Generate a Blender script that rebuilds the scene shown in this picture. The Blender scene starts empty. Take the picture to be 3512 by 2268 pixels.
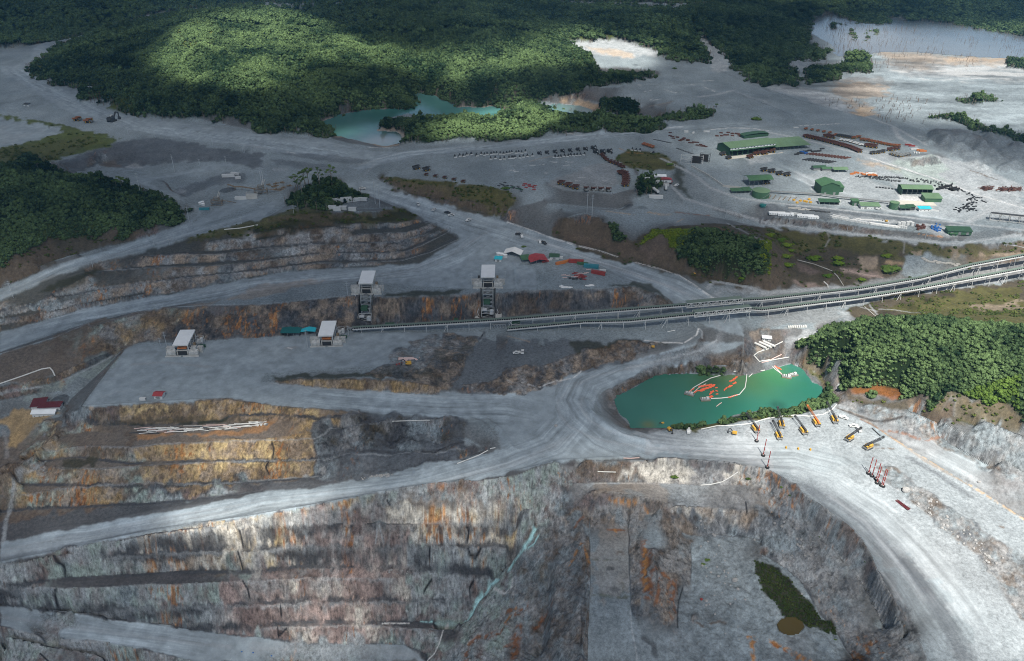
import bpy, bmesh, math, random
import numpy as np
from mathutils import Vector, Matrix
R = math.radians
scene = bpy.context.scene
COL = scene.collection
# ------------------------------------------------------------------ camera
CAMZ = 480.0; PITCH = R(30); FPX = 2703.6; CX, CY = 1756.0, 1134.0
cam_d = bpy.data.cameras.new('camera'); cam = bpy.data.objects.new('camera', cam_d); COL.objects.link(cam)
cam.location = (0, 0, CAMZ); cam.rotation_euler = (R(60), 0, 0)
cam_d.sensor_width = 36; cam_d.lens = 36 * FPX / 3512; cam_d.clip_start = 1; cam_d.clip_end = 40000
scene.camera = cam
# ------------------------------------------------------------------ light
SUN_EL, SUN_AZ = R(57), R(8)          # azimuth east of the line behind the camera
SUNV = Vector((math.cos(SUN_EL) * math.sin(SUN_AZ), -math.cos(SUN_EL) * math.cos(SUN_AZ), math.sin(SUN_EL)))  # towards the sun
world = bpy.data.worlds.new("World"); scene.world = world; world.use_nodes = True
wn = world.node_tree; bg = wn.nodes['Background']
sky = wn.nodes.new('ShaderNodeTexSky'); sky.sky_type = 'NISHITA'; sky.sun_disc = False
sky.sun_elevation = SUN_EL; sky.sun_rotation = math.pi - SUN_AZ
sky.altitude = 300; sky.air_density = 1.0; sky.dust_density = 1.5; sky.ozone_density = 1.2
wn.links.new(sky.outputs[0], bg.inputs[0]); bg.inputs[1].default_value = 0.09
sl = bpy.data.lights.new('sun', 'SUN'); sl.energy = 5.0; sl.angle = R(0.6); sl.color = (1.0, .955, .88)
so = bpy.data.objects.new('sun', sl); COL.objects.link(so)
so.rotation_euler = SUNV.to_track_quat('Z', 'Y').to_euler()
scene.view_settings.view_transform = 'Standard'; scene.view_settings.look = 'None'
scene.view_settings.exposure = 0.94; scene.view_settings.gamma = 1
scene.cycles.max_bounces = 5; scene.cycles.diffuse_bounces = 2; scene.cycles.glossy_bounces = 2
scene.cycles.transmission_bounces = 2; scene.cycles.transparent_max_bounces = 12; scene.cycles.volume_bounces = 0
scene.cycles.use_denoising = True; scene.cycles.denoising_input_passes = 'RGB_ALBEDO_NORMAL'; scene.cycles.denoising_prefilter = 'NONE'
scene.cycles.pixel_filter_type = 'BLACKMAN_HARRIS'; scene.cycles.filter_width = 1.05
scene.render.use_persistent_data = False
# ------------------------------------------------------------------ geometry of the view, used to survey the ground
ORG = {'o': (0, 0, 1 / .6791)}
for r_, y0 in enumerate((0, 540, 1100, 1660)):
    for c_, x0 in enumerate((0, 870, 1740, 2612)):
        ORG['%d%d' % (r_, c_)] = (x0, y0, .37736 if r_ < 3 else .39474)
def parse(s):
    """survey string -> array of (px, py, z); 'rc:' changes the sheet, z is interpolated where left out"""
    org = ORG['o']; P = []; Z = []
    for tok in s.split():
        if ':' in tok:
            k, tok = tok.split(':'); org = ORG[k]
            if not tok: continue
        v = [float(a) for a in tok.split(',')]
        P.append((org[0] + v[0] * org[2], org[1] + v[1] * org[2])); Z.append(v[2] if len(v) > 2 else None)
    P = np.array(P)
    if any(z is not None for z in Z):
        d = np.r_[0, np.cumsum(np.hypot(*np.diff(P, axis=0).T))] if len(P) > 1 else np.zeros(1)
        k = [i for i, z in enumerate(Z) if z is not None]
        z = np.interp(d, d[k], [Z[i] for i in k])
    else: z = np.zeros(len(P))
    return np.c_[P, z]
SP, CP = math.sin(PITCH), math.cos(PITCH)
def rays(px, py):
    a = (np.asarray(px, float) - CX) / FPX; b = (np.asarray(py, float) - CY) / FPX
    return a, CP - b * SP, -SP - b * CP
def unproj(px, py, z):
    dx, dy, dz = rays(px, py); t = (z - CAMZ) / dz
    return dx * t, dy * t
def proj(x, y, z):
    zc = y * CP - (z - CAMZ) * SP; up = y * SP + (z - CAMZ) * CP
    return CX + FPX * x / zc, CY - FPX * up / zc
# ------------------------------------------------------------------ numpy noise
_T = np.random.default_rng(5).uniform(-1, 1, 512 * 512).astype(np.float32)
def vnoise(x, y, s=0):
    x = np.asarray(x, np.float32); y = np.asarray(y, np.float32)
    x0 = np.floor(x); y0 = np.floor(y); fx = x - x0; fy = y - y0
    fx = fx * fx * (3 - 2 * fx); fy = fy * fy * (3 - 2 * fy)
    ix = (x0.astype(np.int32) + s * 37) & 511; iy = (y0.astype(np.int32) + s * 91) & 511
    jx = (ix + 1) & 511; iy *= 512; jy = (iy + 512) & 262143
    a = _T[ix + iy]; b = _T[jx + iy]; c = _T[ix + jy]; d = _T[jx + jy]
    return (a + (b - a) * fx) * (1 - fy) + (c + (d - c) * fx) * fy
def fbm(x, y, o=4, s=0, g=.5):
    t = 0; a = 1; n = 0
    for i in range(o):
        t = t + a * vnoise(x * 2 ** i + 17.3 * i, y * 2 ** i - 9.1 * i, s + i); n += a; a *= g
    return t / n
def sstep(a, b, x):
    t = np.clip((x - a) / (b - a), 0, 1); return t * t * (3 - 2 * t)
# ================================================================== TERRAIN
ZREF = -60.0; STEP = 3.0; SV = 2.25
U0, U1, V0, V1 = -760.0, 4270.0, -262.0, 2620.0
NU = int((U1 - U0) / STEP) + 1; NV = int((V1 - V0) / SV) + 1
def to_uv(x, y):                       # world xy -> grid index (the grid gets finer towards the viewer's side)
    a, b = proj(x, y, ZREF); return (a - U0) / STEP, (b - V0) / SV
# breaklines of the ground, surveyed
BL = '''
# ramp A (haul road down to the left), upper and lower edge
30:-400,590,-166 0,515,-155 500,440 850,340 1300,270 1600,225,-132 1900,165 2280,70 21:480,1530,-118 1000,1440 1400,1360,-104 1850,1300 2200,1210,-86 2385,1150,-82
30:-400,790,-167 0,700,-156 480,610 900,510 1300,430,-138 1700,370 2280,280,-123 31:800,140,-112 1200,60 1500,0,-100 21:1950,1460 2385,1400,-88 22:250,1340 430,1290,-83
# pit wall under ramp A, face 0
sc 30:1100,480,-141 1300,450 1700,395 2100,320,-126 31:0,300,-124 700,240,-120 1000,180,-116 1700,178,-110 2280,190,-108 32:230,210,-106
st 30:1100,500,-142 1300,465 1700,430 2100,390,-132 31:0,372,-132 300,360 700,338,-130 1100,335 1500,342,-127 2280,340,-125 32:200,345,-125
# face 1
sc 30:900,540,-146 1300,445,-142 1500,430 2070,400,-134 31:0,385,-134 300,372 700,350,-132 1100,350 1500,356,-129 2280,362,-127
st 30:900,600,-152 1300,596,-152 1550,578 2280,545,-149 31:300,540 700,528 1000,535 1400,532,-144 1800,520 2280,520,-142
# face 2
sc 30:-300,770,-160 0,720,-158 480,660 600,650 1000,640 1500,605,-153 2000,592 2280,590,-151 31:300,556 700,552 1100,560 1500,560,-146 2200,560,-144
st 30:-300,930,-174 0,880,-171 560,810 1000,790 1600,750,-167 2280,745,-166 31:400,700 800,700 1100,708 1500,700,-162 1900,715,-160 2150,720,-160
# face 3
sc 30:-300,930,-176 0,905,-174 500,910 900,900 1300,872,-171 1500,878 2000,850 2280,840,-170 31:550,822 1200,830 1500,805,-170 1900,828 2060,830,-171
st 30:-300,1040,-188 0,1048,-188 500,1040 900,1058 1400,1060 1900,1032,-186 2280,1010 31:600,1000 1200,990,-186 1500,990 1880,990,-186
# face 4
sc 30:470,1098,-191 900,1098 1500,1080,-189 2000,1062 2280,1058,-188 31:600,1040 1200,1030 1870,1012,-188
st 30:480,1110,-194 900,1165,-198 1500,1225,-203 2000,1210,-203 2280,1230 31:0,1225,-203 500,1180 1000,1185,-202 1500,1190 1790,1195,-202
# face 5 / ramp F upper edge
sc 31:0,1262,-205 500,1240 1000,1228,-204 1350,1258 1500,1262,-204 1720,1262,-205
st 30:-300,1020,-186 0,1055,-189 480,1105,-195 900,1165,-199 1400,1225,-204 1800,1285,-209 2280,1335,-213 31:300,1372,-215 700,1388 1300,1392,-217 1500,1480,-219 1510,1640,-222
# ramp F lower edge and below
s 30:-300,1150,-187 0,1235,-191 400,1345,-197 900,1375,-202 1200,1435 1700,1545,-213 2300,1680,-222
s 30:-300,1250,-191 0,1300,-194 400,1400,-201 1000,1500,-213
s 30:-300,1600,-235 1000,1640,-232 2000,1760,-232 31:1500,1800,-232
# waterfall gully and the ridge at the centre of the pit
32:230,200,-128 250,400,-140 340,640,-156 360,900,-172 330,1200,-190 290,1560,-206
s 31:2280,640,-156 2080,830,-172 1860,1190,-204 1600,1330,-216
32:640,270,-120 650,500,-124 690,800,-129 700,1000,-134 640,1540,-142 620,1700,-146
32:430,520,-140 420,800,-152 400,1100,-162 330,1540,-172
32:715,300,-124 720,700,-130 710,1000,-136 690,1540,-146 690,1700,-148
32:1050,300,-124 1060,700,-130 1070,1050,-136 1140,1540,-146 1160,1700,-148
32:760,60,-98 1100,90,-98 1400,170,-100
32:750,240,-116 1000,260,-116 1300,250,-114
32:1160,500,-118 1180,900,-128 1150,1100,-134
32:1260,560,-112 1280,760,-118 1290,960,-128 1400,1200,-140
32:1480,900,-136 1480,1200,-142 1500,1540,-150
32:1600,520,-132 1600,1200,-144 1700,1540,-152
32:1400,200,-104 1700,190,-106 2280,250,-110 33:100,250,-114
32:1500,440,-128 1900,450,-130 33:0,500,-132
# road E inner edge (crest) and the slope under it
22:700,1265,-83 1200,1255,-82 1400,1250,-81 1800,1275 2300,1335,-81 23:60,1352,-81 200,1430 400,1537,-83 33:300,20 350,90,-84 550,230,-86 750,370,-89 870,500,-92 950,640,-95 1000,780,-98 1130,1000,-103 1230,1200,-107 1380,1400,-112 1430,1537,-115 1520,1760,-120
22:700,1300,-92 1200,1300,-90 1800,1340,-90 2300,1400,-90
22:600,1480,-104 1200,1480,-104 1700,1500,-102 2300,1500,-96
32:2280,60,-102 33:200,150,-98 400,330,-108 520,480,-116 700,640,-118 900,900,-124 1050,1200,-134 1200,1480,-142
33:0,620,-138 200,740,-140 350,870,-142 470,1080,-144 650,1300,-148 800,1540,-152
33:130,1140,-146 240,1110,-146 360,1180,-146 370,1290,-146 250,1330,-146 140,1270,-146 130,1140,-146
33:-600,1200,-146 0,1200,-145 0,1540,-150 500,1600,-153
# road E outer edge
22:2385,1080,-80 23:0,940,-80 650,780,-80
33:1100,0,-86 1280,110,-87 1430,250,-90 1560,400,-93 1850,580,-98 2000,760,-102 2100,1000,-107 2280,1200,-111 2500,1400,-116
23:1130,1330,-82 1250,1380,-83 1500,1537,-85 33:1600,180,-84 1900,380,-88 2280,620,-94 2700,900,-100
# upper right haul road (pale) and the wall above it
23:700,790,-78 1000,960,-79 1500,1270,-83 1900,1537,-88 33:1800,0,-89 2280,330,-94 2700,600,-98
23:900,750,-72 1400,830,-60 1800,1000,-61 2385,1370,-70 2700,1600,-74
23:1350,870,-74 1700,1100,-78 1900,1230,-80 2385,1470,-87
t 23:1500,775,-54 1800,890,-56 2100,1010,-58 2385,1120,-60 2800,1300,-64
23:1600,740,-49 1850,800,-44 2120,940,-46 2385,1035,-48 2800,1200,-52
t 23:2000,750,-37 2200,820,-36 2385,890,-36 2700,1000,-38
# upper-left wall between platform and ramp A
20:600,830,-84 780,790,-75 1200,762,-74 1600,737,-74 2100,716,-74 2385,752,-74 21:300,780,-74 700,800,-75 950,822,-76
t 20:780,880,-86 1100,915,-88 1500,930,-88 2000,910,-88 2110,850,-84 2385,832,-81 21:300,850,-80 600,870,-79 900,850,-77
20:500,960,-96 950,940,-93 1500,950,-90 2385,925,-87 21:200,925,-85 700,890,-80 950,850,-77
20:450,1060,-104 800,1010,-98 1230,1040,-92 2385,1075,-91 21:300,1050,-90 480,1000,-88 1000,935,-84 1250,900,-81
c 20:350,1200,-112 780,1140,-102 1200,1150,-94 1500,1118 2385,1088,-93 21:560,1075,-92 700,980,-89 1250,920,-84 1650,900,-82
t 20:240,1290,-118 700,1230,-112 1200,1290,-108 1900,1262,-106 2385,1252,-105 21:500,1243,-104 800,1180,-102 1250,1180,-100 1600,1180,-96 1900,1100,-90
c 20:500,1340,-116 900,1345,-110 1400,1312,-108 2385,1272,-107 21:560,1268,-106 800,1230,-104 1250,1215,-101 1650,1200,-97 1920,1170,-92
t 20:100,1480,-130 700,1480,-124 1400,1478,-121 2385,1440,-119 21:330,1432,-118 620,1400,-117
c 30:0,110,-134 200,100,-132 500,40,-127 1200,0,-123 20:1900,1490,-122 2385,1455,-121 21:600,1420,-118
t 30:0,230,-146 400,190,-142 850,180,-139 1500,140,-134 1900,110,-130 2280,60,-124
30:0,260,-147 500,210,-143 1000,175,-140 1300,170,-137 1700,140,-133
20:0,1400,-110 200,1300,-106 450,1080,-100 600,900,-94
21:1330,850,-80 1800,860,-81 1930,920,-84 1920,1060,-90 2100,1170,-92 1900,1260,-98
21:1100,1030,-96 1200,1040,-94 1240,1120,-98
21:1350,1000,-88 1600,1010,-90 1650,1130,-97
# platform (crusher floor), left embankment, low ledges at the left
20:1160,240,-73 1000,430,-74 860,620,-75 740,780,-75
20:1080,300,-80 900,480,-84 720,640,-86 600,760,-88
20:0,660,-82 300,610,-82 500,560,-82 1100,280,-78
20:-300,760,-92 0,730,-90 200,690,-88 560,640,-87
20:-300,900,-98 0,870,-96 300,800,-92 420,720,-90 600,790,-90
20:-300,1100,-106 0,960,-100 150,940,-98 400,910,-94 560,860,-91
20:-300,1400,-114 0,1340,-112 200,1200,-108 500,950,-98
20:-300,700,-76 0,600,-76 500,500,-76 1100,240,-74 1340,198,-73 1480,212,-73 2385,158,-73 21:400,140,-73 800,120,-73 11:1120,1530,-73 1500,1502,-73 2000,1475,-72 12:0,1455,-71 500,1412,-68 1100,1372,-63 1500,1345,-52
21:1500,110,-74 2080,110,-75 2070,160,-75
# crest of the crusher wall
c 20:-300,400,-68 0,300,-64 500,150,-58 800,20,-54 10:820,1537,-55 1400,1370,-48 1800,1345,-46 2385,1335,-44 11:300,1315,-43 800,1262,-42 960,1245,-41 1180,1268,-41 1900,1250,-40 2080,1215,-39 2250,1240,-39 2385,1215,-39 12:900,1192,-39 1150,1165,-40 1400,1250,-45 1520,1345,-50
# road B
11:1890,740,-28 1850,790,-30 1700,890,-34 1500,968,-39 1300,990,-42 900,1000,-44 300,1040,-46 0,1080,-47 10:1800,1200,-51 1000,1330,-57 700,1392,-60 250,1530,-64 20:0,115,-66 -300,200,-69
11:2130,650,-26 2250,700,-27
10:2385,1200,-47 1900,1290,-50 1300,1392,-56 700,1537,-61 20:0,285,-67 -300,380,-70
11:0,1190,-47 700,1115,-45 1300,1072,-42 1900,950,-36
# road C (main) west edge and east edge
11:800,250,-3 1000,320,-7 1150,390,-10 1300,450,-13 1450,500,-16 1700,590,-21 1890,730,-28
11:1130,200,-4 1250,290,-7 1500,360,-11 1750,440,-15 2000,520,-20 2200,560,-23 12:0,600,-25 350,720,-30 850,860,-36 1150,970,-40 1550,1080,-45 1750,1200,-49 1900,1320,-53 2080,1500,-58 22:2150,140,-62 2140,400,-72
12:0,800,-29 400,870,-33 900,1010,-38 1150,1120,-41 1350,1200,-44 1500,1310,-50 22:1720,60,-57 1770,130,-60 1700,210,-64 1300,320,-70 900,390,-75 600,500,-78 430,590,-79 130,690,-80 21:2150,660,-79 1700,690,-78 1200,650,-76 700,620,-75 130,560,-74
22:2385,150,-66 2240,250,-76
# terrace hill in the middle (faces down to road B)
11:50,570,2 180,535,6 350,512,7 700,492,7 1150,490,4 1300,455,-10
11:40,600,-3 400,575,-2 700,572,-2 1000,545,-3 1350,548,-10
c 11:0,690,-8 300,640,-3 600,620,-3 1000,598,-4 1300,600,-7 1500,560,-12
t 11:0,750,-15 300,690,-12 600,660,-12 1000,652,-13 1350,640,-14 1600,570,-17
c 10:1900,770,-13 2100,740,-11 11:0,765,-16 300,715,-13 700,700,-13 1000,695,-14 1400,680,-15 1650,590,-19
t 10:1300,890,-22 1700,860,-21 2000,855,-21 11:0,820,-23 600,775,-22 1000,768,-22 1300,765,-22 1560,690,-23 1740,610,-23
c 10:1300,895,-24 2000,880,-22 11:0,838,-24 500,795,-23 1000,780,-23 1300,772,-23 1600,690,-24 1760,630,-24
t 10:800,1040,-34 1200,1000,-33 2000,950,-31 2385,930,-31 11:600,862,-31 1000,862,-31 1350,850,-31 1500,790,-29 1720,690,-27 1800,650,-26
c 10:800,1045,-36 1400,1000,-33 2000,980,-32 2385,945,-32 11:600,878,-32 1000,876,-32 1370,862,-32 1530,800,-30 1800,665,-27
t 10:500,1260,-46 1000,1170,-43 1700,1080,-40 2385,1010,-39 11:600,940,-39 1000,938,-39 1350,920,-38 1600,850,-34 1850,720,-29
c 10:500,1270,-48 1000,1185,-45 1700,1095,-41 2385,1028,-40 11:600,958,-40 1000,955,-40 1350,938,-39 1600,865,-35 1860,745,-29
t 10:0,1380,-48 300,1330,-46 800,1060,-32
10:0,1450,-56 400,1370,-52 800,1260,-49 1300,1180,-47 1800,1140,-45 
10:0,1470,-57 300,1430,-55 700,1330,-51 1300,1250,-50
10:0,1530,-63 350,1450,-59 800,1330,-57 1300,1230,-53
# roads at the left (G)
10:-300,1290,-46 0,1195,-42 200,1110,-38 500,960,-32 900,830,-25 1300,740,-18 1500,680,-14 1650,600,-8 1720,520,-4 1690,440,-1 1400,300,3 1280,230,4
10:-300,1440,-47 0,1315,-43 300,1160,-38 600,1020,-33 900,950,-28 1250,860,-24 1700,740,-15 2050,650,-6 2385,560,1 11:200,500,2 310,410,1
10:1350,205,4 1500,230,4 1560,310,2 1800,420,0 1840,500,-3 1700,620,-9
10:1500,220,1 2000,150,1 2250,180,1 1700,350,-2 1560,300,-2 1500,220,1
10:900,890,-28 1300,790,-20 1700,690,-12 2385,390,3
# forest knoll at the left: crown and terraces at its foot
10:-300,120,52 0,180,52 300,170,50 600,250,40 1000,340,28 1300,400,16 1500,450,7
10:-300,60,20 0,100,22 300,60,22 500,120,14 750,190,8 1100,240,5 1300,310,4
10:-300,560,30 0,560,22 200,620,14 500,580,12 900,560,8 1400,560,2
10:-300,900,6 0,900,-6 300,860,-12 500,750,-12 900,720,-14 1400,690,-12
10:-300,1100,-20 0,1060,-26 350,980,-26 700,870,-22
# plateau at the upper left and the deep basin
00:200,1400,2 500,1500,0 750,1440,2 1100,1290,6 1300,1250,6 1600,1300,4 1900,1350,2 2385,1380,2
10:500,70,-4 750,120,-8 900,60,-12 1250,90,-14 1500,60,-10 1900,20,-4
00:850,1480,-16 1300,1500,-16
00:-400,1060,10 50,1050,8 300,1120,7 600,1190,6 500,1230,6 -400,1400,8
00:-200,1100,4 60,1090,4 450,1170,3 350,1260,3 -200,1330,4
00:-400,460,8 0,450,8 200,430,8 350,390,8 600,330,8 800,320,8
00:-400,650,14 0,640,12 250,640,12 500,780,9 700,900,8 900,1000,8 1200,1040,7 1450,1080,7 1800,1100,6 2100,1150,4 2350,1200,3 01:300,1240,0 650,1250,-4 900,1310,-6 1150,1345,-4 1600,1310,-1 2385,1270,2
00:-400,820,10 0,800,9 300,860,8 700,1080,7 1300,1230,7
00:280,600,7 450,440,8 650,350,8
01:0,1200,2 300,1240,0 700,1250,-6
# pond between the forest hills (water at -24)
01:580,1110,-24 750,1050,-24 1100,985,-24 1500,995,-24 1440,870,-24 1500,840,-24 1650,870,-24 1850,965,-24 2050,970,-24 2300,945,-24 02:300,930,-24 500,950,-24 650,960,-24 780,1010,-24 720,1060,-24
01:700,1170,-24 750,1230,-23 1000,1290,-22 1200,1330,-22 1350,1290,-22 1390,1240,-24 1290,1170,-24 1110,1190,-24 1160,1130,-24 1400,1050,-24 1550,1060,-24 1900,1050,-24 2200,1050,-24 2310,1000,-24 02:150,960,-24 400,1000,-24 600,1030,-24
# green hummock in front of the pond
01:1300,1110,-14 1700,1120,-8 2000,1130,-2 02:50,1060,2 200,1030,4 330,1060,0 600,1100,-4 1000,1100,-4
01:1500,1190,-2 1900,1190,4 2200,1170,8 02:100,1120,8 500,1150,4
02:0,1270,0 400,1220,2 750,1200,4 1100,1180,5 1400,1150,4 1650,1080,6 1850,1030,6
02:870,940,-10 1180,960,-6 1190,1060,-16 850,1020,-18
02:1400,1030,8 1700,990,20 1850,1010,12
# main forest hill
00:1150,660,20 1500,620,44 1900,640,60 2200,700,62
00:1100,420,40 1400,380,60 1700,170,96 1950,230,92 2200,90,84 2350,40,80 01:200,170,80 500,220,80 750,250,84 1100,290,84 1200,200,84 1400,240,80 1550,290,66 1750,250,66 1900,160,70 2100,110,72 2300,110,66
00:600,560,26 900,400,36 1300,220,40 1600,180,84
00:1700,960,22 2000,960,26 2385,960,30 01:300,900,20 600,880,18 1000,870,10 1400,850,2
00:1800,420,100 1900,520,84 2000,600,60
01:0,640,70 300,740,52 600,700,52 900,540,60 1300,560,40 1480,700,10
01:700,400,82 1300,400,66
01:1600,500,54 1900,400,74 2200,400,72 2385,420,60
01:1700,740,20 2000,760,26 2385,780,24 02:200,800,8 500,850,-10
02:0,300,70 200,330,62 470,420,40 700,520,26 800,600,20 1000,700,14 1300,700,14
02:0,560,50 300,620,34 600,700,16
# valley and hills behind
00:-800,330,26 0,300,24 300,280,20 700,260,16 1100,190,16 1500,200,24
00:-800,60,90 0,60,80 400,120,50 800,40,60 1300,20,60
00:1130,200,18 1500,110,28 1900,80,34 2300,70,40
01:250,40,60 600,20,70 1100,10,70 1500,40,60 1800,130,60
01:300,140,44 800,160,40 1150,150,40
01:1900,40,56 2385,20,60 02:300,80,50 700,100,50
02:100,140,52 400,150,46 700,200,38 1000,290,30
02:470,410,30 800,370,30 1050,360,30 1250,430,24 1420,480,20 1430,520,18
02:560,440,26 750,520,22 1000,600,18 1400,640,14 1700,690,11 1850,710,9
02:1100,300,44 1500,340,34 1700,380,26
02:1400,60,50 1600,40,50 2000,30,44 2385,40,36
02:1500,140,44 1520,220,38 1700,160,40
02:1650,310,26 1850,440,16 1900,560,11 1930,640,8
02:1780,310,26 1950,460,16 2000,560,11 2300,760,4
02:2100,300,40 2385,380,18
02:830,620,15 1200,625,14 1350,640,13
02:850,680,0 1200,690,4 1350,680,6
02:580,880,-8 650,810,2 800,790,8 1000,790,10 1300,720,8
02:600,890,-18 850,940,-16 1200,1060,-14 1350,1060,-4
02:1000,930,0 1200,960,-2
02:1330,960,4 1500,920,6 1560,950,9 1800,960,6
# right: tailings plain and yard
03:0,780,2 600,990,0 900,1060,0 1100,1060,0 1600,1060,2 1900,1100,0 2100,1220,0 2385,1270,0
03:0,700,4 300,780,0 700,860,-4 760,960,-4 940,1060,-4
03:350,780,-4 1000,700,-4 2385,700,-4 2900,700,-4
03:0,100,20 500,60,14 1100,60,18 1700,30,24 2385,30,24
03:600,90,-3 850,210,-4 1150,220,-4 1160,160,-4 1650,210,-4 2385,340,-4 3000,420,-4
03:400,400,0 700,490,-4 1500,460,-4 2385,520,-4 3000,540,-4
03:1780,910,-3 1980,870,8 2180,910,-3 1980,950,-3 1780,910,-3
03:1500,1220,0 1700,1180,14 1900,1220,2 2000,1250,12 2200,1290,4 2300,1320,8
03:1480,1290,0 1800,1340,0 2385,1440,0
03:1150,1420,-2 1400,1440,14 1550,1400,20 1600,1440,10 1680,1500,0 1300,1530,0
03:0,1190,3 300,1260,2 900,1400,1 1300,1537,-1 13:2000,300,-4 2385,450,-6 2900,650,-8
13:0,430,-7 500,440,-8 1200,510,-10 1860,590,-12 2385,680,-12 2900,750,-12
13:0,595,-20 500,640,-20 900,700,-20 1500,770,-20 1900,770,-19 2385,700,-16 2900,700,-16
13:0,540,-9 500,575,-11 1000,640,-12 1700,700,-13 2200,640,-13
13:0,620,-21 500,680,-21 1000,740,-21 1700,800,-20 2385,760,-17
13:-100,1230,-52 0,1215,-51 700,1170,-50 1400,1080,-46 2000,1000,-42 2600,900,-38
13:300,900,-40 700,960,-38 1100,960,-32 1300,900,-30 1900,900,-30 2300,880,-28
13:0,1400,-60 600,1400,-58 1200,1260,-56 2000,1150,-52 2900,1050,-48
13:900,1500,-58 1400,1400,-50 2385,1350,-40
23:0,80,-60 300,60,-58 500,80,-60
# forest hill at the right
23:330,300,-72 400,230,-58 700,100,-22 1000,20,-4 1300,-20,6 1600,30,10 2000,100,12 2385,130,12 2900,160,12
23:300,340,-80 500,400,-78 700,450,-76 720,560,-75 760,640,-75
23:600,300,-52 900,330,-30 1300,330,-16 1700,350,-8 2385,450,-6 2900,500,-6
23:800,570,-62 1250,600,-56 1500,700,-45 1900,700,-35 2250,760,-30 2500,860,-26
13:1400,1520,-12 1800,1480,-8 2385,1500,-6 2900,1450,-6
# lake
22:975,710,-88 1200,580,-88 1350,500,-88 1500,480,-88 1750,460,-88 1960,430,-88 2100,470,-88 2200,510,-88 2385,450,-88 23:270,390,-88 340,400,-88 400,480,-88 450,560,-88 540,600,-88 560,640,-88 540,690,-88 400,750,-88 270,800,-88 0,812,-88 22:2050,855,-88 1900,930,-88 1700,960,-88 1450,972,-88 1130,972,-88 1010,840,-88 975,710,-88
22:820,680,-81 900,620,-81 1100,520,-81 1200,470,-80 1500,430,-80 1650,420,-80 1900,400,-80 2040,395,-79 2150,400,-82
22:820,690,-81 830,780,-82 880,870,-82 1000,960,-82 1130,1010,-82 1270,1040,-82 1400,1000,-84 1900,960,-84 2385,880,-80
22:730,730,-81 760,830,-81 900,950,-81 1050,1050,-81 1280,1090,-81
23:0,905,-80 380,860,-80 600,800,-80 690,760,-80 640,640,-82 560,520,-84 450,450,-84 250,350,-84 0,370,-85
# crusher forecourt slot and low bench right of the platform
21:2080,120,-72 2070,170,-71 1960,290,-69 1650,400,-65
21:2200,150,-74 2200,300,-74 2100,480,-74 1900,600,-74
21:2300,430,-70 2385,420,-70 22:0,430,-69 340,395,-68 600,290,-66 1000,200,-62
22:0,180,-68 500,190,-66 1000,185,-61 1400,200,-62
22:0,240,-70 300,240,-69
21:130,535,-74 300,480,-72 900,450,-68 1300,410,-65 1560,400,-64
21:180,537,-73 500,525,-67 900,528,-64 1350,540,-63 1640,590,-68
# forest knoll with tall trees, container flat
11:310,420,2 400,280,12 600,230,18 780,270,8
11:650,400,9 1050,370,2 1250,460,-8 700,480,8
# green mound right of road C
11:1250,290,-8 1500,350,-11 2000,480,-20 2250,540,-22
11:1500,200,8 1900,240,8 2200,300,6 2350,370,2
11:1170,170,4 1500,230,7 1850,250,7
11:1400,330,-4 1900,400,-8 2250,460,-10
12:500,560,-4 700,500,-1 860,560,-3
12:400,690,-28 560,700,-26 900,760,-28 1050,780,-26 1150,770,-24
12:900,610,-6 1100,770,-24 1400,650,-8
12:1300,700,-10 1500,620,0 1800,640,8 2200,710,6 2385,760,2
12:1500,820,-14 2000,880,-4 2385,900,-6
12:1200,960,-38 1700,1060,-42 2100,1150,-46 2385,1180,-48
12:1700,1100,-50 2385,1210,-51
12:0,200,2 300,200,2 330,380,-4 0,480,-8
12:370,230,3 500,290,3 950,330,2 1100,290,2 1250,300,-4
12:360,420,-8 1000,480,-12 1100,440,-12
12:1000,20,3 1150,110,3 1200,160,-2
12:500,470,-8 1200,480,-8 1500,470,-12 1800,525,-18 2385,645,-21
12:1500,20,1 1650,95,0 1800,185,-2 1950,290,-5 2100,335,-7 2385,420,-8
12:1500,120,-3 1540,200,-8 1600,330,-12 1750,400,-14 2000,470,-14 2130,530,-15
12:1450,200,-4 1490,300,-8 1600,400,-14 1850,485,-17 2100,545,-19 2385,615,-20
'''
brk = []; TOES = []; CRESTS = []
for ln in BL.strip().splitlines():
    if ln.startswith('#') or not ln.strip(): continue
    fl, _, rest = ln.partition(' ')
    if ':' in fl: fl, rest = '', ln
    P = parse(rest)
    if 's' in fl:                                # the lower pit drops away more steeply than the sheets assume
        za = np.interp(P[:, 0], [0, 470, 900, 1200, 1640, 1900], [-156, -138, -123, -112, -92, -84]); k = .42 * np.interp(P[:, 0], [1900, 2500], [1, 0])
        P[:, 2] = np.where(P[:, 2] < za, za + (P[:, 2] - za) * (1 + k), P[:, 2])
    brk.append(P)
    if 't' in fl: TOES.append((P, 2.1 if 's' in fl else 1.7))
    if 'c' in fl: CRESTS.append((P, .8))
Zf = np.zeros((NV, NU)); Wf = np.zeros((NV, NU))
def put(u, v, z):
    i = np.round(u).astype(int); j = np.round(v).astype(int); k = (i >= 0) & (i < NU) & (j >= 0) & (j < NV)
    np.add.at(Zf, (j[k], i[k]), z[k]); np.add.at(Wf, (j[k], i[k]), 1)
for P in brk:
    for a, b in zip(P[:-1], P[1:]):
        n = max(2, int(np.hypot(*(b - a)[:2]) / .9)); t = np.linspace(0, 1, n)[:, None]; Q = a + (b - a) * t
        x, y = unproj(Q[:, 0], Q[:, 1], Q[:, 2]); put(*to_uv(x, y), Q[:, 2])
ii = np.arange(0, NU, 1.0)
xr = (ii * STEP + U0)
put(ii, np.zeros(NU), 60 + 60 * fbm(xr / 500, xr * 0, 3, 5))                    # far rim
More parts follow.
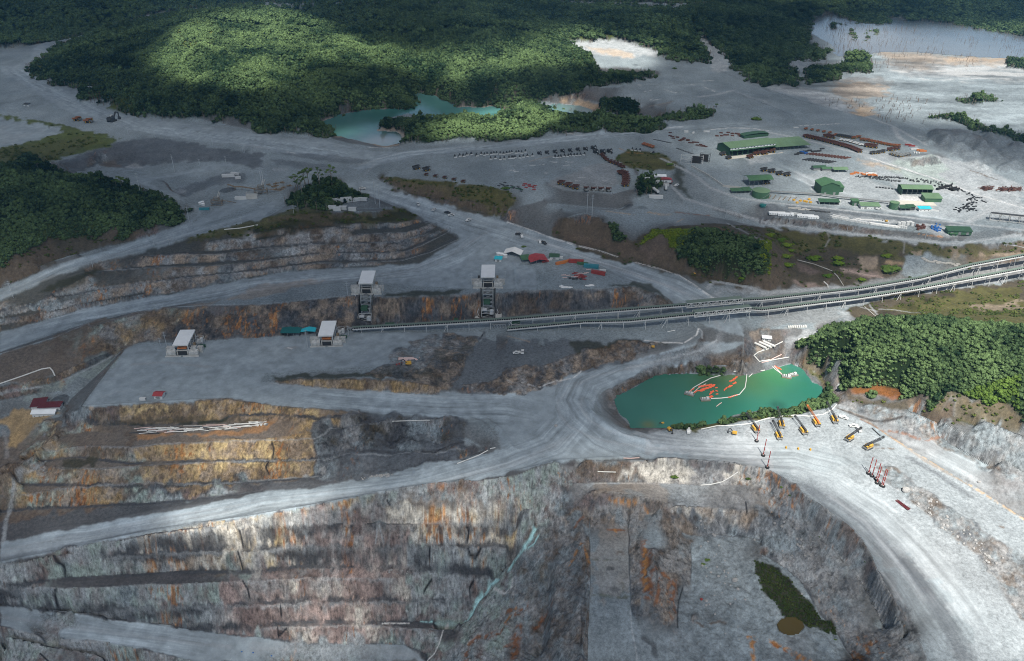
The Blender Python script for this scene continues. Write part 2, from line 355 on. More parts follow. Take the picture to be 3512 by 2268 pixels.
put(ii, np.full(NU, 80.0), 56 + 50 * fbm(xr / 350, xr * 0 + 9, 3, 6) - 20 * sstep(2300, 3400, xr))
for j in range(90, NV, 3):
    zl = float(np.interp(j * SV + V0, [0, 300, 600, 900, 1300, 1700, 2600], [60, 20, 10, -20, -75, -120, -275]))
    put(np.array([0.0]), np.array([float(j)]), np.array([zl]))
    zl = float(np.interp(j * SV + V0, [0, 300, 600, 900, 1300, 1700, 2200, 2600], [20, 0, -10, -40, -10, -60, -70, -120]))
    put(np.array([NU - 1.0]), np.array([float(j)]), np.array([zl]))
put(ii, np.full(NU, NV - 1.0), np.interp(ii * STEP + U0, [0, 1500, 1950, 2600, 3000, 3500], [-300, -290, -190, -160, -140, -120]))
M = Wf > 0; Zc = np.where(M, Zf / np.maximum(Wf, 1), 0)
def solve(Zc, M, lvl=0):
    h, w = Zc.shape
    if min(h, w) < 12:
        Z = np.full_like(Zc, Zc[M].mean() if M.any() else 0); it = 300
    else:
        h2, w2 = (h + 1) // 2, (w + 1) // 2
        s = np.zeros((h2 * 2, w2 * 2)); c = np.zeros_like(s); s[:h, :w] = np.where(M, Zc, 0); c[:h, :w] = M
        s2 = s.reshape(h2, 2, w2, 2).sum((1, 3)); c2 = c.reshape(h2, 2, w2, 2).sum((1, 3))
        Zl = solve(np.where(c2 > 0, s2 / np.maximum(c2, 1), 0), c2 > 0, lvl + 1)
        Z = np.repeat(np.repeat(Zl, 2, 0), 2, 1)[:h, :w]; it = 60
    Z = np.where(M, Zc, Z)
    for _ in range(it):
        P = np.pad(Z, 1, 'edge'); A = (P[:-2, 1:-1] + P[2:, 1:-1] + P[1:-1, :-2] + P[1:-1, 2:]) / 4
        Z = np.where(M, Zc, A)
    return Z
Z = solve(Zc, M)
def blur(A, n):
    for _ in range(n):
        P = np.pad(A, 1, 'edge'); A = (P[:-2, 1:-1] + P[2:, 1:-1] + P[1:-1, :-2] + P[1:-1, 2:] + 2 * P[1:-1, 1:-1]) / 6
    return A
Z = blur(Z, 1)
UU, VV = np.meshgrid(np.arange(NU) * STEP + U0, np.arange(NV) * SV + V0)
X, Y = unproj(UU, VV, ZREF)
def samp(A, u, v):
    u = np.clip(u, 0, NU - 1.001); v = np.clip(v, 0, NV - 1.001); i = u.astype(int); j = v.astype(int); a = u - i; b = v - j
    return (A[j, i] * (1 - a) + A[j, i + 1] * a) * (1 - b) + (A[j + 1, i] * (1 - a) + A[j + 1, i + 1] * a) * b
def hz(x, y):
    u, v = to_uv(np.atleast_1d(np.asarray(x, float)), np.atleast_1d(np.asarray(y, float))); return samp(Z, u, v)
def hit(px, py, extra=0.0):
    """where the sight line through a surveyed point meets the ground"""
    px = np.atleast_1d(np.asarray(px, float)); py = np.atleast_1d(np.asarray(py, float))
    dx, dy, dz = rays(px, py); dz = np.minimum(dz, -.03)
    t0 = (210 - CAMZ) / dz; t1 = (-330 - CAMZ) / dz
    N = 260; ts = t0[:, None] + (t1 - t0)[:, None] * np.linspace(0, 1, N)[None]
    g = CAMZ + dz[:, None] * ts - hz(dx[:, None] * ts, dy[:, None] * ts).reshape(ts.shape) - extra
    k = np.argmax(g < 0, axis=1); k = np.maximum(k, 1); r = np.arange(len(px))
    lo = ts[r, k - 1]; hi = ts[r, k]
    for _ in range(12):
        m = (lo + hi) / 2; gm = CAMZ + dz * m - hz(dx * m, dy * m) - extra
        lo = np.where(gm > 0, m, lo); hi = np.where(gm > 0, hi, m)
    return dx * hi, dy * hi, CAMZ + dz * hi
def at(s):
    P = parse(s); x, y, z = hit(P[:, 0], P[:, 1]); return [Vector(q) for q in zip(x.tolist(), y.tolist(), z.tolist())]
# ================================================================== SURFACE OF THE GROUND
PAL = dict(gravel=(.196, .230, .246), dust=(.29, .308, .32), pale=(.31, .33, .34), white=(.55, .55, .54), dark=(.055, .057, .062),
           slate=(.085, .093, .104), brown=(.115, .085, .062), purple=(.155, .115, .105), pink=(.345, .262, .235), ochre=(.31, .215, .105),
           gold=(.42, .32, .165), rust=(.20, .075, .024), orange=(.34, .165, .055), mint=(.27, .33, .30), turq=(.36, .60, .60), sand=(.42, .30, .185),
           forest=(.010, .022, .007), grass=(.075, .092, .024), lime=(.13, .17, .03), olive=(.075, .072, .025), drab=(.065, .055, .038),
           tan=(.27, .215, .165), ash=(.24, .238, .235), teal=(.03, .12, .10), wet=(.05, .052, .055), asphalt=(.250, .292, .318), black=(.012, .012, .014))
PAL = {k: np.array(v) for k, v in PAL.items()}
def dens(P, step=14.0):
    out = [P[0]]
    for a, b in zip(P[:-1], P[1:]):
        n = max(1, int(np.hypot(*(b - a)[:2]) / step))
        out += [a + (b - a) * k / n for k in range(1, n + 1)]
    return np.array(out)
def survey(s, closed=False):
    P = parse(s)
    if closed: P = np.vstack([P, P[:1]])
    P = dens(P); x, y, z = hit(P[:, 0], P[:, 1]); return x, y
N1 = fbm(X / 14, Y / 14, 4, 31); N2 = fbm(X / 14, Y / 14, 4, 47)      # wobble of every edge, metres
N3 = fbm(X / 60, Y / 60, 4, 53); N4 = fbm(X / 3.1, Y / 3.1, 3, 59)
def window(x, y, pad):
    u, v = to_uv(x, y); p = 3
    i0 = int(max(0, np.floor(u.min() - p - pad))); i1 = int(min(NU, np.ceil(u.max() + p + pad)))
    j0 = int(max(0, np.floor(v.min() - p - pad))); j1 = int(min(NV, np.ceil(v.max() + p + pad)))
    return slice(j0, max(j1, j0 + 1)), slice(i0, max(i1, i0 + 1))
def inside(s, jit=2.5, soft=0):
    x, y = survey(s, True); sl_ = window(x, y, 6)
    sc = 1 + Y[sl_] / 1500
    XX = X[sl_] + N1[sl_] * jit * 2 * sc; YY = Y[sl_] + N2[sl_] * jit * 3 * sc
    m = np.zeros(XX.shape, bool)
    for a, b, c, d in zip(x[:-1], y[:-1], x[1:], y[1:]):
        if b == d: continue
        k = (YY > min(b, d)) & (YY <= max(b, d))
        m ^= k & (XX < a + (YY - b) * (c - a) / (d - b))
    m = m.astype(float)
    if soft: m = blur(m, soft)
    return sl_, m
def dist(s, pad=10, dy_=0):
    x, y = survey(s) if isinstance(s, str) else unproj(*dens(s).T); sl_ = window(x, y, pad); XX, YY = X[sl_], Y[sl_]
    D = np.full(XX.shape, 1e9); S = np.zeros(XX.shape); T = np.zeros(XX.shape); acc = 0; y = y + dy_
    for a, b, c, d in zip(x[:-1], y[:-1], x[1:], y[1:]):
        L = math.hypot(c - a, d - b)
        if L < 1e-6: continue
        if L > 400: continue
        tx, ty = (c - a) / L, (d - b) / L; w = (XX - a) * tx + (YY - b) * ty; lat = (XX - a) * -ty + (YY - b) * tx
        q = np.clip(w, 0, L); dd = np.hypot(w - q, lat); k = dd < D
        D = np.where(k, dd, D); S = np.where(k, acc + q, S); T = np.where(k, np.sign(lat) * dd, T); acc += L
    return sl_, D, S, T
# ---- berms of dumped rock along the haul roads raise the ground a little
BERM = '''
2.2 3.0 12:0,600 350,720 850,860 1150,970 1550,1080 1750,1200 1900,1310
2.5 3.0 22:730,730 760,830 900,950 1050,1050 1280,1090
2.2 2.6 22:830,690 850,790 950,890 1080,980 1250,1040
2.0 2.5 33:300,15 350,85 550,225 750,365 870,495 950,640 1000,780 1130,1000 1230,1200 1380,1400 1430,1530
2.0 2.5 11:2385,1190 12:60,960 250,1010 300,1080 280,1200
2.0 2.6 23:650,800 1000,970 1250,1130 1500,1275 1900,1530
2.0 2.6 33:1800,0 2280,330
1.8 2.4 10:0,1312 300,1163 600,1022 900,952 1250,862 1700,742 2050,652
1.6 2.2 10:0,1255 300,1080 500,990 900,870 1100,850
1.8 2.4 10:700,1530 1300,1388 1900,1288
1.8 2.4 20:0,275 540,105 800,0
2.5 3.0 30:0,695 480,605 900,505 1300,425 1700,365 2280,275
2.0 2.4 31:0,283 800,138 1200,58 21:1950,1458
2.0 2.4 22:0,1385 250,1335 430,1285 850,1255 1200,1245
1.6 2.4 22:1340,1290 1480,1262 1560,1290 1580,1340
1.6 2.4 22:1640,1350 1700,1290 1790,1300 1800,1350
1.6 2.4 22:1860,1320 1950,1285 2060,1310 2070,1370
2.0 3.0 21:1930,880 2080,930 2180,1050 2200,1180
2.0 3.0 21:2100,890 2250,1000 2340,1150
1.5 2.0 20:760,780 1200,755 1600,730 2100,712
2.0 2.5 11:1330,40 1620,120 12:-300,460
2.0 3.0 12:460,240 650,300 950,330
'''
ZB = np.zeros_like(Z)
for ln in BERM.strip().splitlines():
    h_, w_, s_ = ln.split(' ', 2); sl_, D, S, T = dist(s_, 6)
    ZB[sl_] = np.maximum(ZB[sl_], float(h_) * (1 + .25 * N4[sl_]) * np.exp(-(D / float(w_)) ** 2))
# ---- slope of the smooth ground
def grad(A):
    gu = np.zeros_like(A); gv = np.zeros_like(A); gu[:, 1:-1] = A[:, 2:] - A[:, :-2]; gv[1:-1] = A[2:] - A[:-2]
    xu = np.zeros_like(A) + 1; xu[:, 1:-1] = X[:, 2:] - X[:, :-2]
    yv = np.ones_like(A); yv[1:-1] = Y[2:] - Y[:-2]; xv = np.zeros_like(A); xv[1:-1] = X[2:] - X[:-2]
    zx = gu / xu; zy = (gv - zx * xv) / yv
    return zx, zy
zx, zy = grad(Z)
dzf = np.zeros_like(Z); dzf[1:] = (Z[1:] - Z[:-1]) / np.minimum(Y[1:] - Y[:-1], -1e-3); dzb = np.zeros_like(Z); dzb[:-1] = dzf[1:]
zyn = np.where(np.abs(dzf) < np.abs(dzb), dzf, dzb); SL = np.hypot(zx, zyn); SL = np.minimum(SL, np.hypot(zx, zy)); steep = sstep(.38, .72, SL); STP = {}
Cc = np.zeros((NV, NU, 3)); RK = np.zeros((NV, NU)); VG = np.zeros((NV, NU))
Cc[:] = PAL['gravel'] * 1.0
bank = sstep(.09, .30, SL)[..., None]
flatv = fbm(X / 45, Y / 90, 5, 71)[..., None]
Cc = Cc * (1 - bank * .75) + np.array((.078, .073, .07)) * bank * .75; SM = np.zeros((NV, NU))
Cc = Cc * (1 + .26 * flatv) + .022 * fbm(X / 18, Y / 60, 4, 73)[..., None]
def paint(sl_, m, col, k=1.0):
    c = PAL[col] if isinstance(col, str) else np.array(col); m = (m * k)[..., None]
    Cc[sl_] = Cc[sl_] * (1 - m) + c * m
# rock colour of the steep faces: patches and streaks
def rock(cols, sx=22, seed=0, con=1.0):
    """blend of several rock colours in tall patches"""
    acc = np.zeros(X.shape + (3,)); tot = np.zeros(X.shape); Yq = Y * .8 + Z * .4
    for i, c in enumerate(cols):
        w = np.exp(9 * (fbm(X / sx, Yq / sx, 5, 100 + seed + 13 * i, .66))); acc += w[..., None] * PAL[c]; tot += w
    return acc / tot[..., None]
rk0 = rock(['dark', 'slate', 'brown', 'gravel', 'brown', 'purple'], 26, 1)
# zones: kind of ground inside each surveyed outline.   key | jitter | strength | outline
ZONES = open_zones = '''
# pit rock families (steep faces only): K
K cool 4 1 30:-400,300 0,230 700,180 1500,100 21:600,1400 1300,1200 1900,1100 2385,1350 22:600,1250 22:600,1500 32:400,200 32:400,1700 30:-400,1900
K stained 4 1 30:1200,380 1700,330 2280,260 31:800,110 2280,60 2280,530 1300,560 1080,360 640,350 560,540 0,740 30:1900,760 1480,740 1200,600
K mauve 5 1 31:230,260 700,150 1100,150 1180,330 1330,560 1330,1000 1360,1400 0,1400 30:1900,1250 1900,1060 31:0,760 560,560
K gold 2 1 21:170,540 500,528 900,530 1400,542 1680,580 1800,640 1500,690 1150,655 700,622 300,590
K gold 4 1 20:1100,740 2200,700 21:950,800 900,870 500,900 560,1260 600,1440 20:2000,1480 1500,1520 1150,1400
K rusty 5 1 20:-300,1100 500,950 1100,900 1250,1100 1350,1520 30:900,200 0,280 -300,280
K darkgrey 4 1 21:500,920 1200,840 1920,850 1930,1250 1900,1320 1100,1450 600,1450 570,1200
K ironwall 4 1 11:0,1340 300,1300 1000,1230 1180,1260 2385,1200 12:1150,1150 1550,1350 500,1440 0,1460 11:1500,1510 1000,1537 20:2385,150 1340,205 1300,60 10:2000,1370
K rusty 4 1 20:-300,400 0,300 500,150 800,20 10:1000,1470 1400,1375 1900,1350 20:1340,210 1100,245 500,505 0,605 -300,700
K tawny 3 1 10:-300,1460 0,1330 300,1175 600,1035 900,965 1250,875 1700,755 2050,665 2385,620 11:300,560 700,500 1400,560 1700,600 1885,740 1690,885 1500,965 1300,985 300,1035 0,1075 10:1800,1198 1000,1328 700,1388 250,1528 20:0,112 -300,200
K greyrock 5 1 12:1200,1150 1600,1150 1500,1380 900,1380
K chalk 4 1 22:1300,1240 2300,1330 23:60,1352 23:300,1480 33:750,370 1000,780 1430,1537 1000,1600 500,1300 0,600 32:1700,500 1400,0
K greyrock 4 1 32:380,200 700,260 1400,200 1700,450 1750,1700 150,1700 330,1200
K chalk2 4 1 22:900,1400 1400,1340 2300,1335 23:60,1360 33:150,260 32:2280,260 1700,330 1400,200 1250,50
K chalk 3 1 33:1000,-100 1300,100 1560,400 2000,760 2500,1500 2700,900 2280,600 1900,380 1500,100
K chalk 4 1 23:700,760 2500,1500 2500,850 2000,730 1700,740 1100,800
K rim 3 1 22:720,660 1200,450 2100,380 2200,480 1500,520 1000,740 1150,960 2000,960 2385,850 2385,930 1300,1080 850,940
K brownbank 4 1 22:0,180 1400,180 1000,400 600,520 0,680 21:1900,690 1600,420 2000,160
# flat things: F key
F asphalt 1 .8 20:1160,235 2385,160 21:800,110 2080,100 1960,290 1300,400 600,450 100,480 60,560 1200,650 2150,670 22:600,500 1300,330 1750,200 2200,200 1500,430 850,620 760,830 1200,1080 1500,1130 2300,1180 2385,1335 1800,1270 1200,1250 400,1290 0,1390 21:1300,1500 1300,1370 2250,1180 2200,900 950,830 0,750 20:2300,740 2100,710 760,790
F asphalt 1 .85 30:0,515 850,340 1600,225 2280,70 21:500,1530 1400,1360 2300,1180 22:500,1290 21:1950,1460 31:1200,60 76,285 30:1700,370 900,510 0,700
F asphalt 1 .85 30:0,1055 900,1165 1800,1285 31:300,1372 1300,1392 1510,1540 400,1540 30:1700,1537 1200,1430 400,1345 0,1235
F asphalt 1 .85 11:800,250 1450,500 1890,730 1500,968 300,1040 10:1800,1200 700,1392 20:0,115 0,285 800,0 10:1900,1290 11:700,1115 2080,1200 12:280,1200 250,1020 100,980 300,870 900,1010 1500,1310 22:1800,50 2150,140 2080,-80 12:1750,1200 1150,970 350,720 11:2200,560 1500,360 1130,200
F ash 3 .5 32:300,-100 700,-140 1300,-200 2280,-200 33:100,200 32:1500,300 1200,260 700,280
F gravel 1.5 .9 32:715,640 1060,640 1150,1540 660,1540
F gravel 6 .7 32:1150,300 1450,350 1700,450 1750,1650 1170,1650 1080,1100 1070,700
F tan 7 .3 32:730,330 1060,330 1130,700 1010,1010 720,980
F tan 4 .4 32:760,0 1300,0 1450,180 1100,300 800,200
F dust 4 .45 23:0,860 600,800 700,760 900,880 1100,1060 2385,1640 33:2500,400 33:2500,1600 1600,1600 1200,1150 1000,780 850,480 350,85 23:60,1352 22:2000,1290 1900,1150 2100,1000
F dust 5 .6 22:1100,1020 1900,960 2385,900 2385,1330 1800,1270 1300,1180
F dust 4 .5 23:700,780 1400,1180 2385,1700 33:2700,700 2700,100 23:1850,1280 1350,930 1300,850
F gravel 8 .55 33:900,480 1250,700 1500,900 1700,1200 1850,1500 1500,1560 1250,1200 1080,850
F gravel 6 .35 23:0,1120 900,1230 1100,1340 900,1350 300,1320 33:300,60 700,200 1000,450 850,400 500,180
F asphalt 1 .8 00:300,440 400,385 560,350 660,342 460,470 410,560 270,650 340,720 610,830 820,955 1010,1010 1300,1075 1700,1125 2100,1185 2385,1225 01:300,1260 650,1275 1000,1370 1300,1385 02:0,1310 600,1210 1400,1140 1600,1150 900,1260 0,1345 01:1500,1410 1150,1500 1000,1537 900,1537 1100,1450 700,1440 200,1380 00:2385,1330 1900,1290 1400,1220 1000,1130 700,1060 400,890 100,700 0,650 0,600 150,600 280,520
F asphalt 1 .75 10:640,165 750,175 1180,190 1600,140 2000,55 2385,-10 2385,30 1900,120 1450,190 1350,230 1500,300 1720,420 1830,470 1800,540 1650,620 1300,740 900,870 500,1000 200,1120 0,1200 -300,1300 -300,1440 0,1315 300,1160 600,1020 900,950 1250,860 1700,740 2050,650 2385,560 11:200,440 300,410 290,390 180,400 0,480 10:2300,500 2000,600 1800,640 2300,420 2385,380 2200,380 1950,480 1700,640 1780,540 1800,500 1740,430 1500,330 1250,220 1150,200 900,205 640,190
F slate 2 .6 10:1570,300 1850,205 2060,130 2240,150 2230,220 1900,270 1660,370
F slate 2 .5 11:110,20 300,25 700,70 760,130 500,120 200,60
F slate 2 .5 01:180,1390 600,1400 1000,1440 1050,1470 900,1490 500,1450
F pale 2 .4 10:1580,310 1700,290 1690,320 1600,330
F pale 2 .4 11:180,95 300,100 280,130 200,120
F ochre 2 .85 20:0,870 200,810 420,860 560,850 380,930 250,1030 130,1180 60,1160 100,1000 0,930
F orange 2 .6 20:1230,1040 1900,1050 2385,1010 21:200,960 220,910 100,900 20:2300,960 2000,1000 1500,1060 1250,1090
F ochre 2 .5 20:600,560 590,500 560,500 540,590
F mint 4 .35 20:200,620 600,520 1100,290 1000,430 900,480 300,700
F tan 3 .5 10:1900,1350 11:100,1150 700,1110 350,1200 0,1280 10:1700,1330
F pale 3 .7 12:2160,-10 2385,-10 2385,40 2200,60
F ash 3 .5 12:370,240 480,180 1000,0 1000,240 900,330 700,290 450,300
F pale 3 .85 02:470,410 800,370 1050,360 1250,430 1420,480 1430,520 1350,520 1200,500 1150,540 1000,520 800,490 700,480 560,440
F sand 4 .5 02:700,430 1000,450 1180,500 1100,540 850,480
F pale 3 .9 02:1480,150 1580,60 1880,20 1960,-20 1960,20 1890,110 1720,130 1720,190 1610,225 1540,265 1490,240
F rust 2 .6 02:1500,180 1545,180 1550,215 1505,215
F pale 3 .85 02:1630,290 1760,300 1860,380 1980,440 2020,540 2010,650 1850,650 1860,520 1780,450 1670,390
F sand 3 .55 00:1350,190 1700,120 2000,80 2330,75 2300,95 1950,130 1600,190
F dust 3 .6 00:1130,185 1500,120 1650,130 1400,190
F orange 3 .4 00:500,400 660,350 650,380 520,440
F sand 2 .7 02:490,900 600,890 730,920 850,960 880,1030 850,1050 760,1055 780,1010 660,965 500,935
F tan 2 .8 01:690,1200 800,1230 1000,1260 1090,1320 1200,1340 1330,1320 1400,1240 1290,1160 1120,1180 1110,1195 1280,1190 1370,1240 1300,1270 1000,1290 850,1240 750,1250
F sand 2 .8 01:1440,860 1480,790 1600,790 1680,850 1640,870 1500,835
F tan 1 .9 01:580,1110 750,1040 1100,970 1500,990 1500,1000 1100,992 760,1055 600,1115
F tan 1 .9 01:1640,860 1700,870 1850,910 1850,950 2050,960 2150,965 2380,920 2385,935 2170,985 2050,980 1830,975 1700,890
F slate 4 .8 00:500,1480 1100,1290 1350,1250 2385,1400 2385,1537 10:1900,20 1500,60 650,140 480,60
F brown 2 .6 00:880,1537 950,1460 1050,1480 1120,1537 10:1000,100 900,90
F pale 2 .7 10:1120,90 1200,60 1300,70 1290,100 1180,105
F gravel 3 .9 10:640,160 900,70 1120,110 1500,130 1500,170 900,180
F pale 2 .6 10:740,165 950,170 940,185 760,178
F grass 3 1 00:0,1040 400,1110 800,1190 1080,1270 1000,1330 700,1400 400,1480 0,1560 -400,1620 -400,1340 0,1350 450,1240 600,1200 500,1160 0,1070 -400,1070
F olive 4 .6 00:-400,1400 500,1280 800,1230 900,1300 500,1450 -400,1600
F asphalt 3 .7 00:-400,1080 0,1075 480,1160 560,1190 540,1215 400,1250 0,1350 -400,1360
F pale 3 .25 00:-400,1180 100,1140 60,1220 350,1200 0,1330 -400,1340
F dust 4 .6 03:0,780 350,790 600,840 740,900 760,970 900,1040 940,1060 700,1010 400,900 100,830
F pale 5 .8 03:20,780 400,810 700,870 760,940 700,990 400,890 100,800
F gravel 8 .75 03:900,1060 760,940 600,820 850,720 1000,680 1200,560 2385,540 3200,560 3200,1400 2400,1280 2100,1210 1900,1100 1500,1060
F tan 8 .7 03:640,820 850,730 1170,790 1150,880 900,900 940,1050 880,1050 760,940
F sand 6 .6 03:880,1060 840,980 1000,960 1050,1050
F pale 9 .6 03:1000,560 1250,590 2385,600 3200,650 3200,760 2385,730 1600,720 1300,690 1150,600
F sand 7 .6 03:1650,520 2250,530 2200,560 1700,570
F pale 7 .5 03:250,570 400,540 720,560 720,590 400,620 300,620
F tan 6 .4 03:1000,460 1600,480 1500,640 1200,600
F slate 6 .5 03:1480,1290 1500,1210 1750,1170 2385,1290 3000,1400 3000,1600 2000,1537 1700,1400
F forest 3 1 03:1500,1080 1600,1060 1900,1100 2100,1220 2385,1260 2900,1300 2385,1300 2080,1240 1940,1200 1850,1130
F pale 4 .55 13:0,380 500,420 1250,500 1860,590 2000,560 2385,600 2385,700 1900,760 1500,760 500,640 0,590 0,620 500,670 1500,790 1900,790 2385,740 3000,740 3000,100 2385,450 2000,300 1200,-60 900,-60 900,60 1250,300 700,100 300,150 500,330
F white 4 .7 13:1260,340 1500,370 1500,440 1200,440
F pale 4 .8 03:1150,1537 1250,1440 1550,1400 1650,1440 2000,1500 2385,1700 2385,2000 2000,1900 1500,1700 
F mint 4 .6 03:1100,1500 1300,1450 1560,1400 1680,1500 1600,1600 1800,1700 1500,1720 1250,1600
F sand 4 .5 03:850,1440 1250,1537 13:1250,120 1000,80 850,20
F slate 3 .7 13:0,430 500,440 1200,510 1860,600 1900,620 1600,650 1200,600 700,560 0,560
F pale 2 .8 13:600,510 900,540 1200,570 1500,600 1860,640 1950,700 1600,720 1400,600 900,580
F drab 3 1 13:0,625 500,690 1100,750 1700,810 2385,790 3000,850 3000,1000 2385,890 1900,980 1400,1090 700,1170 0,1200 12:2100,1180 1500,1060 1000,940 700,860 400,690 500,560 900,590 1090,770 1400,640 1900,600 2385,640
F olive 4 .8 13:0,640 300,680 1200,760 1700,820 2200,830 2100,900 1700,920 1300,900 900,860 600,800 250,900
F brown 4 .8 12:520,590 900,600 900,720 1050,790 1500,830 1500,980 1100,900 700,800 430,690
F purple 3 .6 12:1320,700 1500,680 1500,900 1300,920 1220,800
F lime 2 1 12:1180,790 1350,660 1560,660 1680,680 1700,720 1560,830 1500,860 1480,760 1420,700 1340,690 1250,780
F lime 2 1 12:2260,780 2385,770 2385,1080 2330,920
F tan 2 .8 13:1350,840 1480,850 1450,880 1360,890
F gravel 2 1 13:1310,910 1400,890 1800,900 1950,960 1600,1060 1450,1090 1280,1080
F tan 3 .8 13:840,960 900,890 1050,910 1050,1020 900,1040
F tan 2 .8 13:1700,830 1790,830 1800,910 1720,920
F tan 2 .8 13:1880,930 2000,890 2385,900 2300,930 1950,950
F sand 2 .6 13:1130,930 1300,940 1290,980 1130,980
F pink 2 .5 13:720,1010 1100,1070 1000,1100 750,1040
F pink 3 .5 13:240,1120 600,1160 500,1190 300,1160
F purple 3 .6 13:320,960 550,1040 500,1080 350,1040
F ash 3 .5 13:0,1205 700,1165 1400,1080 1900,980 2385,880 3000,800 3000,1100 2385,1110 1500,1230 700,1350 600,1370 0,1430
F ash 4 .45 13:0,1400 600,1370 700,1360 680,1500 900,1537 0,1537
F drab 4 1 13:700,1390 1200,1260 2000,1160 2385,1130 3000,1050 3000,1600 1500,1560 800,1537 850,1470
F olive 5 .9 13:1100,1380 1400,1300 2000,1180 2300,1190 2385,1300 3000,1300 3000,1600 1600,1560 1500,1470
F pink 4 .35 13:1900,1350 2385,1300 2385,1380 2000,1400
F pale 2 .7 13:670,1380 740,1400 850,1450 850,1490 780,1500
F forest 3 1 23:340,200 600,60 1000,-20 1500,-30 2385,60 3000,150 3000,1000 2500,900 2250,760 1900,700 1500,720 1250,700 700,620 690,480 400,380 330,300
F rust 1 .7 23:750,650 860,605 1050,610 1230,620 1290,690 1200,720 1000,650 860,665
F drab 3 .9 23:700,660 900,680 1200,720 1600,740 1900,960 1500,850 1200,800 800,740
F olive 3 .8 23:1550,730 1700,700 2200,740 2385,850 2385,950 2200,960 1900,900 1700,800
F olive 2 .9 23:400,380 560,470 690,740 560,790 250,870 0,900 0,830 280,800 540,700 560,620 440,480 330,400
F dust 2 .9 23:200,240 240,150 400,80 550,80 300,190 260,260 340,370 600,450 700,560 740,660 760,720 700,740 640,640 600,500 400,420 290,370 210,300
F forest 2 .9 22:1720,455 1800,440 1960,430 2000,440 1900,470 1760,490
F olive 2 .9 22:1480,940 1800,940 2385,840 2385,900 2100,900 1900,960 1760,1000 1540,1010
F tan 3 .6 22:2200,110 2385,60 2385,330 2280,320 2240,250
F dark 2 .6 32:0,640 250,560 400,600 380,900 200,1200
# forest floors
F forest 4 1 10:-400,0 0,90 300,50 700,170 1050,240 1300,310 1480,370 1690,480 1700,540 1600,610 1300,680 900,720 500,720 300,840 100,960 -400,1050
F grass 3 .8 10:-400,620 0,690 300,640 620,580 900,560 950,640 800,700 400,760 200,880 0,1000 -400,1100
F drab 3 .9 10:-400,950 0,920 350,760 700,700 1300,690 1500,660 900,820 500,940 200,1100 -400,1280
F forest 3 1 11:310,420 350,330 600,230 780,260 930,330 1050,350 700,470 450,470
F olive 3 .9 11:40,570 350,470 700,460 700,490 1150,490 1300,450 1500,530 1400,600 1000,590 300,640 0,680 10:1700,760 2000,640
F olive 3 1 11:1150,170 1500,200 1900,240 2300,290 2385,400 2250,520 2000,470 1700,360 1400,300 1200,240
F drab 3 .9 11:1190,200 1700,330 2200,470 2100,540 1700,430 1250,290
F olive 2 1 12:960,20 1100,-80 1400,-30 1530,40 1500,120 1150,110
F forest 2 .9 12:1180,220 1300,190 1400,220 1400,280 1180,370
F forest 1 1 12:1500,760 1700,640 2000,680 2300,760 2385,950 2350,1060 2150,1150 1700,1010 1550,900
F forest 1 1 12:910,600 980,600 1090,760 960,760
F brown 3 .7 12:2150,1150 2385,1100 2385,1190
F forest 5 1 00:250,620 450,490 600,400 900,330 1350,190 1750,140 2385,30 01:0,30 01:2385,0 02:1500,60 1530,240 1650,300 1780,430 1850,470 1830,560 1600,560 1420,530 1400,470 1230,430 1050,360 800,375 470,400 600,440 750,510 800,620 850,680 1300,680 1330,710 980,770 700,790 600,850 580,880 490,880 300,920 01:2385,910 2150,970 1850,960 1700,880 1650,850 1480,800 1500,990 1100,970 750,1050 590,1110 750,1190 670,1250 300,1230 01:0,1190 00:2385,1190 2150,1110 1800,1090 1600,1080 1200,1040 1010,940 900,940 740,900 750,840 900,780 700,780 560,780 300,690
F forest 5 1 00:-800,-250 03:3600,-250 3600,450 2385,330 1600,200 1150,150 1150,220 900,210 600,90 450,140 400,250 450,380 580,460 550,530 250,560 350,720 300,780 0,770 02:2200,750 2050,610 1960,480 1850,400 1760,310 1650,300 1530,240 1500,140 1600,80 1880,50 1900,20 1800,30 01:2385,0 00:2385,20 1900,60 1300,130 900,290 600,350 350,390 0,440 -400,450
F forest 4 1 01:1330,1320 1400,1240 1390,1210 1280,1170 1150,1180 1170,1130 1400,1080 1550,1085 2000,1080 2250,1070 2300,1010 2320,950 02:0,920 200,930 600,1020 760,1060 1100,1090 1300,1110 1420,1030 1700,970 1870,1020 1850,1060 1600,1080 1300,1190 750,1210 400,1230 0,1275
F forest 3 1 02:820,990 850,930 1180,950 1195,1060 900,1030
F forest 3 1 03:1780,920 1980,860 2180,915 1980,955
F darkveg 2 .95 o:1757,1305 1800,1320 1850,1365 1868,1395 1895,1415 1912,1442 1950,1468 1945,1485 1900,1462 1860,1448 1825,1438 1806,1400 1768,1368
F forest 1 .9 22:1920,925 2060,870 2200,850 2385,818 2385,878 2100,905 1960,955
F forest 1 .9 23:0,815 270,803 400,753 540,693 595,575 640,640 690,740 600,790 380,848 0,893
F forest 1 .9 22:1480,960 1600,945 1800,960 1700,990 1530,1000
F darkveg 3 .75 12:1510,50 1620,100 1590,200 1640,320 1720,380 1650,370 1560,280 1500,120
F darkveg 3 .8 21:140,535 300,488 900,478 1600,440 1750,560 1500,520 900,528
F darkveg 3 .8 20:1050,870 1500,850 2100,860 2050,915 1500,935 1000,925
F darkveg 2 .8 11:1180,1230 1900,1195 1900,1235 1180,1268
F darkveg 2 .8 12:900,1172 1150,1132 1330,1170 1500,1320 1400,1270 1150,1190
F darkveg 3 .7 20:530,1290 700,1250 890,1250 890,1320 650,1345
F darkveg 2 .7 31:1250,160 1400,130 1750,110 1750,165 1500,178
F darkveg 3 .7 21:0,850 100,830 0,900 20:2000,900 2300,870
F darkveg 3 .8 11:0,660 300,610 700,560 1100,600 700,640 300,690 0,760
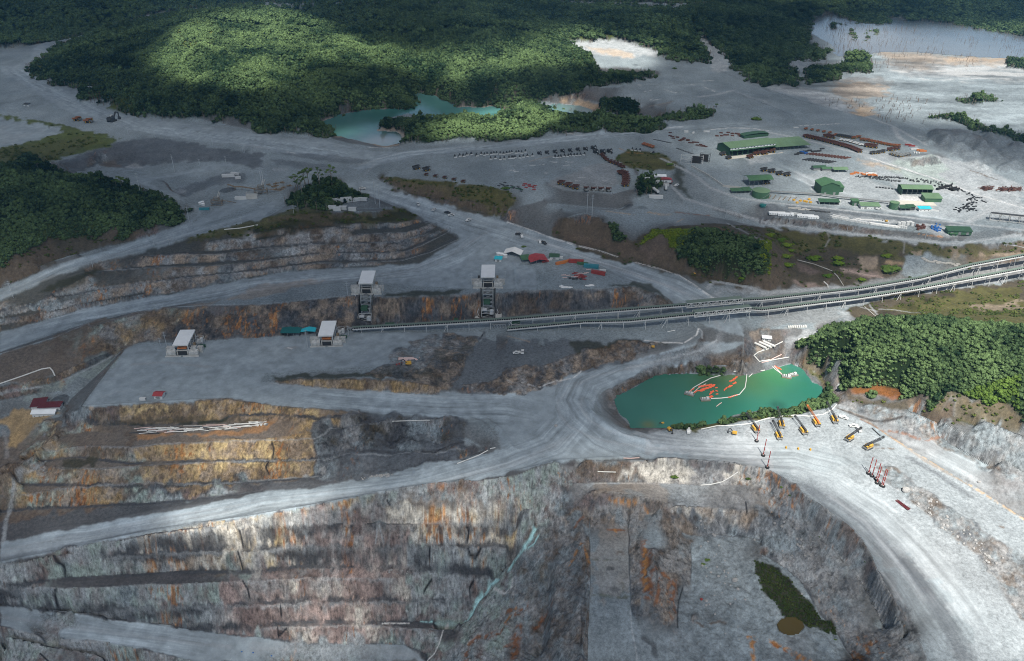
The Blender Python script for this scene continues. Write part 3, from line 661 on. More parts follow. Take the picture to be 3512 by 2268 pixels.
F darkveg 3 .7 11:50,570 350,515 700,495 1150,495 1350,470 1500,530 1400,580 1000,560 400,600
F darkveg 3 .7 10:300,1250 600,1080 900,1030 800,1100 500,1220
F darkveg 3 .7 22:550,190 1300,190 1500,210 900,290 620,330
F tan 8 .6 03:1000,470 2385,545 2385,600 1700,600 1200,540
F brown 8 .4 03:1150,580 1650,560 1650,660 1300,670
F brown 8 .4 03:700,700 1100,700 1200,760 900,800 600,790
F forest 2 1 03:640,205 720,200 720,245 640,250
F forest 2 1 03:750,215 850,215 860,255 760,255
F forest 2 1 03:820,265 945,265 950,385 830,390
F forest 2 1 03:960,280 1050,285 1040,330 960,340
F forest 2 1 03:1320,125 1410,125 1410,195 1320,195
F forest 2 1 03:1430,115 1480,115 1480,180 1430,180
F forest 2 1 03:2220,540 2600,530 2600,640 2240,620
F forest 3 1 03:730,590 760,500 930,490 1000,620 1000,670 720,670 700,740 400,760 380,640 500,580
F grass 3 1 00:960,990 1230,850 1290,870 1200,1030
F grass 5 .9 00:1560,410 1700,160 1800,180 2020,270 1900,440
F grass 3 .6 00:250,600 430,500 420,560 320,680
F grass 6 .9 02:0,100 700,130 1050,300 1000,360 480,380 300,330 100,240
F olive 4 .7 02:570,440 740,510 770,620 600,600
F brown 3 .5 02:1330,960 1500,920 1420,980
'''
PAL['chalky'] = np.array((.52, .49, .43)); PAL['darkveg'] = np.array((.022, .023, .009))
KM = dict(brownbank2=['slate', 'tan', 'brown', 'dark', 'ash', 'brown'], cool=['ash', 'pale', 'gravel', 'mint', 'pale', 'purple', 'mint'], stained=['chalky', 'tan', 'chalky', 'pale', 'chalky', 'gold', 'chalky'], mauve=['purple', 'pink', 'ash', 'purple', 'ash', 'purple', 'chalky'],
          gold=['brown', 'ochre', 'tan', 'gold', 'brown', 'tan', 'ochre'], rusty=['brown', 'tan', 'ash', 'brown', 'ochre', 'mint', 'brown'], darkgrey=['dark', 'slate', 'drab', 'gravel', 'dark', 'ash'],
          ironwall=['dark', 'slate', 'dark', 'brown', 'slate', 'dark', 'tan'], tawny=['slate', 'tan', 'pale', 'brown', 'ash', 'tan', 'gravel'], greyrock=['gravel', 'ash', 'brown', 'slate', 'ash', 'tan'],
          chalk=['gravel', 'ash', 'gravel', 'pale', 'ash', 'slate', 'ash'], chalk2=['ash', 'chalky', 'pale', 'ash', 'tan', 'chalky'], rim=['brown', 'ash', 'drab', 'ash'], brownbank=['drab', 'slate', 'brown', 'dark', 'tan'])
RC = rk0.copy(); lines = [l for l in ZONES.strip().splitlines() if not l.startswith('#')]
RUSTW = np.full((NV, NU), .12)
THR = dict(tawny=(.2, .4), ironwall=(.2, .5), rusty=(.2, .45), brownbank=(.2, .45), rim=(.25, .5), greyrock=(.2, .45), gold=(.22, .5), darkgrey=(.15, .4), chalk=(.25, .6))
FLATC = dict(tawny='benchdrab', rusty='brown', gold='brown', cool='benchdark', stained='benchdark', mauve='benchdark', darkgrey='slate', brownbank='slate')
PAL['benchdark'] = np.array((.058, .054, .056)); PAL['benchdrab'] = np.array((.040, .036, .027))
PAL['chalky'] = np.array((.52, .49, .43)); PAL['mauvegrey'] = np.array((.115, .108, .112))
for l in lines:
    t_, key, jit, k_, s_ = l.split(' ', 4)
    if t_ != 'K': continue
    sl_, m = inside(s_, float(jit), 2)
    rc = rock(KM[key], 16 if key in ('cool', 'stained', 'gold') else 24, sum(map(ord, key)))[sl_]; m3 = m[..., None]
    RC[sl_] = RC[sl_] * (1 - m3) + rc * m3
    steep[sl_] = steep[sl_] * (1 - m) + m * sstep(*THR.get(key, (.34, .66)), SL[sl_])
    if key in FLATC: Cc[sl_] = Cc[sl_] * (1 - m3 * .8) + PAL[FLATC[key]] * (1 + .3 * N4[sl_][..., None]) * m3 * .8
    RUSTW[sl_] = RUSTW[sl_] * (1 - m) + m * dict(stained=.75, gold=.3, cool=.25, rusty=.55, mauve=.12, ironwall=.3, tawny=.2, chalk=.06, darkgrey=.15).get(key, .1)
# rust and manganese streaks run down the faces
Yz = Y + Z * .16
st = fbm(X / 2.2, Yz / 5, 4, 211); st2 = fbm(X / 30, Y / 60, 3, 213)
rs = sstep(.05, .5, st + st2 * 1.3 - .72 + RUSTW * .72)[..., None] * .85
rcol = PAL['rust'] + (PAL['orange'] * 1.25 - PAL['rust']) * np.clip(.5 + fbm(X / 3, Y / 5, 3, 219), 0, 1)[..., None]
RC = RC * (1 - rs) + rcol * rs
lt = sstep(.2, .55, fbm(X / 1.8, (Y + Z * .3) / 5, 4, 223) + .4 * fbm(X / 25, Y / 40, 2, 225))[..., None] * .4
RC = RC * (1 + lt * .8); dk = sstep(.18, .5, fbm(X / 2.4, (Y + Z * .35) / 5, 4, 227) + .3 * N3)[..., None]; RC = RC * (1 - .45 * dk)
RK = steep.copy(); Cc = Cc * (1 - steep[..., None]) + RC * steep[..., None]
FM = {k: np.zeros((NV, NU)) for k in ('forest', 'grass', 'lime', 'olive', 'drab')}
for grp_, key, k_ in ((TOES, 'dark', .92), (CRESTS, 'pale', .45)):          # dark band along the foot of each face, pale broken edge at its top
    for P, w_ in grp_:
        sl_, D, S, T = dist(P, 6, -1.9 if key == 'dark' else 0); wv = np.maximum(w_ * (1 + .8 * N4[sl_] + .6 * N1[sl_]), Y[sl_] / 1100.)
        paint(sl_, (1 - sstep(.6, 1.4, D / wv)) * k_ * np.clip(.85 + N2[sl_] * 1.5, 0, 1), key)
for l in lines:
    t_, key, jit, k_, s_ = l.split(' ', 4)
    if t_ != 'F': continue
    sl_, m = inside(s_, float(jit), 1 if key in ('forest', 'grass') else 2)
    veg = key in ('forest', 'grass', 'lime', 'olive', 'drab', 'darkveg')
    mm = m * float(k_)
    if not veg and key not in ('rust',): mm = mm * (1 - .8 * steep[sl_])
    vv = (1 + .35 * fbm(X[sl_] / 9, Y[sl_] / 9, 4, 300 + len(s_) % 50))[..., None]
    if key == 'asphalt': SM[sl_] = np.maximum(SM[sl_], m)
    if key == 'asphalt': q3 = (m * (1 - .9 * steep[sl_]))[..., None]; Cc[sl_] = Cc[sl_] * (1 - q3) + PAL['gravel'] * (1 + .22 * flatv[sl_]) * q3
    c = PAL[key] * vv; m3 = mm[..., None]; Cc[sl_] = Cc[sl_] * (1 - m3) + c * m3
    if key in FM: FM[key][sl_] = np.maximum(FM[key][sl_], m)
    elif not veg and float(k_) > .5:
        for q_ in FM.values(): q_[sl_] *= 1 - m
    if veg: VG[sl_] = np.maximum(VG[sl_], m * (1 if key in ('forest', 'grass') else .6)); RK[sl_] *= (1 - .85 * m)
farv = sstep(-5, -25, VV) * 1.0; Cc = Cc * (1 - farv[..., None]) + PAL['forest'] * 1.6 * farv[..., None]; FM['forest'] = np.maximum(FM['forest'], farv); RK *= 1 - farv
# rubble banks and raked slopes
for s_, kk, kx in (('21:1880,600 2100,560 2385,435 22:340,400 620,290 1000,200 1400,195 1250,320 850,395 590,500 400,590 100,680 21:2100,655', 'brownbank2', .9), ('21:1720,110 2050,150 1960,300 1850,590 1640,480 1560,400', 'brownbank', .8), ('21:1150,400 1560,400 1850,600 1760,640 1400,540 1000,500', 'brownbank', .7)):
    sl_, m = inside(s_, 2, 1); rc = rock(KM[kk], 12, 791)[sl_] * (1 + .5 * N4[sl_][..., None]); q3 = (m * kx)[..., None]; Cc[sl_] = Cc[sl_] * (1 - q3) + rc * q3; RK[sl_] = np.maximum(RK[sl_], m)
for s_ in ('33:1000,-60 1290,10 1420,60 1600,170 1900,370 2280,610 2700,890 2700,1500 2280,1210 2100,1000 2000,770 1850,590 1560,410 1430,260 1280,120', '23:1040,1340 1130,1320 1250,1370 1480,1537 1300,1537 1200,1450 1120,1400',
           '23:1170,880 1350,860 1700,1090 1900,1220 2385,1460 2500,1560 2385,1530 1880,1260 1650,1150 1300,960', '30:1100,500 1300,445 1700,390 2280,300 31:0,300 700,190 1200,70 1560,0 2280,60 2280,180 1300,175 1000,180 700,235 0,298 30:1900,345',
           '23:760,790 950,760 1200,830 1300,900 1000,900', '32:0,560 200,420 400,300 640,280 690,800 640,1540 0,1600', '21:1250,300 1650,100 1720,200 1500,430 1230,380'):
    sl_, m = inside(s_, 3, 2); rc = rock(['slate', 'ash', 'gravel', 'brown', 'ash', 'gravel'], 11, 777)[sl_] * (1 + .5 * N4[sl_][..., None]); q3 = (m * .8)[..., None]
    Cc[sl_] = Cc[sl_] * (1 - q3) + rc * q3; RK[sl_] = np.maximum(RK[sl_], m * .75)
# grassed terraces: greener on the flats, bare on the risers
tg = (VG > .3) & (VG < .8); tg = blur(tg.astype(float), 1) * sstep(.35, .8, SL)
Cc = Cc * (1 - .55 * tg[..., None]) + (PAL['brown'] * (1 + .4 * N4[..., None])) * .55 * tg[..., None]
# ---- long thin marks: colour | half width m | strength | course
LINES = '''
# wheel-polished lanes of the haul roads (pale and dark bands)
dust 5 .5 30:0,620 900,440 1500,330 2280,200 31:0,215 900,80 21:1500,1510 2385,1290 22:300,1200 600,1050
dust 2 .5 30:0,580 900,395 1500,280 31:76,150 700,60 
slate 3 .7 30:0,660 900,480 1700,345 31:0,265 800,120
dust 3 .5 30:0,1150 600,1240 1400,1350 2000,1420
pale 2 .6 30:100,1310 400,1350 600,1390 900,1400
dust 6 .5 31:0,1420 500,1450 1000,1450 1400,1500
dust 4.6 .8 12:100,680 500,850 1000,1020 1500,1180 1800,1330 22:1950,100 1900,250 1600,330 1100,440
dust 3.8 .8 12:250,740 700,900 1200,1070 1600,1230
pale 1.6 .7 22:1900,180 1750,270 1450,350 1100,430
dust 2.5 .55 22:1100,440 800,500 560,620 460,740 470,850 560,960 760,1060 1000,1120 1400,1160 2385,1180
dust 2 .5 22:680,700 670,790 740,900 900,1000 1150,1080
dust 2 .5 22:0,540 300,640 640,560
dust 2.2 .55 11:0,1180 700,1130 1300,1075 1700,960 2000,760 2150,660 2385,650 12:100,670
dust 2.4 .5 11:0,1130 800,1090 1350,1040 1750,900 2050,720
dust 2.2 .55 10:0,1280 400,1120 900,920 1500,760 2000,620 2385,520
dust 2 .5 10:300,1537 900,1340 1500,1270 2385,1160
dust 2 .5 10:0,1240 300,1120 800,890
dust 2.2 .55 11:1000,170 1100,60 1300,0 01:1300,1460 2385,1340 02:500,1260 1000,1220 1600,1160
dust 3.4 .8 01:960,1500 1300,1400 2385,1290 02:600,1220 1400,1150
dust 2 .5 11:1130,200 1500,380 2000,570 12:0,660
pale 3.8 .8 12:1450,180 1490,260 1600,370 1850,450 2385,600 13:500,660 1000,715 1700,785 1900,770 2385,700
pale 3.8 .8 12:1400,10 1700,160 1850,280 2100,370 2385,410 13:500,455 1200,530 1900,610 2385,660
pale 4.6 .8 03:0,1190 300,1250 900,1400 1200,1510 13:1100,40 1600,200 2100,400 2385,460
white 1.2 .8 13:1000,10 1500,170 2000,350 2385,460
slate 2 .7 13:1080,50 1600,215 2050,400
pale 5.7 .8 13:1870,590 2100,460 2130,420 2385,540
pale 3.8 .8 12:1820,1190 1870,1130 2050,1150 2385,1230 13:0,1235 700,1180
dust 5.7 .8 12:2385,1240 1950,1195 1850,1290
dust 3.8 .8 12:2000,600 2385,790
pale 3.8 .8 03:950,1060 1200,1150 1500,1320
white 1.2 .8 03:350,1145 700,1125
white 1.5 .8 02:980,1200 1300,1175 1600,1150
white 1.1 .8 02:1850,1180 2000,1165 2200,1165 2385,1190
white 1.1 .6 02:500,1225 700,1230
white 1 .7 01:1050,1340 1250,1345
white 1 .8 01:300,1380 375,1392
pale 1.2 .7 00:2150,1310 2385,1340 01:0,1335 150,1352
pale 1.2 .7 00:100,1300 130,1320
white .8 .8 12:0,598 200,660 350,720 600,800 850,860 1000,910
white .8 .8 12:1160,960 1400,1025 1560,1080 1700,1170 1880,1300
white .8 .9 22:1250,180 1450,200 1600,205 1720,130 1740,70
pale .8 .9 22:1770,160 1770,100 1745,70
slate 3 .6 12:400,870 900,1030 1350,1210
dust 5.7 .8 02:1750,880 2050,830 2385,940
slate 2.5 .7 02:1920,640 2385,830 03:0,790 300,900 900,1060
slate 2 .7 03:0,930 280,1050
slate 2 .7 02:2050,840 2385,960
pale 1.6 .7 20:0,660 250,610 380,605
pale 1.5 .6 20:580,545 800,440 1090,290
white .8 .7 22:130,560 300,600 430,560 600,520 670,460
pale .8 .7 21:950,830 850,800
pale 1 .6 21:130,565 400,600 800,635 1200,655 1550,690 1750,690
tan 1 .7 22:0,140 150,180 200,195
tan 1.5 .6 23:700,800 900,870 1050,980 1200,1090 1500,1290 1900,1520
sand 1.4 .9 23:1100,1020 1500,1270 1930,1530 33:1780,0 2280,320
brown 1.5 .8 23:690,800 850,850 1000,905 1150,910 1270,880
rust 1.6 .6 23:1120,1000 1250,1010 1400,1070 1520,1085 1650,1050
rust 1.3 .7 23:900,900 1100,1010 1200,1080
slate 9 .95 33:1250,700 1350,800 1450,960 1600,1200 1700,1400 1800,1600
slate 4 .8 23:1330,1240 1600,1400 1900,1600
slate 7 .8 33:400,30 700,180 900,350 1100,560 1300,780 1400,900
slate 2 .6 33:400,60 700,300 850,450
dust 3 .6 33:600,100 900,330 1150,650 1400,1000
# cracks in the pit wall
black .35 1 30:480,660 540,700 570,740 565,800
black .4 1 30:492,915 480,950 490,1030
black .35 1 30:2075,400 2095,450 2110,530
black .4 1 30:2068,595 2095,680 2110,735
black .35 1 30:2105,840 2150,910 2170,990
black .3 1 30:350,1475 420,1540
black .35 1 31:1545,830 1505,890 1480,940
black .4 1 31:1910,840 1875,900 1880,970
black .3 1 31:1530,560 1528,640
black .3 1 31:1860,560 1890,630 1930,640 1975,560
black .3 1 31:1850,370 1870,410 1860,490
black .3 1 31:235,1055 240,1150
black .3 1 31:210,1250 215,1330 285,1260
black .3 1 21:165,1100 185,1170 175,1240
black .3 1 21:135,1285 110,1330 140,1395
black .3 1 31:1160,150 1185,190
black .3 1 32:2070,160 2080,250
black .5 .8 32:1525,900 1490,1010 1475,1150 1480,1250
wet 1.6 .8 23:700,800 850,860 1020,912 1160,912 1275,880
# turquoise seep and the mineral trails beside it
turq 2.4 .9 32:240,400 190,500 120,590 60,680 20,740
turq .7 .9 32:270,450 230,530 180,560
pale 2.4 .6 31:2280,830 2120,840 2060,880
turq 2.2 .9 31:2120,840 2060,880 2010,960 1940,1030 1900,1120 1870,1180
white 1.4 .9 31:2090,905 2180,955 2240,900 2250,830
pale .9 .8 31:2090,940 2040,1050 1990,1080
turq .8 .9 31:1870,1185 1800,1215 1600,1205 1450,1195
mint 2.2 .8 31:1800,1210 1600,1205
white .8 .9 31:1120,1212 1350,1210
white .6 .9 31:1690,1225 1640,1290 1610,1400 1570,1480 1510,1540
pale .7 .8 32:290,640 200,760 130,810 60,880
ash 2 .6 31:1800,1290 1770,1370 1750,1440
mint 2 .7 32:30,780 20,900
# seeps that cross the benches
ash 1.6 .6 31:1200,320 1180,440 1170,520 1160,700
ash 2 .5 31:1280,320 1290,560 1270,700
pale .6 .8 31:1075,360 1070,430 1060,510
pale .6 .8 31:1090,370 1115,450 1130,500
# pale trail lower left
pale 1.6 .6 20:410,1280 300,1360 200,1380 130,1450 110,1537
pale 2.5 .6 30:130,0 100,120 90,220 60,300 40,420 30,500
ash 2.5 .5 20:60,1240 60,1100 30,1000
# rust on the lower right of the pit
rust 5 .85 32:1200,520 1210,620 1190,760 1230,880 1220,960
orange 2.5 .8 32:1200,560 1200,900
rust 3 .8 32:1260,740 1340,760 1390,830 1450,860 1440,960 1400,1000
rust 2 .8 32:1330,820 1310,950 1290,1050
orange 2.4 .8 32:650,520 600,600 540,700
orange 1.6 .8 32:650,520 690,620 715,700
rust 1.6 .6 32:660,290 610,340 590,380
orange 1.5 .8 32:1160,130 1180,200 1220,250
orange 2 .8 32:890,140 1000,155 1110,160
rust 1.2 .8 32:870,400 1020,400
orange 1.5 .8 32:940,400 940,440
rust 3 .85 32:10,1100 80,1130 160,1070
rust 3 .8 32:240,1250 300,1180 370,1080
rust 4 .8 32:60,1350 100,1250 60,1500
rust 3 .8 31:2200,1200 2120,1300 1950,1330 1850,1420 1850,1540
orange 2 .85 31:2280,1080 2240,1130 2200,1200
rust 2.4 .7 31:2180,1430 2250,1380
olive 2 .5 32:720,950 850,970 1000,990 1080,985
olive 1.5 .5 32:1000,850 1020,980
olive 1.4 .4 32:740,660 950,660
orange 2 .9 32:2090,1340 2160,1350 2120,1400 2140,1537
orange 2.5 .95 33:80,1370 140,1420 220,1440 300,1500 420,1530
rust 1.6 .8 33:90,1390 200,1450 300,1510
pale .8 .7 32:1070,1100 1080,1250 1110,1400 1130,1540
black .6 .6 32:640,1100 650,1250 640,1400
brown 2.4 .7 32:1620,1200 1700,1240 1850,1200 1900,1230
# dark deposits, puddles, spots
wet 3 .7 32:1180,1340 1270,1400 1280,1480
slate 7 .6 32:1660,370 1750,420 1880,420
brown 4 .6 32:1540,370 1560,420
brown 3 .6 32:960,600 990,600
wet 2.4 .7 32:880,735 915,735
wet 3 .6 32:910,910 950,920
wet 2 .6 32:1290,680 1300,680
slate 8 .6 32:800,80 830,60
tan 5 .6 32:770,60 870,50
gravel 5 .5 32:1050,60 1150,90
brown 1.8 .8 33:2080,370 2100,375
drab 2.4 .7 23:960,1130 1050,1130
brown 1.6 .8 23:1040,1160 1200,1165
slate 3 .4 21:1050,380 1250,290 1300,250
ash 3 .5 21:300,250 380,240
white 1 .8 21:310,245 360,262
ash 2 .6 21:1800,190 1860,205
ash 2 .6 21:1800,240 1880,245
tan 2 .7 21:1800,290 1860,290
pale 2 .4 21:0,200 140,208
ash 3 .35 20:1200,400 1500,380 1900,420
slate 4 .5 20:1250,290 1400,280
slate 5 .4 20:1800,320 2050,260
slate 5 .4 20:1500,520 2000,460 
pale 1 .5 20:930,700 1050,650 1150,640
# laydown yard litter
white 1.5 .85 12:390,40 450,45
white 1.4 .85 12:530,40 590,42
white 1.2 .85 12:510,75 560,72
white 1.2 .8 12:210,72 250,74
white 1 .8 12:300,68 330,68
white 1.2 .8 12:20,118 60,118
white 1 .8 12:65,128 95,128
white 1.2 .7 12:620,215 660,215
white 1.4 .7 12:870,212 905,212
white 1 .6 12:650,185 700,185
white 1 .8 12:340,142 360,142
white .8 .8 11:2340,75 2370,75
white .8 .8 11:2330,115 2370,118
dust 5.7 .8 12:700,100 800,160 830,250 900,190
tan 1.5 .6 02:200,1470 300,1440 420,1420
sand 2 .6 12:900,490 1150,520
sand 4 .7 12:1290,500 1400,520 1480,520
rust 3.5 .7 12:1540,500 1650,515 1830,530
rust 3 .6 12:1900,630 2000,670 2100,690
sand 1.6 .7 12:1540,590 1600,560
orange 1.6 .6 02:1020,1350 1100,1390 1230,1395
tan 1.5 .6 02:1300,965 1500,925
white 2 .6 02:1190,775 1225,775
white 2 .6 02:1250,835 1310,825
white 2 .5 02:1430,820 1540,845
white 2 .5 02:1620,770 1700,772
white 2 .6 02:1770,735 1880,730
white 2 .6 02:1780,790 1890,830
pale 3.8 .8 02:1740,880 1900,860 2060,825
white 1.6 .6 02:1300,910 1400,905
white 3 .5 03:750,590 900,600
white 2 .5 03:1430,1240 1470,1242
pale 5.7 .8 03:1200,1160 1250,1250 1450,1370
brown 3 .8 13:1900,120 2000,150 2130,200
brown 3 .8 13:1960,140 2060,180
tan 2 .5 13:2120,880 2385,880
orange 1.4 .9 13:1430,700 1480,705
orange 1.6 .9 13:1510,710 1640,722
pink 1.4 .7 13:720,1010 900,1060 1100,1090
ash 1.2 .6 13:600,690 620,740 580,810
ash 1.2 .5 13:1300,770 1290,870
pale 1.4 .6 13:900,1360 1050,1400
pale 1 .7 13:1070,1380 1200,1385 1380,1415 1480,1410
pale 1.4 .6 13:980,1340 1050,1430
rust 1.6 .5 20:560,510 590,580
brown 3 .7 20:1340,840 1250,880
sand 1.4 .6 20:820,790 850,800
'''
for l in LINES.strip().splitlines():
    if l.startswith('#'): continue
    key, hw, k_, s_ = l.split(' ', 3); hw = float(hw); k_ = float(k_)
    sl_, D, S, T = dist(s_, 8)
    gs = max(1.0, 1.0)
    cell = (Y[sl_] / 560.0) * .8                       # never thinner than the mesh can hold
    hwv = np.maximum(hw * (1 + .5 * N4[sl_]), cell * .9)
    m = (1 - sstep(.3, 1.5, D / hwv)) * k_ * (.62 if key in ('dust', 'asphalt', 'slate') else 1)
    if key in ('dust', 'asphalt') : m = m * (.55 + .9 * np.clip(fbm(S / 60, T / 2.5, 3, 401) + .3, 0, 1))
    if key in ('rust', 'orange', 'turq', 'white', 'olive', 'brown', 'ochre', 'sand'): m = m * sstep(-.35, .15, fbm(X[sl_] / 3.5, Y[sl_] / 3.5, 3, 431) + (.25 if key in ('white', 'turq') else 0))
    paint(sl_, np.clip(m, 0, 1), key)
    if key in ('turq', 'white', 'black', 'orange', 'rust', 'gold'): RK[sl_] *= (1 - .7 * m)
# lanes: fine streaks that follow each haul road
LANES = '''
34 22:2080,60 1950,200 1500,340 1000,420 700,560 620,720 700,860 900,1020 1300,1160 2000,1220 23:300,1230 700,1330 1000,1537
26 30:0,600 900,450 1700,300 31:76,170 900,80 21:1500,1500 2300,1280 22:400,1120 600,900 560,700
26 30:0,1140 600,1230 1400,1330 2000,1430
30 21:200,680 900,740 1700,790 22:0,800 400,880
24 10:0,1270 600,1030 1300,800 2000,610 2385,500
22 10:0,1600 700,1450 1400,1330 2000,1230 11:0,1160 900,1090 1500,1020 1900,860 2150,680
30 11:900,260 1500,440 2000,600 12:300,780 900,960 1500,1150 1900,1350 22:1960,60
36 33:300,-100 600,100 900,300 1250,650 1600,1100 1900,1560
22 23:1000,900 1500,1150 2385,1600
22 02:0,1320 900,1230 1600,1160 2385,1130
20 01:960,1500 1400,1400 2385,1300
26 00:100,620 600,900 1200,1160 2385,1300 01:600,1380 1000,1440
20 13:0,20 600,300 1200,500 2000,620
'''
for l in LANES.strip().splitlines():
    w_, s_ = l.split(' ', 1); w_ = float(w_); sl_, D, S, T = dist(s_, 20)
    m = (1 - sstep(.7, 1.25, D / w_ * (1 + .3 * N1[sl_]))) * (1 - RK[sl_]) * (1 - VG[sl_]) * sstep(2, 60, S) * sstep(2, 60, S.max() - S)
    n = fbm(T / 2.2, S / 70, 4, 411, .75) * .5 + fbm(T / 9, S / 130, 2, 415) * .25
    Cc[sl_] *= (1 + (m * (n + .10))[..., None]); SM[sl_] = np.maximum(SM[sl_], m * .9)
sl_, m = inside('03:0,780 600,500 1200,500 2385,530 3200,560 3200,1400 2400,1280 2100,1210 1600,1060 900,1060', 8, 6)
q_ = fbm(X[sl_] / 150, Y[sl_] / 60, 6, 451, .65); Cc[sl_] *= (1 + m * (.9 * q_ - .05))[..., None]
sl_, m = inside('03:1000,560 1250,590 2385,600 3200,650 3200,760 2385,730 1600,740 1300,700 1150,620', 10, 8); paint(sl_, m * sstep(-.05, .3, fbm(X[sl_] / 90, Y[sl_] / 40, 5, 455)), 'white', .45)
# ---- relief of rock, rubble and gravel
fine = np.clip((1500 - Y) / 900, 0, 1)
rel = RK * (fbm(X / 9, Y / 9, 4, 501) * 2.6 + fbm(X / 2.6, Y / 5, 3, 505) * 1.3 * fine) + (1 - RK) * (fbm(X / 22, Y / 22, 4, 511) * .55)
far = sstep(1500, 3200, Y); midf = sstep(1150, 1400, Y) * (1 - far) * blur(FM['forest'], 6); rel += midf * (np.abs(fbm(X / 130, Y / 130, 3, 519)) * -52 + 14 + fbm(X / 40, Y / 40, 3, 523) * 5)
rel += far * VG * (fbm(X / 160, Y / 160, 4, 515) * 26 + fbm(X / 420, Y / 420, 3, 517) * 42)
foot = np.zeros_like(Z)
sl_, m = inside('32:1500,0 2280,0 33:300,60 750,370 1000,780 1430,1537 1000,1600 0,1600 32:1500,1540 1350,1540 1300,500', 3, 6)
rel[sl_] += m * (fbm(X[sl_] / 12, Y[sl_] / 12, 5, 531) * 3.2 + np.abs(fbm(X[sl_] / 5, Y[sl_] / 5, 3, 535)) * 1.5)
Cc[sl_] *= (1 + (m * fbm(X[sl_] / 7, Y[sl_] / 7, 4, 541) * .45))[..., None]
sl_, m = inside('32:380,200 640,300 700,1000 650,1540 100,1600 31:1700,1540 2100,1200', 3, 4)      # raked slope of the ridge
rel[sl_] += m * fbm((X[sl_] + Y[sl_] * .8) / 3.2, (Y[sl_] - X[sl_]) / 22, 3, 551) * 2.2
sl_, m = inside('21:600,950 1200,850 1850,850 1940,1050 1900,1260 1200,1420 600,1430', 3, 4)
rel[sl_] += m * fbm(X[sl_] / 16, Y[sl_] / 14, 4, 561) * 5
# cones of dumped rubble
for s_, h_, r_, key in (('31:480,975', 6.5, 11, 'purple'), ('31:40,1000', 4.5, 8, 'purple'), ('31:215,985', 3.5, 6, 'purple'), ('30:2110,1205', 5, 8, 'purple'),
                     ('30:770,1080', 3.5, 4, 'slate'), ('30:1410,595', 3, 4.5, 'slate'), ('30:1620,560', 2, 5, 'slate'), ('31:1090,300', 4, 9, 'gravel'),
                     ('31:1290,690', 6, 9, 'gravel'), ('31:1410,690', 4, 7, 'slate'), ('20:530,740', 5, 13, 'slate'), ('12:1100,445', 5, 9, 'slate'), ('12:1230,460', 4, 9, 'gravel'),
                     ('13:2090,330', 0, 1, 'ash'), ('22:950,780', 3, 6, 'ash'), ('13:1560,640', 4, 8, 'slate'), ('10:2070,300', 5, 14, 'slate'), ('32:870,190', 3, 6, 'ash')):
    P = at(s_)[0]; q = np.hypot(X - P.x, Y - P.y) / r_ + .18 * N1; b = np.clip(1 - q, 0, 1)
    rel += h_ * b; k_ = sstep(0, .12, b) * (1 - .8 * steep); Cc = Cc * (1 - k_[..., None] * .8) + PAL[key] * .75 * (1 + .5 * N4[..., None]) * k_[..., None] * .8
# grey mounds and furrows on the fill at the upper right
sl_, m = inside('03:1480,1290 1500,1210 1750,1170 2385,1290 3000,1400 3000,1600 2000,1537 1700,1400', 3, 4); rel[sl_] += m * np.abs(fbm(X[sl_] / 45, Y[sl_] / 40, 3, 571)) * 22
sl_, m = inside('02:1000,900 1300,720 2000,760 2385,850 2385,1030 1900,1050 1500,900', 3, 4); rel[sl_] += m * fbm(X[sl_] / 30, Y[sl_] / 14, 3, 577) * 3
sl_, m = inside('10:500,0 2000,0 1500,60 650,140', 3, 4); rel[sl_] += m * fbm(X[sl_] / 30, Y[sl_] / 30, 3, 579) * 4
Zs = Z.copy(); Z = Z + ZB + rel
TOWERS = at('11:1025,1242 11:2130,1185')
for p in TOWERS:                                   # slots cut into the wall for the two tower crushers
    m = (np.abs(X - p.x) < 10) & (Y < p.y - 1.5) & (Y > p.y - 34); Z[m] = np.minimum(Z[m], -73.4)
WATER_SUN = []
# water bodies: the ground is pressed below their level
for s_, lv in (('22:975,710 1200,580 1350,500 1500,480 1750,475 1960,470 2100,480 2200,505 2385,450 23:270,390 340,400 400,480 450,560 540,600 560,640 540,690 400,750 270,800 0,812 22:2050,855 1900,930 1700,960 1450,972 1130,972 1100,900 1010,840', -88),
               ('01:590,1110 750,1050 1100,985 1500,995 1500,930 1490,850 1600,840 1700,890 1830,920 1850,970 2050,975 2290,945 2310,1000 2200,1050 1900,1050 1550,1060 1400,1030 1150,1090 1160,1130 1110,1190 1290,1200 1380,1240 1330,1290 1200,1325 1000,1285 780,1235 720,1225 740,1180', -24),
               ('03:350,180 600,90 850,220 1150,230 1160,160 1500,180 1650,210 2385,340 3000,420 3000,530 2385,525 1900,500 1500,465 1100,455 800,500 700,495 640,400 400,250', -3.5),
               ('02:370,960 480,930 490,950 660,965 770,1000 770,1030 690,1030 600,1020 400,985', -24), ('o:1812,1448 1830,1438 1858,1440 1874,1455 1870,1472 1845,1480 1820,1474 1808,1460', -144.5)):
    sl_, m = inside(s_, .6, 2); zz = Z[sl_]
    Z[sl_] = np.where(m > .5, np.minimum(zz, lv - 1.5), np.where(m > .02, np.minimum(zz, lv + .25 + 2 * (.5 - m)), zz))
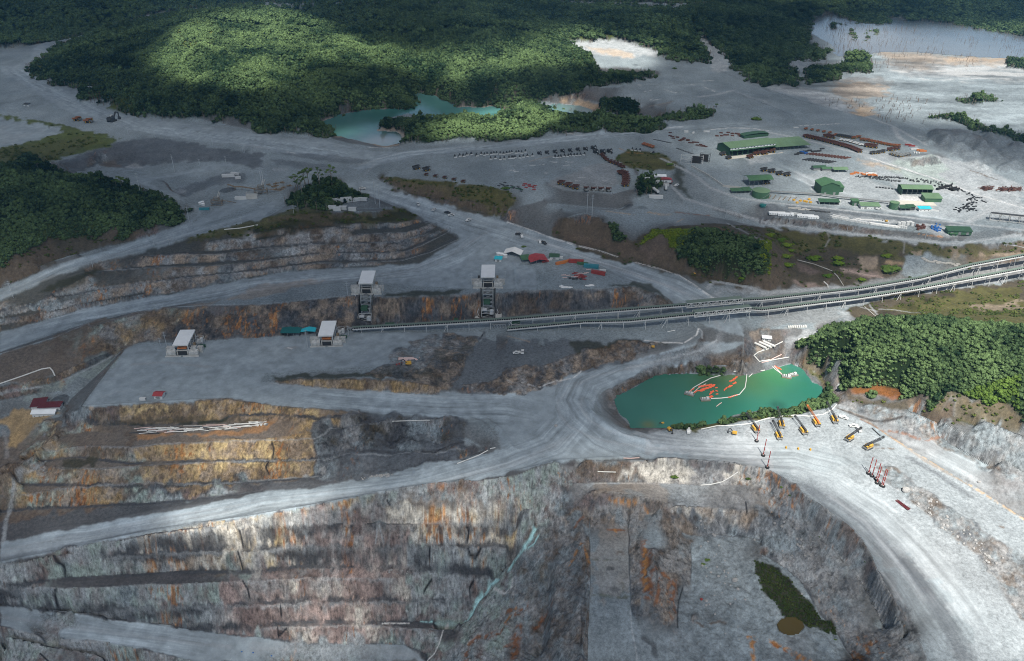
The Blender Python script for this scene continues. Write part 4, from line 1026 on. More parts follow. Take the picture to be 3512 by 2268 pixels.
# ================================================================== helpers for objects and materials
def mat(name, col=(.5, .5, .5), rough=.8, metal=0.0, noise=.18, scale=.6, bump=.0, stretch=(1, 1, 1), spec=.3, dirt=None):
    m = bpy.data.materials.new(name); m.use_nodes = True; n = m.node_tree; b = n.nodes['Principled BSDF']
    b.inputs['Roughness'].default_value = rough; b.inputs['Metallic'].default_value = metal; b.inputs['Specular IOR Level'].default_value = spec
    tc = n.nodes.new('ShaderNodeTexCoord'); mp = n.nodes.new('ShaderNodeMapping'); mp.inputs['Scale'].default_value = stretch
    nz = n.nodes.new('ShaderNodeTexNoise'); nz.inputs['Scale'].default_value = scale; nz.inputs['Detail'].default_value = 5
    rp = n.nodes.new('ShaderNodeValToRGB'); d = dirt or tuple(c * (1 - noise * 2) for c in col)
    rp.color_ramp.elements[0].position = .3; rp.color_ramp.elements[0].color = (*[c * (1 - noise) + q * noise for c, q in zip(col, d)], 1)
    rp.color_ramp.elements[1].position = .7; rp.color_ramp.elements[1].color = (*[min(1, c * (1 + noise * .5)) for c in col], 1)
    n.links.new(tc.outputs['Object'], mp.inputs[0]); n.links.new(mp.outputs[0], nz.inputs[0]); n.links.new(nz.outputs[0], rp.inputs[0]); n.links.new(rp.outputs[0], b.inputs['Base Color'])
    if bump:
        bp = n.nodes.new('ShaderNodeBump'); bp.inputs['Strength'].default_value = bump; n.links.new(nz.outputs[0], bp.inputs['Height']); n.links.new(bp.outputs[0], b.inputs['Normal'])
    return m
def tag(o, label=None, cat=None, group=None, kind=None):
    if label: o['label'] = label
    if cat: o['category'] = cat
    if group: o['group'] = group
    if kind: o['kind'] = kind
    return o
def mesh_np(name, V, F, m, smooth=False, cols=None):
    me = bpy.data.meshes.new(name); V = np.asarray(V, np.float32); F = np.asarray(F, np.int32)
    me.vertices.add(len(V)); me.vertices.foreach_set('co', V.ravel()); k = F.shape[1]
    me.loops.add(F.size); me.loops.foreach_set('vertex_index', F.ravel())
    me.polygons.add(len(F)); me.polygons.foreach_set('loop_start', np.arange(0, F.size, k, dtype=np.int32)); me.polygons.foreach_set('loop_total', np.full(len(F), k, np.int32))
    if smooth: me.polygons.foreach_set('use_smooth', np.ones(len(F), bool))
    me.update(); me.validate() if len(F) < 2000 else None
    for nm, C in (cols or {}).items():
        a = me.color_attributes.new(nm, 'FLOAT_COLOR', 'POINT'); a.data.foreach_set('color', np.c_[C, np.ones(len(C))].astype(np.float32).ravel())
    if m: me.materials.append(m)
    return me
def link(name, me, parent=None, loc=None):
    o = bpy.data.objects.new(name, me); COL.objects.link(o)
    if parent: o.parent = parent
    if loc is not None: o.location = loc
    return o
# ---- the ground's material: surveyed colour, broken up by stones, streaks and wheel scrub
gm = bpy.data.materials.new('ground'); gm.use_nodes = True; n = gm.node_tree; L = n.links.new; B = n.nodes['Principled BSDF']
B.inputs['Specular IOR Level'].default_value = .18; B.inputs['Roughness'].default_value = .88
def node(t, **k):
    q = n.nodes.new(t)
    for a, b in k.items(): setattr(q, a, b)
    return q
ac = node('ShaderNodeVertexColor', layer_name='tint'); aw = node('ShaderNodeVertexColor', layer_name='kind'); sp = node('ShaderNodeSeparateColor'); L(aw.outputs[0], sp.inputs[0])
geo = node('ShaderNodeNewGeometry')
def noise(sc, vec=(1, 1, 1), det=6, rough=.6):
    mp = node('ShaderNodeMapping'); mp.inputs['Scale'].default_value = vec; q = node('ShaderNodeTexNoise'); q.inputs['Scale'].default_value = sc; q.inputs['Detail'].default_value = det; q.inputs['Roughness'].default_value = rough
    L(geo.outputs['Position'], mp.inputs[0]); L(mp.outputs[0], q.inputs['Vector']); return q.outputs[0]
def rng(v, a, b, c, d):
    q = node('ShaderNodeMapRange'); L(v, q.inputs[0])
    for i, w in enumerate((a, b, c, d)): q.inputs[i + 1].default_value = w
    return q.outputs[0]
def mth(op, a, b):
    q = node('ShaderNodeMath', operation=op)
    for i, w in enumerate((a, b)):
        if isinstance(w, (int, float)): q.inputs[i].default_value = w
        else: L(w, q.inputs[i])
    return q.outputs[0]
rock_s = mth('ADD', mth('MULTIPLY', noise(.22, (1, 1, .6), 12, .84), .72), mth('MULTIPLY', noise(.5, (1, .8, .14), 6, .75), .28)); grit = noise(.3, (1, 1, 1), 12, .85); broad = noise(.03, (1, 1, 1), 4)
mx = node('ShaderNodeMix', data_type='FLOAT'); L(sp.outputs[0], mx.inputs[0]); gq = node('ShaderNodeMix', data_type='FLOAT'); L(sp.outputs[2], gq.inputs[0]); L(rng(grit, .38, .62, .58, 1.42), gq.inputs[2]); L(rng(grit, .38, .62, .88, 1.12), gq.inputs[3]); L(gq.outputs[0], mx.inputs[2]); L(rng(rock_s, .38, .62, .28, 1.70), mx.inputs[3])
vo = node('ShaderNodeTexVoronoi'); vo.inputs['Scale'].default_value = .45; L(geo.outputs['Position'], vo.inputs['Vector'])
stone = rng(vo.outputs['Distance'], .05, .22, 1.5, 1.0); sel = mth('GREATER_THAN', noise(.12), .60); stf = mth('ADD', mth('MULTIPLY', mth('SUBTRACT', stone, 1.0), sel), 1.0)
fac = mth('MULTIPLY', mth('MULTIPLY', mx.outputs[0], stf), rng(broad, .3, .7, .9, 1.1))
vm = node('ShaderNodeVectorMath', operation='SCALE'); L(ac.outputs[0], vm.inputs[0]); L(fac, vm.inputs['Scale'])
L(vm.outputs[0], B.inputs['Base Color'])
bp = node('ShaderNodeBump'); bp.inputs['Distance'].default_value = 1.0; hh = mth('MULTIPLY', mth('ADD', mth('MULTIPLY', rock_s, mth('ADD', mth('MULTIPLY', sp.outputs[0], 3.2), .1)), mth('MULTIPLY', grit, .35)), 1.0)
bp.inputs['Strength'].default_value = .9; L(hh, bp.inputs['Height']); L(bp.outputs[0], B.inputs['Normal'])
Vt = np.c_[X.ravel(), Y.ravel(), Z.ravel()]
idx = np.arange(NV * NU).reshape(NV, NU)
Fq = np.stack([idx[1:, :-1], idx[1:, 1:], idx[:-1, 1:], idx[:-1, :-1]], -1).reshape(-1, 4)
me = mesh_np('ground', Vt, Fq, gm, True, {'tint': np.clip(Cc, .004, .9).reshape(-1, 3), 'kind': np.stack([RK, VG, SM * (1 - RK)], -1).reshape(-1, 3)})
tag(link('ground', me), kind='structure')
# ================================================================== CLOUDS AND AIR
CLOUD_Z = 1500.0
def volmat(name, dens, col, aniso=0.0):
    m = bpy.data.materials.new(name); m.use_nodes = True; t = m.node_tree; t.nodes.remove(t.nodes['Principled BSDF'])
    v = t.nodes.new('ShaderNodeVolumePrincipled'); v.inputs['Density'].default_value = dens; v.inputs['Color'].default_value = (*col, 1); v.inputs['Anisotropy'].default_value = aniso
    t.links.new(v.outputs[0], t.nodes['Material Output'].inputs['Volume']); return m
# sunny gaps between the clouds: strength | softness m | outline of the lit ground
GAPS = '''
1 60 o:1500,1075 1640,1010 1700,900 1740,760 1900,700 2150,640 2300,560 2600,480 2900,700 2900,1700 2330,1700 2200,1500 2080,1330 1960,1230 1850,1170 1760,1130 1600,1110
.75 70 o:1780,420 1950,330 2200,330 2600,440 2600,560 2200,590 1900,540 1700,500
.55 60 o:1600,330 1760,300 1900,320 1800,420 1640,400
1 45 o:330,150 420,60 500,45 640,20 760,60 900,110 1000,120 1250,90 1350,70 1560,110 1520,170 1330,160 1200,180 1140,225 1000,195 900,160 830,170 760,145 700,180 660,215 580,235 520,215 440,215 380,200
.6 40 o:640,250 760,235 900,235 960,250 900,262 700,262
.9 30 o:1000,300 1150,245 1350,235 1330,290 1200,330 1000,335
.8 60 o:1930,100 2000,60 2500,60 2700,330 2100,290 1950,220
.8 45 o:430,1020 720,1000 800,1080 720,1130 500,1140 380,1110
1 26 o:380,1200 470,1170 640,1160 900,1120 950,1150 700,1230 760,1330 500,1330 420,1270 370,1230
.7 40 o:620,1350 780,1330 900,1500 850,1560 560,1560
.85 35 o:900,1165 1100,1160 1260,1170 1260,1260 1100,1260 900,1210
.9 40 o:1250,1110 1450,1080 1700,1090 1850,1140 1800,1240 1640,1190 1400,1180
.45 60 o:1250,1180 1600,1180 1900,1260 2050,1500 1900,1580 1650,1500 1500,1350
.35 60 o:0,1060 300,1100 300,1280 0,1380
.5 50 o:-100,660 200,640 250,700 60,770 -100,800
'''
cs = 18.0
gx = np.arange(-2600, 3300, cs); gy = np.arange(-1400, 6200, cs); GX, GY = np.meshgrid(gx, gy)
tau = np.full(GX.shape, 1.75)
tau += .5 * fbm(GX / 420, GY / 420, 4, 601)
gap = np.zeros_like(tau)
DARK = '''
.9 90 o:-200,370 200,370 460,480 440,540 200,640 -200,700
.8 70 o:520,500 700,480 950,480 1090,560 1000,640 600,660 200,720 0,780 0,700
.9 50 o:300,720 850,680 1560,670 1560,740 900,770 400,800 0,900 0,830
.9 60 o:1290,490 1400,510 1800,560 1850,680 1600,660 1300,560
.9 90 o:60,190 400,60 330,150 560,230 800,270 900,230 980,240 960,300 600,300 250,260
.8 120 o:-200,-60 430,-60 380,60 200,100 -200,130
.7 90 o:600,-30 1150,-30 1000,90 800,110 680,40
.6 90 o:1180,140 1320,160 1400,200 1250,230 1100,230
.9 80 o:1650,20 1900,20 2000,150 1850,200 1720,150
.5 60 o:650,860 1000,850 1200,900 1000,930
.6 50 o:600,980 900,970 1100,1010 1150,1080 850,1110 760,1060
.5 80 o:1250,1250 1600,1350 1600,1560 1100,1560
'''
for l in (DARK + GAPS).strip().splitlines():
    if not l: continue
    k_, so_, s_ = l.split(' ', 2); P = dens(np.vstack([parse(s_), parse(s_)[:1]]), 12); x, y, z = hit(P[:, 0], P[:, 1])
    t = (CLOUD_Z - z) / SUNV.z; x = x + SUNV.x * t; y = y + SUNV.y * t
    m = np.zeros(tau.shape, bool); XX = GX + 22 * fbm(GX / 90, GY / 90, 3, 611); YY = GY + 22 * fbm(GX / 90, GY / 90, 3, 613)
    for a, b, c, d in zip(x[:-1], y[:-1], x[1:], y[1:]):
        if b == d: continue
        kk = (YY > min(b, d)) & (YY <= max(b, d)); m ^= kk & (XX < a + (YY - b) * (c - a) / (d - b))
    if l in DARK: tau += float(k_) * blur(m.astype(float), int((float(so_) / cs) ** 2 * 1.6) + 1); continue  # DARK outlines thicken the unseen cloud to deepen the shade on that ground
    gap = np.maximum(gap, float(k_) * blur(m.astype(float), int((float(so_) / cs) ** 2 * 1.6) + 1))
tau = tau * (1 - gap * 1.12); tau = np.where(tau < .03, 0, tau)
tau[0] = tau[-1] = 0; tau[:, 0] = tau[:, -1] = 0
SIG = 0.034; th = tau / SIG
bot = CLOUD_Z + 12 * fbm(GX / 160, GY / 160, 3, 621) * np.clip(tau, 0, 1); top = bot + th
jx = GX; nb = GX.size; I = np.arange(nb).reshape(GX.shape)
k_ = (tau[:-1, :-1] + tau[1:, :-1] + tau[:-1, 1:] + tau[1:, 1:]) > 0
q = np.stack([I[:-1, :-1], I[:-1, 1:], I[1:, 1:], I[1:, :-1]], -1)[k_]
tz = tau.ravel() <= 0; mp_ = np.arange(nb) + nb; mp_[tz] = np.arange(nb)[tz]          # the two skins meet where the cloud thins out
Vc = np.vstack([np.c_[GX.ravel(), GY.ravel(), bot.ravel()], np.c_[GX.ravel(), GY.ravel(), top.ravel()]])
Fc = np.vstack([q[:, ::-1], mp_[q]])
use = np.unique(Fc); rem = np.zeros(2 * nb, int); rem[use] = np.arange(len(use))
tag(link('cloud', mesh_np('cloud', Vc[use], rem[Fc], volmat('cloud', SIG, (.97, .97, .98), .0), True)), kind='structure')
# the air: one closed box, even density
hb = [(-9000, -600, -380), (9000, -600, -380), (9000, 13000, -380), (-9000, 13000, -380)]
Vh = hb + [(a, b, 560.0) for a, b, c in hb]
tag(link('haze', mesh_np('haze', Vh, [(3, 2, 1, 0), (4, 5, 6, 7), (0, 1, 5, 4), (1, 2, 6, 5), (2, 3, 7, 6), (3, 0, 4, 7)], volmat('haze', 4.8e-5, (.20, .50, .80), .2))), kind='stuff')
# ================================================================== WATER
wm = bpy.data.materials.new('water'); wm.use_nodes = True; wb = wm.node_tree.nodes['Principled BSDF']; wv = wm.node_tree.nodes.new('ShaderNodeVertexColor'); wv.layer_name = 'tint'
wb.inputs['Roughness'].default_value = .2; wb.inputs['Specular IOR Level'].default_value = .5
wm.node_tree.links.new(wv.outputs[0], wb.inputs['Base Color'])
wnz = wm.node_tree.nodes.new('ShaderNodeTexNoise'); wnz.inputs['Scale'].default_value = .35; wnz.inputs['Detail'].default_value = 6
wg = wm.node_tree.nodes.new('ShaderNodeNewGeometry'); wm.node_tree.links.new(wg.outputs['Position'], wnz.inputs['Vector'])
wbp = wm.node_tree.nodes.new('ShaderNodeBump'); wbp.inputs['Strength'].default_value = .12; wm.node_tree.links.new(wnz.outputs[0], wbp.inputs['Height']); wm.node_tree.links.new(wbp.outputs[0], wb.inputs['Normal'])
def water(name, s, lv, cell, base, spots=(), kind='structure', thr=.04):
    P = parse(s); x, y = unproj(P[:, 0], P[:, 1], lv); ax = np.arange(x.min() - 12, x.max() + 12, cell); ay = np.arange(y.min() - 12, y.max() + 12, cell)
    AX, AY = np.meshgrid(ax, ay); m = np.zeros(AX.shape, bool); cx, cy = x.mean(), y.mean()
    xe = np.r_[x, x[:1]]; ye = np.r_[y, y[:1]]
    for a, b, c, d in zip(xe[:-1], ye[:-1], xe[1:], ye[1:]):
        if b == d: continue
        kk = (AY > min(b, d)) & (AY <= max(b, d)); m ^= kk & (AX < a + (AY - b) * (c - a) / (d - b))
    m = blur(m.astype(float), max(2, int((9 / cell) ** 2 * .6))) > thr
    m &= (hz(AX.ravel(), AY.ravel()).reshape(AX.shape) < lv + 2.0)
    c = np.zeros(AX.shape + (3,)) + np.array(base); c *= (1 + .22 * fbm(AX / 60, AY / 60, 4, 701))[..., None]
    for px, py, r, col, k in spots:
        (sx,), (sy,) = unproj(np.array([px]), np.array([py]), lv); w = np.exp(-(((AX - sx) ** 2 + (AY - sy) ** 2) / r ** 2) * (1 + .5 * fbm(AX / 18, AY / 18, 3, 703)))[..., None] * k; c = c * (1 - w) + np.array(col) * w
    I = np.arange(AX.size).reshape(AX.shape); k_ = m[:-1, :-1] | m[1:, 1:]; q = np.stack([I[:-1, :-1], I[:-1, 1:], I[1:, 1:], I[1:, :-1]], -1)[k_]
    use = np.unique(q); rem = np.zeros(AX.size, int); rem[use] = np.arange(len(use)); V = np.c_[AX.ravel(), AY.ravel(), np.full(AX.size, lv)][use]
    o = link(name, mesh_np(name, V, rem[q], wm, True, {'tint': np.clip(c.reshape(-1, 3)[use], 0, 1)})); return tag(o, kind=kind)
def src(k, x, y): a = ORG[k]; return a[0] + x * a[2], a[1] + y * a[2]
water('pit_lake', '22:975,710 1200,580 1350,500 1500,480 1750,460 1960,430 2100,470 2200,510 2385,450 23:270,390 340,400 400,480 450,560 540,600 560,640 540,690 400,750 270,800 0,812 22:2050,855 1900,930 1700,960 1450,972 1130,972 1010,840', -88, 3.0, (.034, .150, .118),
      [(*src('22', 1900, 520), 42, (.10, .17, .045), .7), (*src('22', 2250, 560), 40, (.09, .17, .05), .7), (*src('22', 1980, 470), 26, (.10, .13, .06), .8), (*src('22', 1500, 560), 45, (.03, .15, .09), .5), (*src('23', 130, 490), 24, (.075, .22, .08), .6), (*src('23', 180, 560), 14, (.06, .20, .07), .5), (*src('23', 60, 470), 16, (.08, .24, .08), .5),
       (*src('22', 1280, 945), 9, (.12, .14, .06), .8), (*src('22', 1850, 560), 16, (.03, .055, .03), .7), (*src('23', 330, 650), 60, (.01, .10, .065), .6), (*src('22', 2000, 780), 60, (.01, .12, .075), .6)])
water('forest_pond', '01:590,1110 750,1050 1100,985 1500,995 1500,930 1490,850 1600,840 1700,890 1830,920 1850,970 2050,975 2290,945 2310,1000 2200,1050 1900,1050 1550,1060 1400,1030 1150,1090 1160,1130 1110,1190 1290,1200 1380,1240 1330,1290 1200,1325 1000,1285 780,1235 720,1225 740,1180', -24, 5.0, (.075, .20, .19),
      [(*src('01', 830, 1210), 45, (.16, .42, .33), .9), (*src('01', 1180, 1280), 60, (.28, .30, .30), .9), (*src('01', 1600, 940), 90, (.10, .27, .25), .8), (*src('01', 1300, 1020), 90, (.03, .13, .11), .7), (*src('01', 1290, 1200), 35, (.02, .06, .05), .8)])
water('hidden_pond', '02:370,960 480,930 490,950 660,965 770,1000 770,1030 690,1030 600,1020 400,985', -24, 5.0, (.12, .22, .22), [(*src('02', 720, 1000), 40, (.25, .3, .31), .8)])
water('tailings_lake', '03:350,180 600,90 850,220 1150,230 1160,160 1500,180 1650,210 2385,340 3000,420 3000,530 2385,525 1900,500 1500,465 1100,455 800,500 700,495 640,400 400,250', -3.5, 14.0, (.085, .105, .125), [(*src('03', 1100, 460), 260, (.15, .13, .115), .7), (*src('03', 1900, 490), 300, (.17, .18, .18), .6), (*src('03', 700, 300), 200, (.22, .21, .20), .8)])
water('muddy_pool', 'o:1812,1448 1830,1438 1858,1440 1874,1455 1870,1472 1845,1480 1820,1474 1808,1460', -144.5, 1.5, (.075, .055, .016), thr=.5)
# ================================================================== TREES
rng_ = np.random.default_rng(7); random.seed(11)
def ico(sub):
    bm = bmesh.new(); bmesh.ops.create_icosphere(bm, subdivisions=sub, radius=1); v = np.array([q.co[:] for q in bm.verts]); f = np.array([[q.index for q in p.verts] for p in bm.faces]); bm.free(); return v, f
ICO3, ICO2, ICO1 = ico(3), ico(2), ico(1)
def n3(v, s, sd): return (vnoise(v[:, 0] * s + v[:, 2] * 1.7 * s, v[:, 1] * s - v[:, 2] * 1.3 * s, sd) + vnoise(v[:, 2] * s * 1.3 + 5, v[:, 0] * s + v[:, 1] * s, sd + 9)) / 2
def crown_geo(seed, lobes=6, h=1.0, tall=.75, sub=ICO2, rag=.5):
    """lumpy crown of many small facets about the origin, radius ~1, made of lobes with loose sprays between them"""
    r = np.random.default_rng(seed); V = []; F = []; n0 = 0
    for i in range(lobes):
        a = r.uniform(0, 6.28); q = 0 if i == 0 else r.uniform(.32, .68); s = r.uniform(.38, .58) if i else .66
        v, f = sub; v = v * (1 + rag * n3(v, 3.1, seed * 7 + i)[:, None] + .22 * r.uniform(-1, 1, (len(v), 1)))
        v = v * s * np.array([1, 1, tall]) + np.array([math.cos(a) * q, math.sin(a) * q, r.uniform(-.22, .34) * (1 if i else .5)])
        V.append(v); F.append(f + n0); n0 += len(v)
    k = 70; c = r.normal(0, 1, (k, 3)); c /= np.linalg.norm(c, axis=1)[:, None]; c *= r.uniform(.72, 1.08, (k, 1)) * np.array([1, 1, tall])
    for p in c:
        t = r.normal(0, .15, (3, 3)); V.append(p + t); F.append(np.array([[n0, n0 + 1, n0 + 2]])); n0 += 3
    return np.vstack(V), np.vstack(F)
def tube_geo(pts, rad, k=6):
    V = []; F = []
    for (p, rr) in zip(pts, rad):
        for i in range(k): a = 6.2832 * i / k; V.append((p[0] + rr * math.cos(a), p[1] + rr * math.sin(a), p[2]))
    for j in range(len(pts) - 1):
        for i in range(k):
            a, b = j * k + i, j * k + (i + 1) % k; F.append((a, b, b + k)); F.append((a, b + k, a + k))
    return np.array(V), np.array(F)
def leafmat(name, dark, light, attr=True):
    m = bpy.data.materials.new(name); m.use_nodes = True; t = m.node_tree; b = t.nodes['Principled BSDF']; b.inputs['Roughness'].default_value = .75; b.inputs['Specular IOR Level'].default_value = .15
    oi = t.nodes.new('ShaderNodeObjectInfo'); rp = t.nodes.new('ShaderNodeValToRGB'); e = rp.color_ramp.elements; e[0].color = (*dark, 1); e[1].color = (*light, 1); e[0].position = .05; e[1].position = .95
    at_ = t.nodes.new('ShaderNodeAttribute'); at_.attribute_type = 'INSTANCER'; at_.attribute_name = 'hue'
    ad = t.nodes.new('ShaderNodeMath'); ad.operation = 'MULTIPLY_ADD'; ad.inputs[1].default_value = .45
    t.links.new(oi.outputs['Random'], ad.inputs[0])
    if attr: t.links.new(at_.outputs['Fac'], ad.inputs[2])
    else: ad.inputs[2].default_value = .3
    g = t.nodes.new('ShaderNodeTexCoord'); nz = t.nodes.new('ShaderNodeTexNoise'); nz.inputs['Scale'].default_value = 3.2; nz.inputs['Detail'].default_value = 4; t.links.new(g.outputs['Object'], nz.inputs['Vector'])
    mr = t.nodes.new('ShaderNodeMapRange'); mr.inputs[1].default_value = .3; mr.inputs[2].default_value = .7; mr.inputs[3].default_value = .55; mr.inputs[4].default_value = 1.4; t.links.new(nz.outputs[0], mr.inputs[0])
    vm = t.nodes.new('ShaderNodeVectorMath'); vm.operation = 'SCALE'; t.links.new(ad.outputs[0], rp.inputs[0]); t.links.new(rp.outputs[0], vm.inputs[0]); t.links.new(mr.outputs[0], vm.inputs['Scale']); t.links.new(vm.outputs[0], b.inputs['Base Color'])
    return m
M_LEAF = leafmat('foliage', (.008, .024, .010), (.10, .155, .06)); M_LEAF1 = leafmat('foliage_near', (.007, .027, .006), (.125, .195, .036), False)
M_LIME = leafmat('foliage_lime', (.07, .13, .012), (.20, .24, .02)); M_BARK = mat('bark', (.16, .14, .11), .9)
M_DRY = mat('dead_wood', (.16, .13, .11), .95); M_BUSH = leafmat('scrub', (.035, .055, .014), (.10, .12, .03))
def tree_mesh(name, seed, leaf=None, wide=1.0, tall=.75, trunk=True, lobes=6, sub=ICO2, cz=1.15):
    v, f = crown_geo(seed, lobes, tall=tall, sub=sub); v = v * np.array([wide, wide, 1]) + np.array([0, 0, cz]); nf = len(f)
    if trunk:
        tv, tf = tube_geo([(0, 0, -.4), (.02, .01, .5), (0, .03, cz)], [.11, .08, .04], 5); f = np.vstack([f, tf + len(v)]); v = np.vstack([v, tv])
    me = mesh_np(name, v, f, leaf or M_LEAF); me.materials.append(M_BARK)
    mi = np.zeros(len(f), np.int32); mi[nf:] = 1; me.polygons.foreach_set('material_index', mi); return me
def variants(cname, makers):
    c = bpy.data.collections.new(cname)
    for i, me in enumerate(makers): o = bpy.data.objects.new(cname + '_shape', me); c.objects.link(o)
    return c
C_TREE = variants('tree', [tree_mesh('tree_crown', s, tall=t, wide=w, lobes=l) for s, t, w, l in ((1, .7, 1, 6), (2, .8, .9, 6), (3, .62, 1.1, 7), (4, .9, .85, 5), (5, .7, 1, 8), (6, .75, .95, 6))])
C_FAR = variants('fartree', [tree_mesh('grove', s, tall=.6, wide=1.1, lobes=5, sub=ICO1, trunk=False) for s in (11, 12, 13)])
C_LIME = variants('limetree', [tree_mesh('lime_bush', s, M_LIME, tall=.6, lobes=5, trunk=False, cz=.4) for s in (21, 22, 23)])
C_BUSH = variants('bush', [tree_mesh('scrub_bush', s, M_BUSH, tall=.5, lobes=4, sub=ICO1, trunk=False, cz=.3) for s in (31, 32, 33)])
def scatter_group(coll):
    g = bpy.data.node_groups.new('scatter', 'GeometryNodeTree'); g.interface.new_socket('Geometry', in_out='INPUT', socket_type='NodeSocketGeometry'); g.interface.new_socket('Geometry', in_out='OUTPUT', socket_type='NodeSocketGeometry')
    N = g.nodes.new; gi = N('NodeGroupInput'); go = N('NodeGroupOutput'); ip = N('GeometryNodeInstanceOnPoints'); ci = N('GeometryNodeCollectionInfo'); ci.inputs['Collection'].default_value = coll
    ci.inputs['Separate Children'].default_value = True; ci.inputs['Reset Children'].default_value = True; ip.inputs['Pick Instance'].default_value = True
    def na(nm, ty): q = N('GeometryNodeInputNamedAttribute'); q.data_type = ty; q.inputs[0].default_value = nm; return q.outputs[0]
    l = g.links.new; l(gi.outputs[0], ip.inputs['Points']); l(ci.outputs[0], ip.inputs['Instance']); l(na('pick', 'INT'), ip.inputs['Instance Index']); l(na('rot', 'FLOAT_VECTOR'), ip.inputs['Rotation']); l(na('size', 'FLOAT_VECTOR'), ip.inputs['Scale']); l(ip.outputs[0], go.inputs[0])
    return g
def scatter(name, pts, size, hue, coll, nvar, zs=1.0):
    n_ = len(pts); me = bpy.data.meshes.new(name); me.vertices.add(n_); me.vertices.foreach_set('co', np.asarray(pts, np.float32).ravel())
    def att(nm, ty, dom, data, f='value'): a = me.attributes.new(nm, ty, 'POINT'); a.data.foreach_set(f, np.ascontiguousarray(data).ravel())
    att('pick', 'INT', 0, rng_.integers(0, nvar, n_).astype(np.int32)); att('hue', 'FLOAT', 0, hue.astype(np.float32))
    att('rot', 'FLOAT_VECTOR', 0, np.c_[rng_.normal(0, .08, n_), rng_.normal(0, .08, n_), rng_.uniform(0, 6.28, n_)].astype(np.float32), 'vector')
    att('size', 'FLOAT_VECTOR', 0, np.c_[size, size, size * rng_.uniform(.8, 1.3, n_) * zs].astype(np.float32), 'vector')
    o = link(name, me); md = o.modifiers.new('scatter', 'NODES'); md.node_group = scatter_group(coll); return tag(o, kind='stuff')
# cell areas on the ground
CA = np.zeros((NV, NU)); CA[1:-1, 1:-1] = ((X[1:-1, 2:] - X[1:-1, :-2]) / 2) * np.abs((Y[2:, 1:-1] - Y[:-2, 1:-1]) / 2)
def pick_points(mask, spacing):
    p = np.clip(mask, 0, 1) * CA / spacing ** 2 * (1 + 1.6 * np.minimum(SL, 1.2)); n_ = rng_.poisson(p); j, i = np.nonzero(n_); c = n_[j, i]; j = np.repeat(j, c); i = np.repeat(i, c)
    fi = i + rng_.uniform(-.5, .5, len(i)); fj = j + rng_.uniform(-.5, .5, len(j)); fi = np.clip(fi, 0, NU - 2); fj = np.clip(fj, 0, NV - 2)
    return samp(X, fi, fj), samp(Y, fi, fj), samp(Z, fi, fj)
u_, v_ = proj(X, Y, Z); inframe = (u_ > -260) & (u_ < 3780) & (v_ > -230) & (v_ < 2420)
F0 = (FM['forest'] > .45) * inframe * (1 - .75 * sstep(.28, .5, fbm(X / 45, Y / 60, 4, 797)))
BR = np.zeros((NV, NU)); sl_, m = inside('01:1400,1300 1500,1180 1700,1120 2385,1080 02:100,940 330,1040 500,1090 330,1200 0,1250 01:2000,1330', 6, 6); BR[sl_] = m
sl_, m = inside('00:1560,410 1700,160 1800,180 2020,270 1900,440', 6, 6); BR[sl_] = np.maximum(BR[sl_], m * .8)
sl_, m = inside('02:0,100 700,130 1050,300 1000,360 480,380 300,330 100,240', 6, 6); BR[sl_] = np.maximum(BR[sl_], m * .7)
d1 = Y < 1250; d2 = (Y >= 1250) & (Y < 2500); d3 = Y >= 2500
x, y, z = pick_points(F0 * d1, 2.75); s = (1.1 + 2.0 * rng_.uniform(0, 1, len(x)) ** 2) * np.where(rng_.uniform(size=len(x)) > .965, 1.55, 1) * (1 + .25 * fbm(x / 30, y / 30, 2, 801)); hu = .34 + .7 * fbm(x / 30, y / 30, 4, 803) + .25 * (rng_.uniform(size=len(x)) > .93)
near = np.argsort(y)[:]; pu, pv = proj(x, y, z + 3); ok = (pu > 10) & (pu < 3500) & (pv > 20) & (pv < 2250) & (Y.min() < y)
near = [i for i in near if ok[i] and v_.size and pu[i] > 2700 and pv[i] > 1080][:300]
near = np.array(near, int); rest = np.ones(len(x), bool); rest[near] = False
scatter('near_forest', np.c_[x, y, z - .3][rest], s[rest], hu[rest], C_TREE, 6)
tm = [tree_mesh('tree', sd, M_LEAF1, tall=t, wide=w, lobes=7) for sd, t, w in ((41, .7, 1), (42, .85, .9), (43, .62, 1.1), (44, .9, .85), (45, .75, 1))]
for q, i in enumerate(near):
    o = link('forest_tree', tm[q % 5], loc=(x[i], y[i], z[i] - .3)); sc_ = float(s[i]); o.scale = (sc_, sc_, sc_ * random.uniform(.85, 1.25)); o.rotation_euler = (0, 0, random.uniform(0, 6.28))
    tag(o, 'leafy green tree in the dense front of the bright forest hill above the drills', 'tree', 'trees of the forest hill beside the drill yard')
x, y, z = pick_points(F0 * d2, 4.0); s = (1.6 + 2.7 * rng_.uniform(0, 1, len(x)) ** 2) * np.where(rng_.uniform(size=len(x)) > .97, 1.6, 1); s = s * (1 + .3 * fbm(x / 70, y / 70, 2, 811)); hu = .2 + .75 * fbm(x / 70, y / 70, 4, 813) + .45 * samp(BR, *to_uv(x, y)) + .3 * (rng_.uniform(size=len(x)) > .95)
scatter('hill_forest', np.c_[x, y, z - .5], s, hu, C_TREE, 6, 1.15)
x, y, z = pick_points(F0 * d3, 12.0); s = rng_.uniform(6, 11, len(x)); hu = .25 + .5 * fbm(x / 160, y / 160, 3, 823)
scatter('far_forest', np.c_[x, y, z - 1], s, hu, C_FAR, 3, 1.0)
x, y, z = pick_points((FM['lime'] > .45) * inframe, 2.6); scatter('lime_undergrowth', np.c_[x, y, z], rng_.uniform(1.2, 2.6, len(x)), .3 + .4 * fbm(x / 12, y / 12, 3, 833), C_LIME, 3)
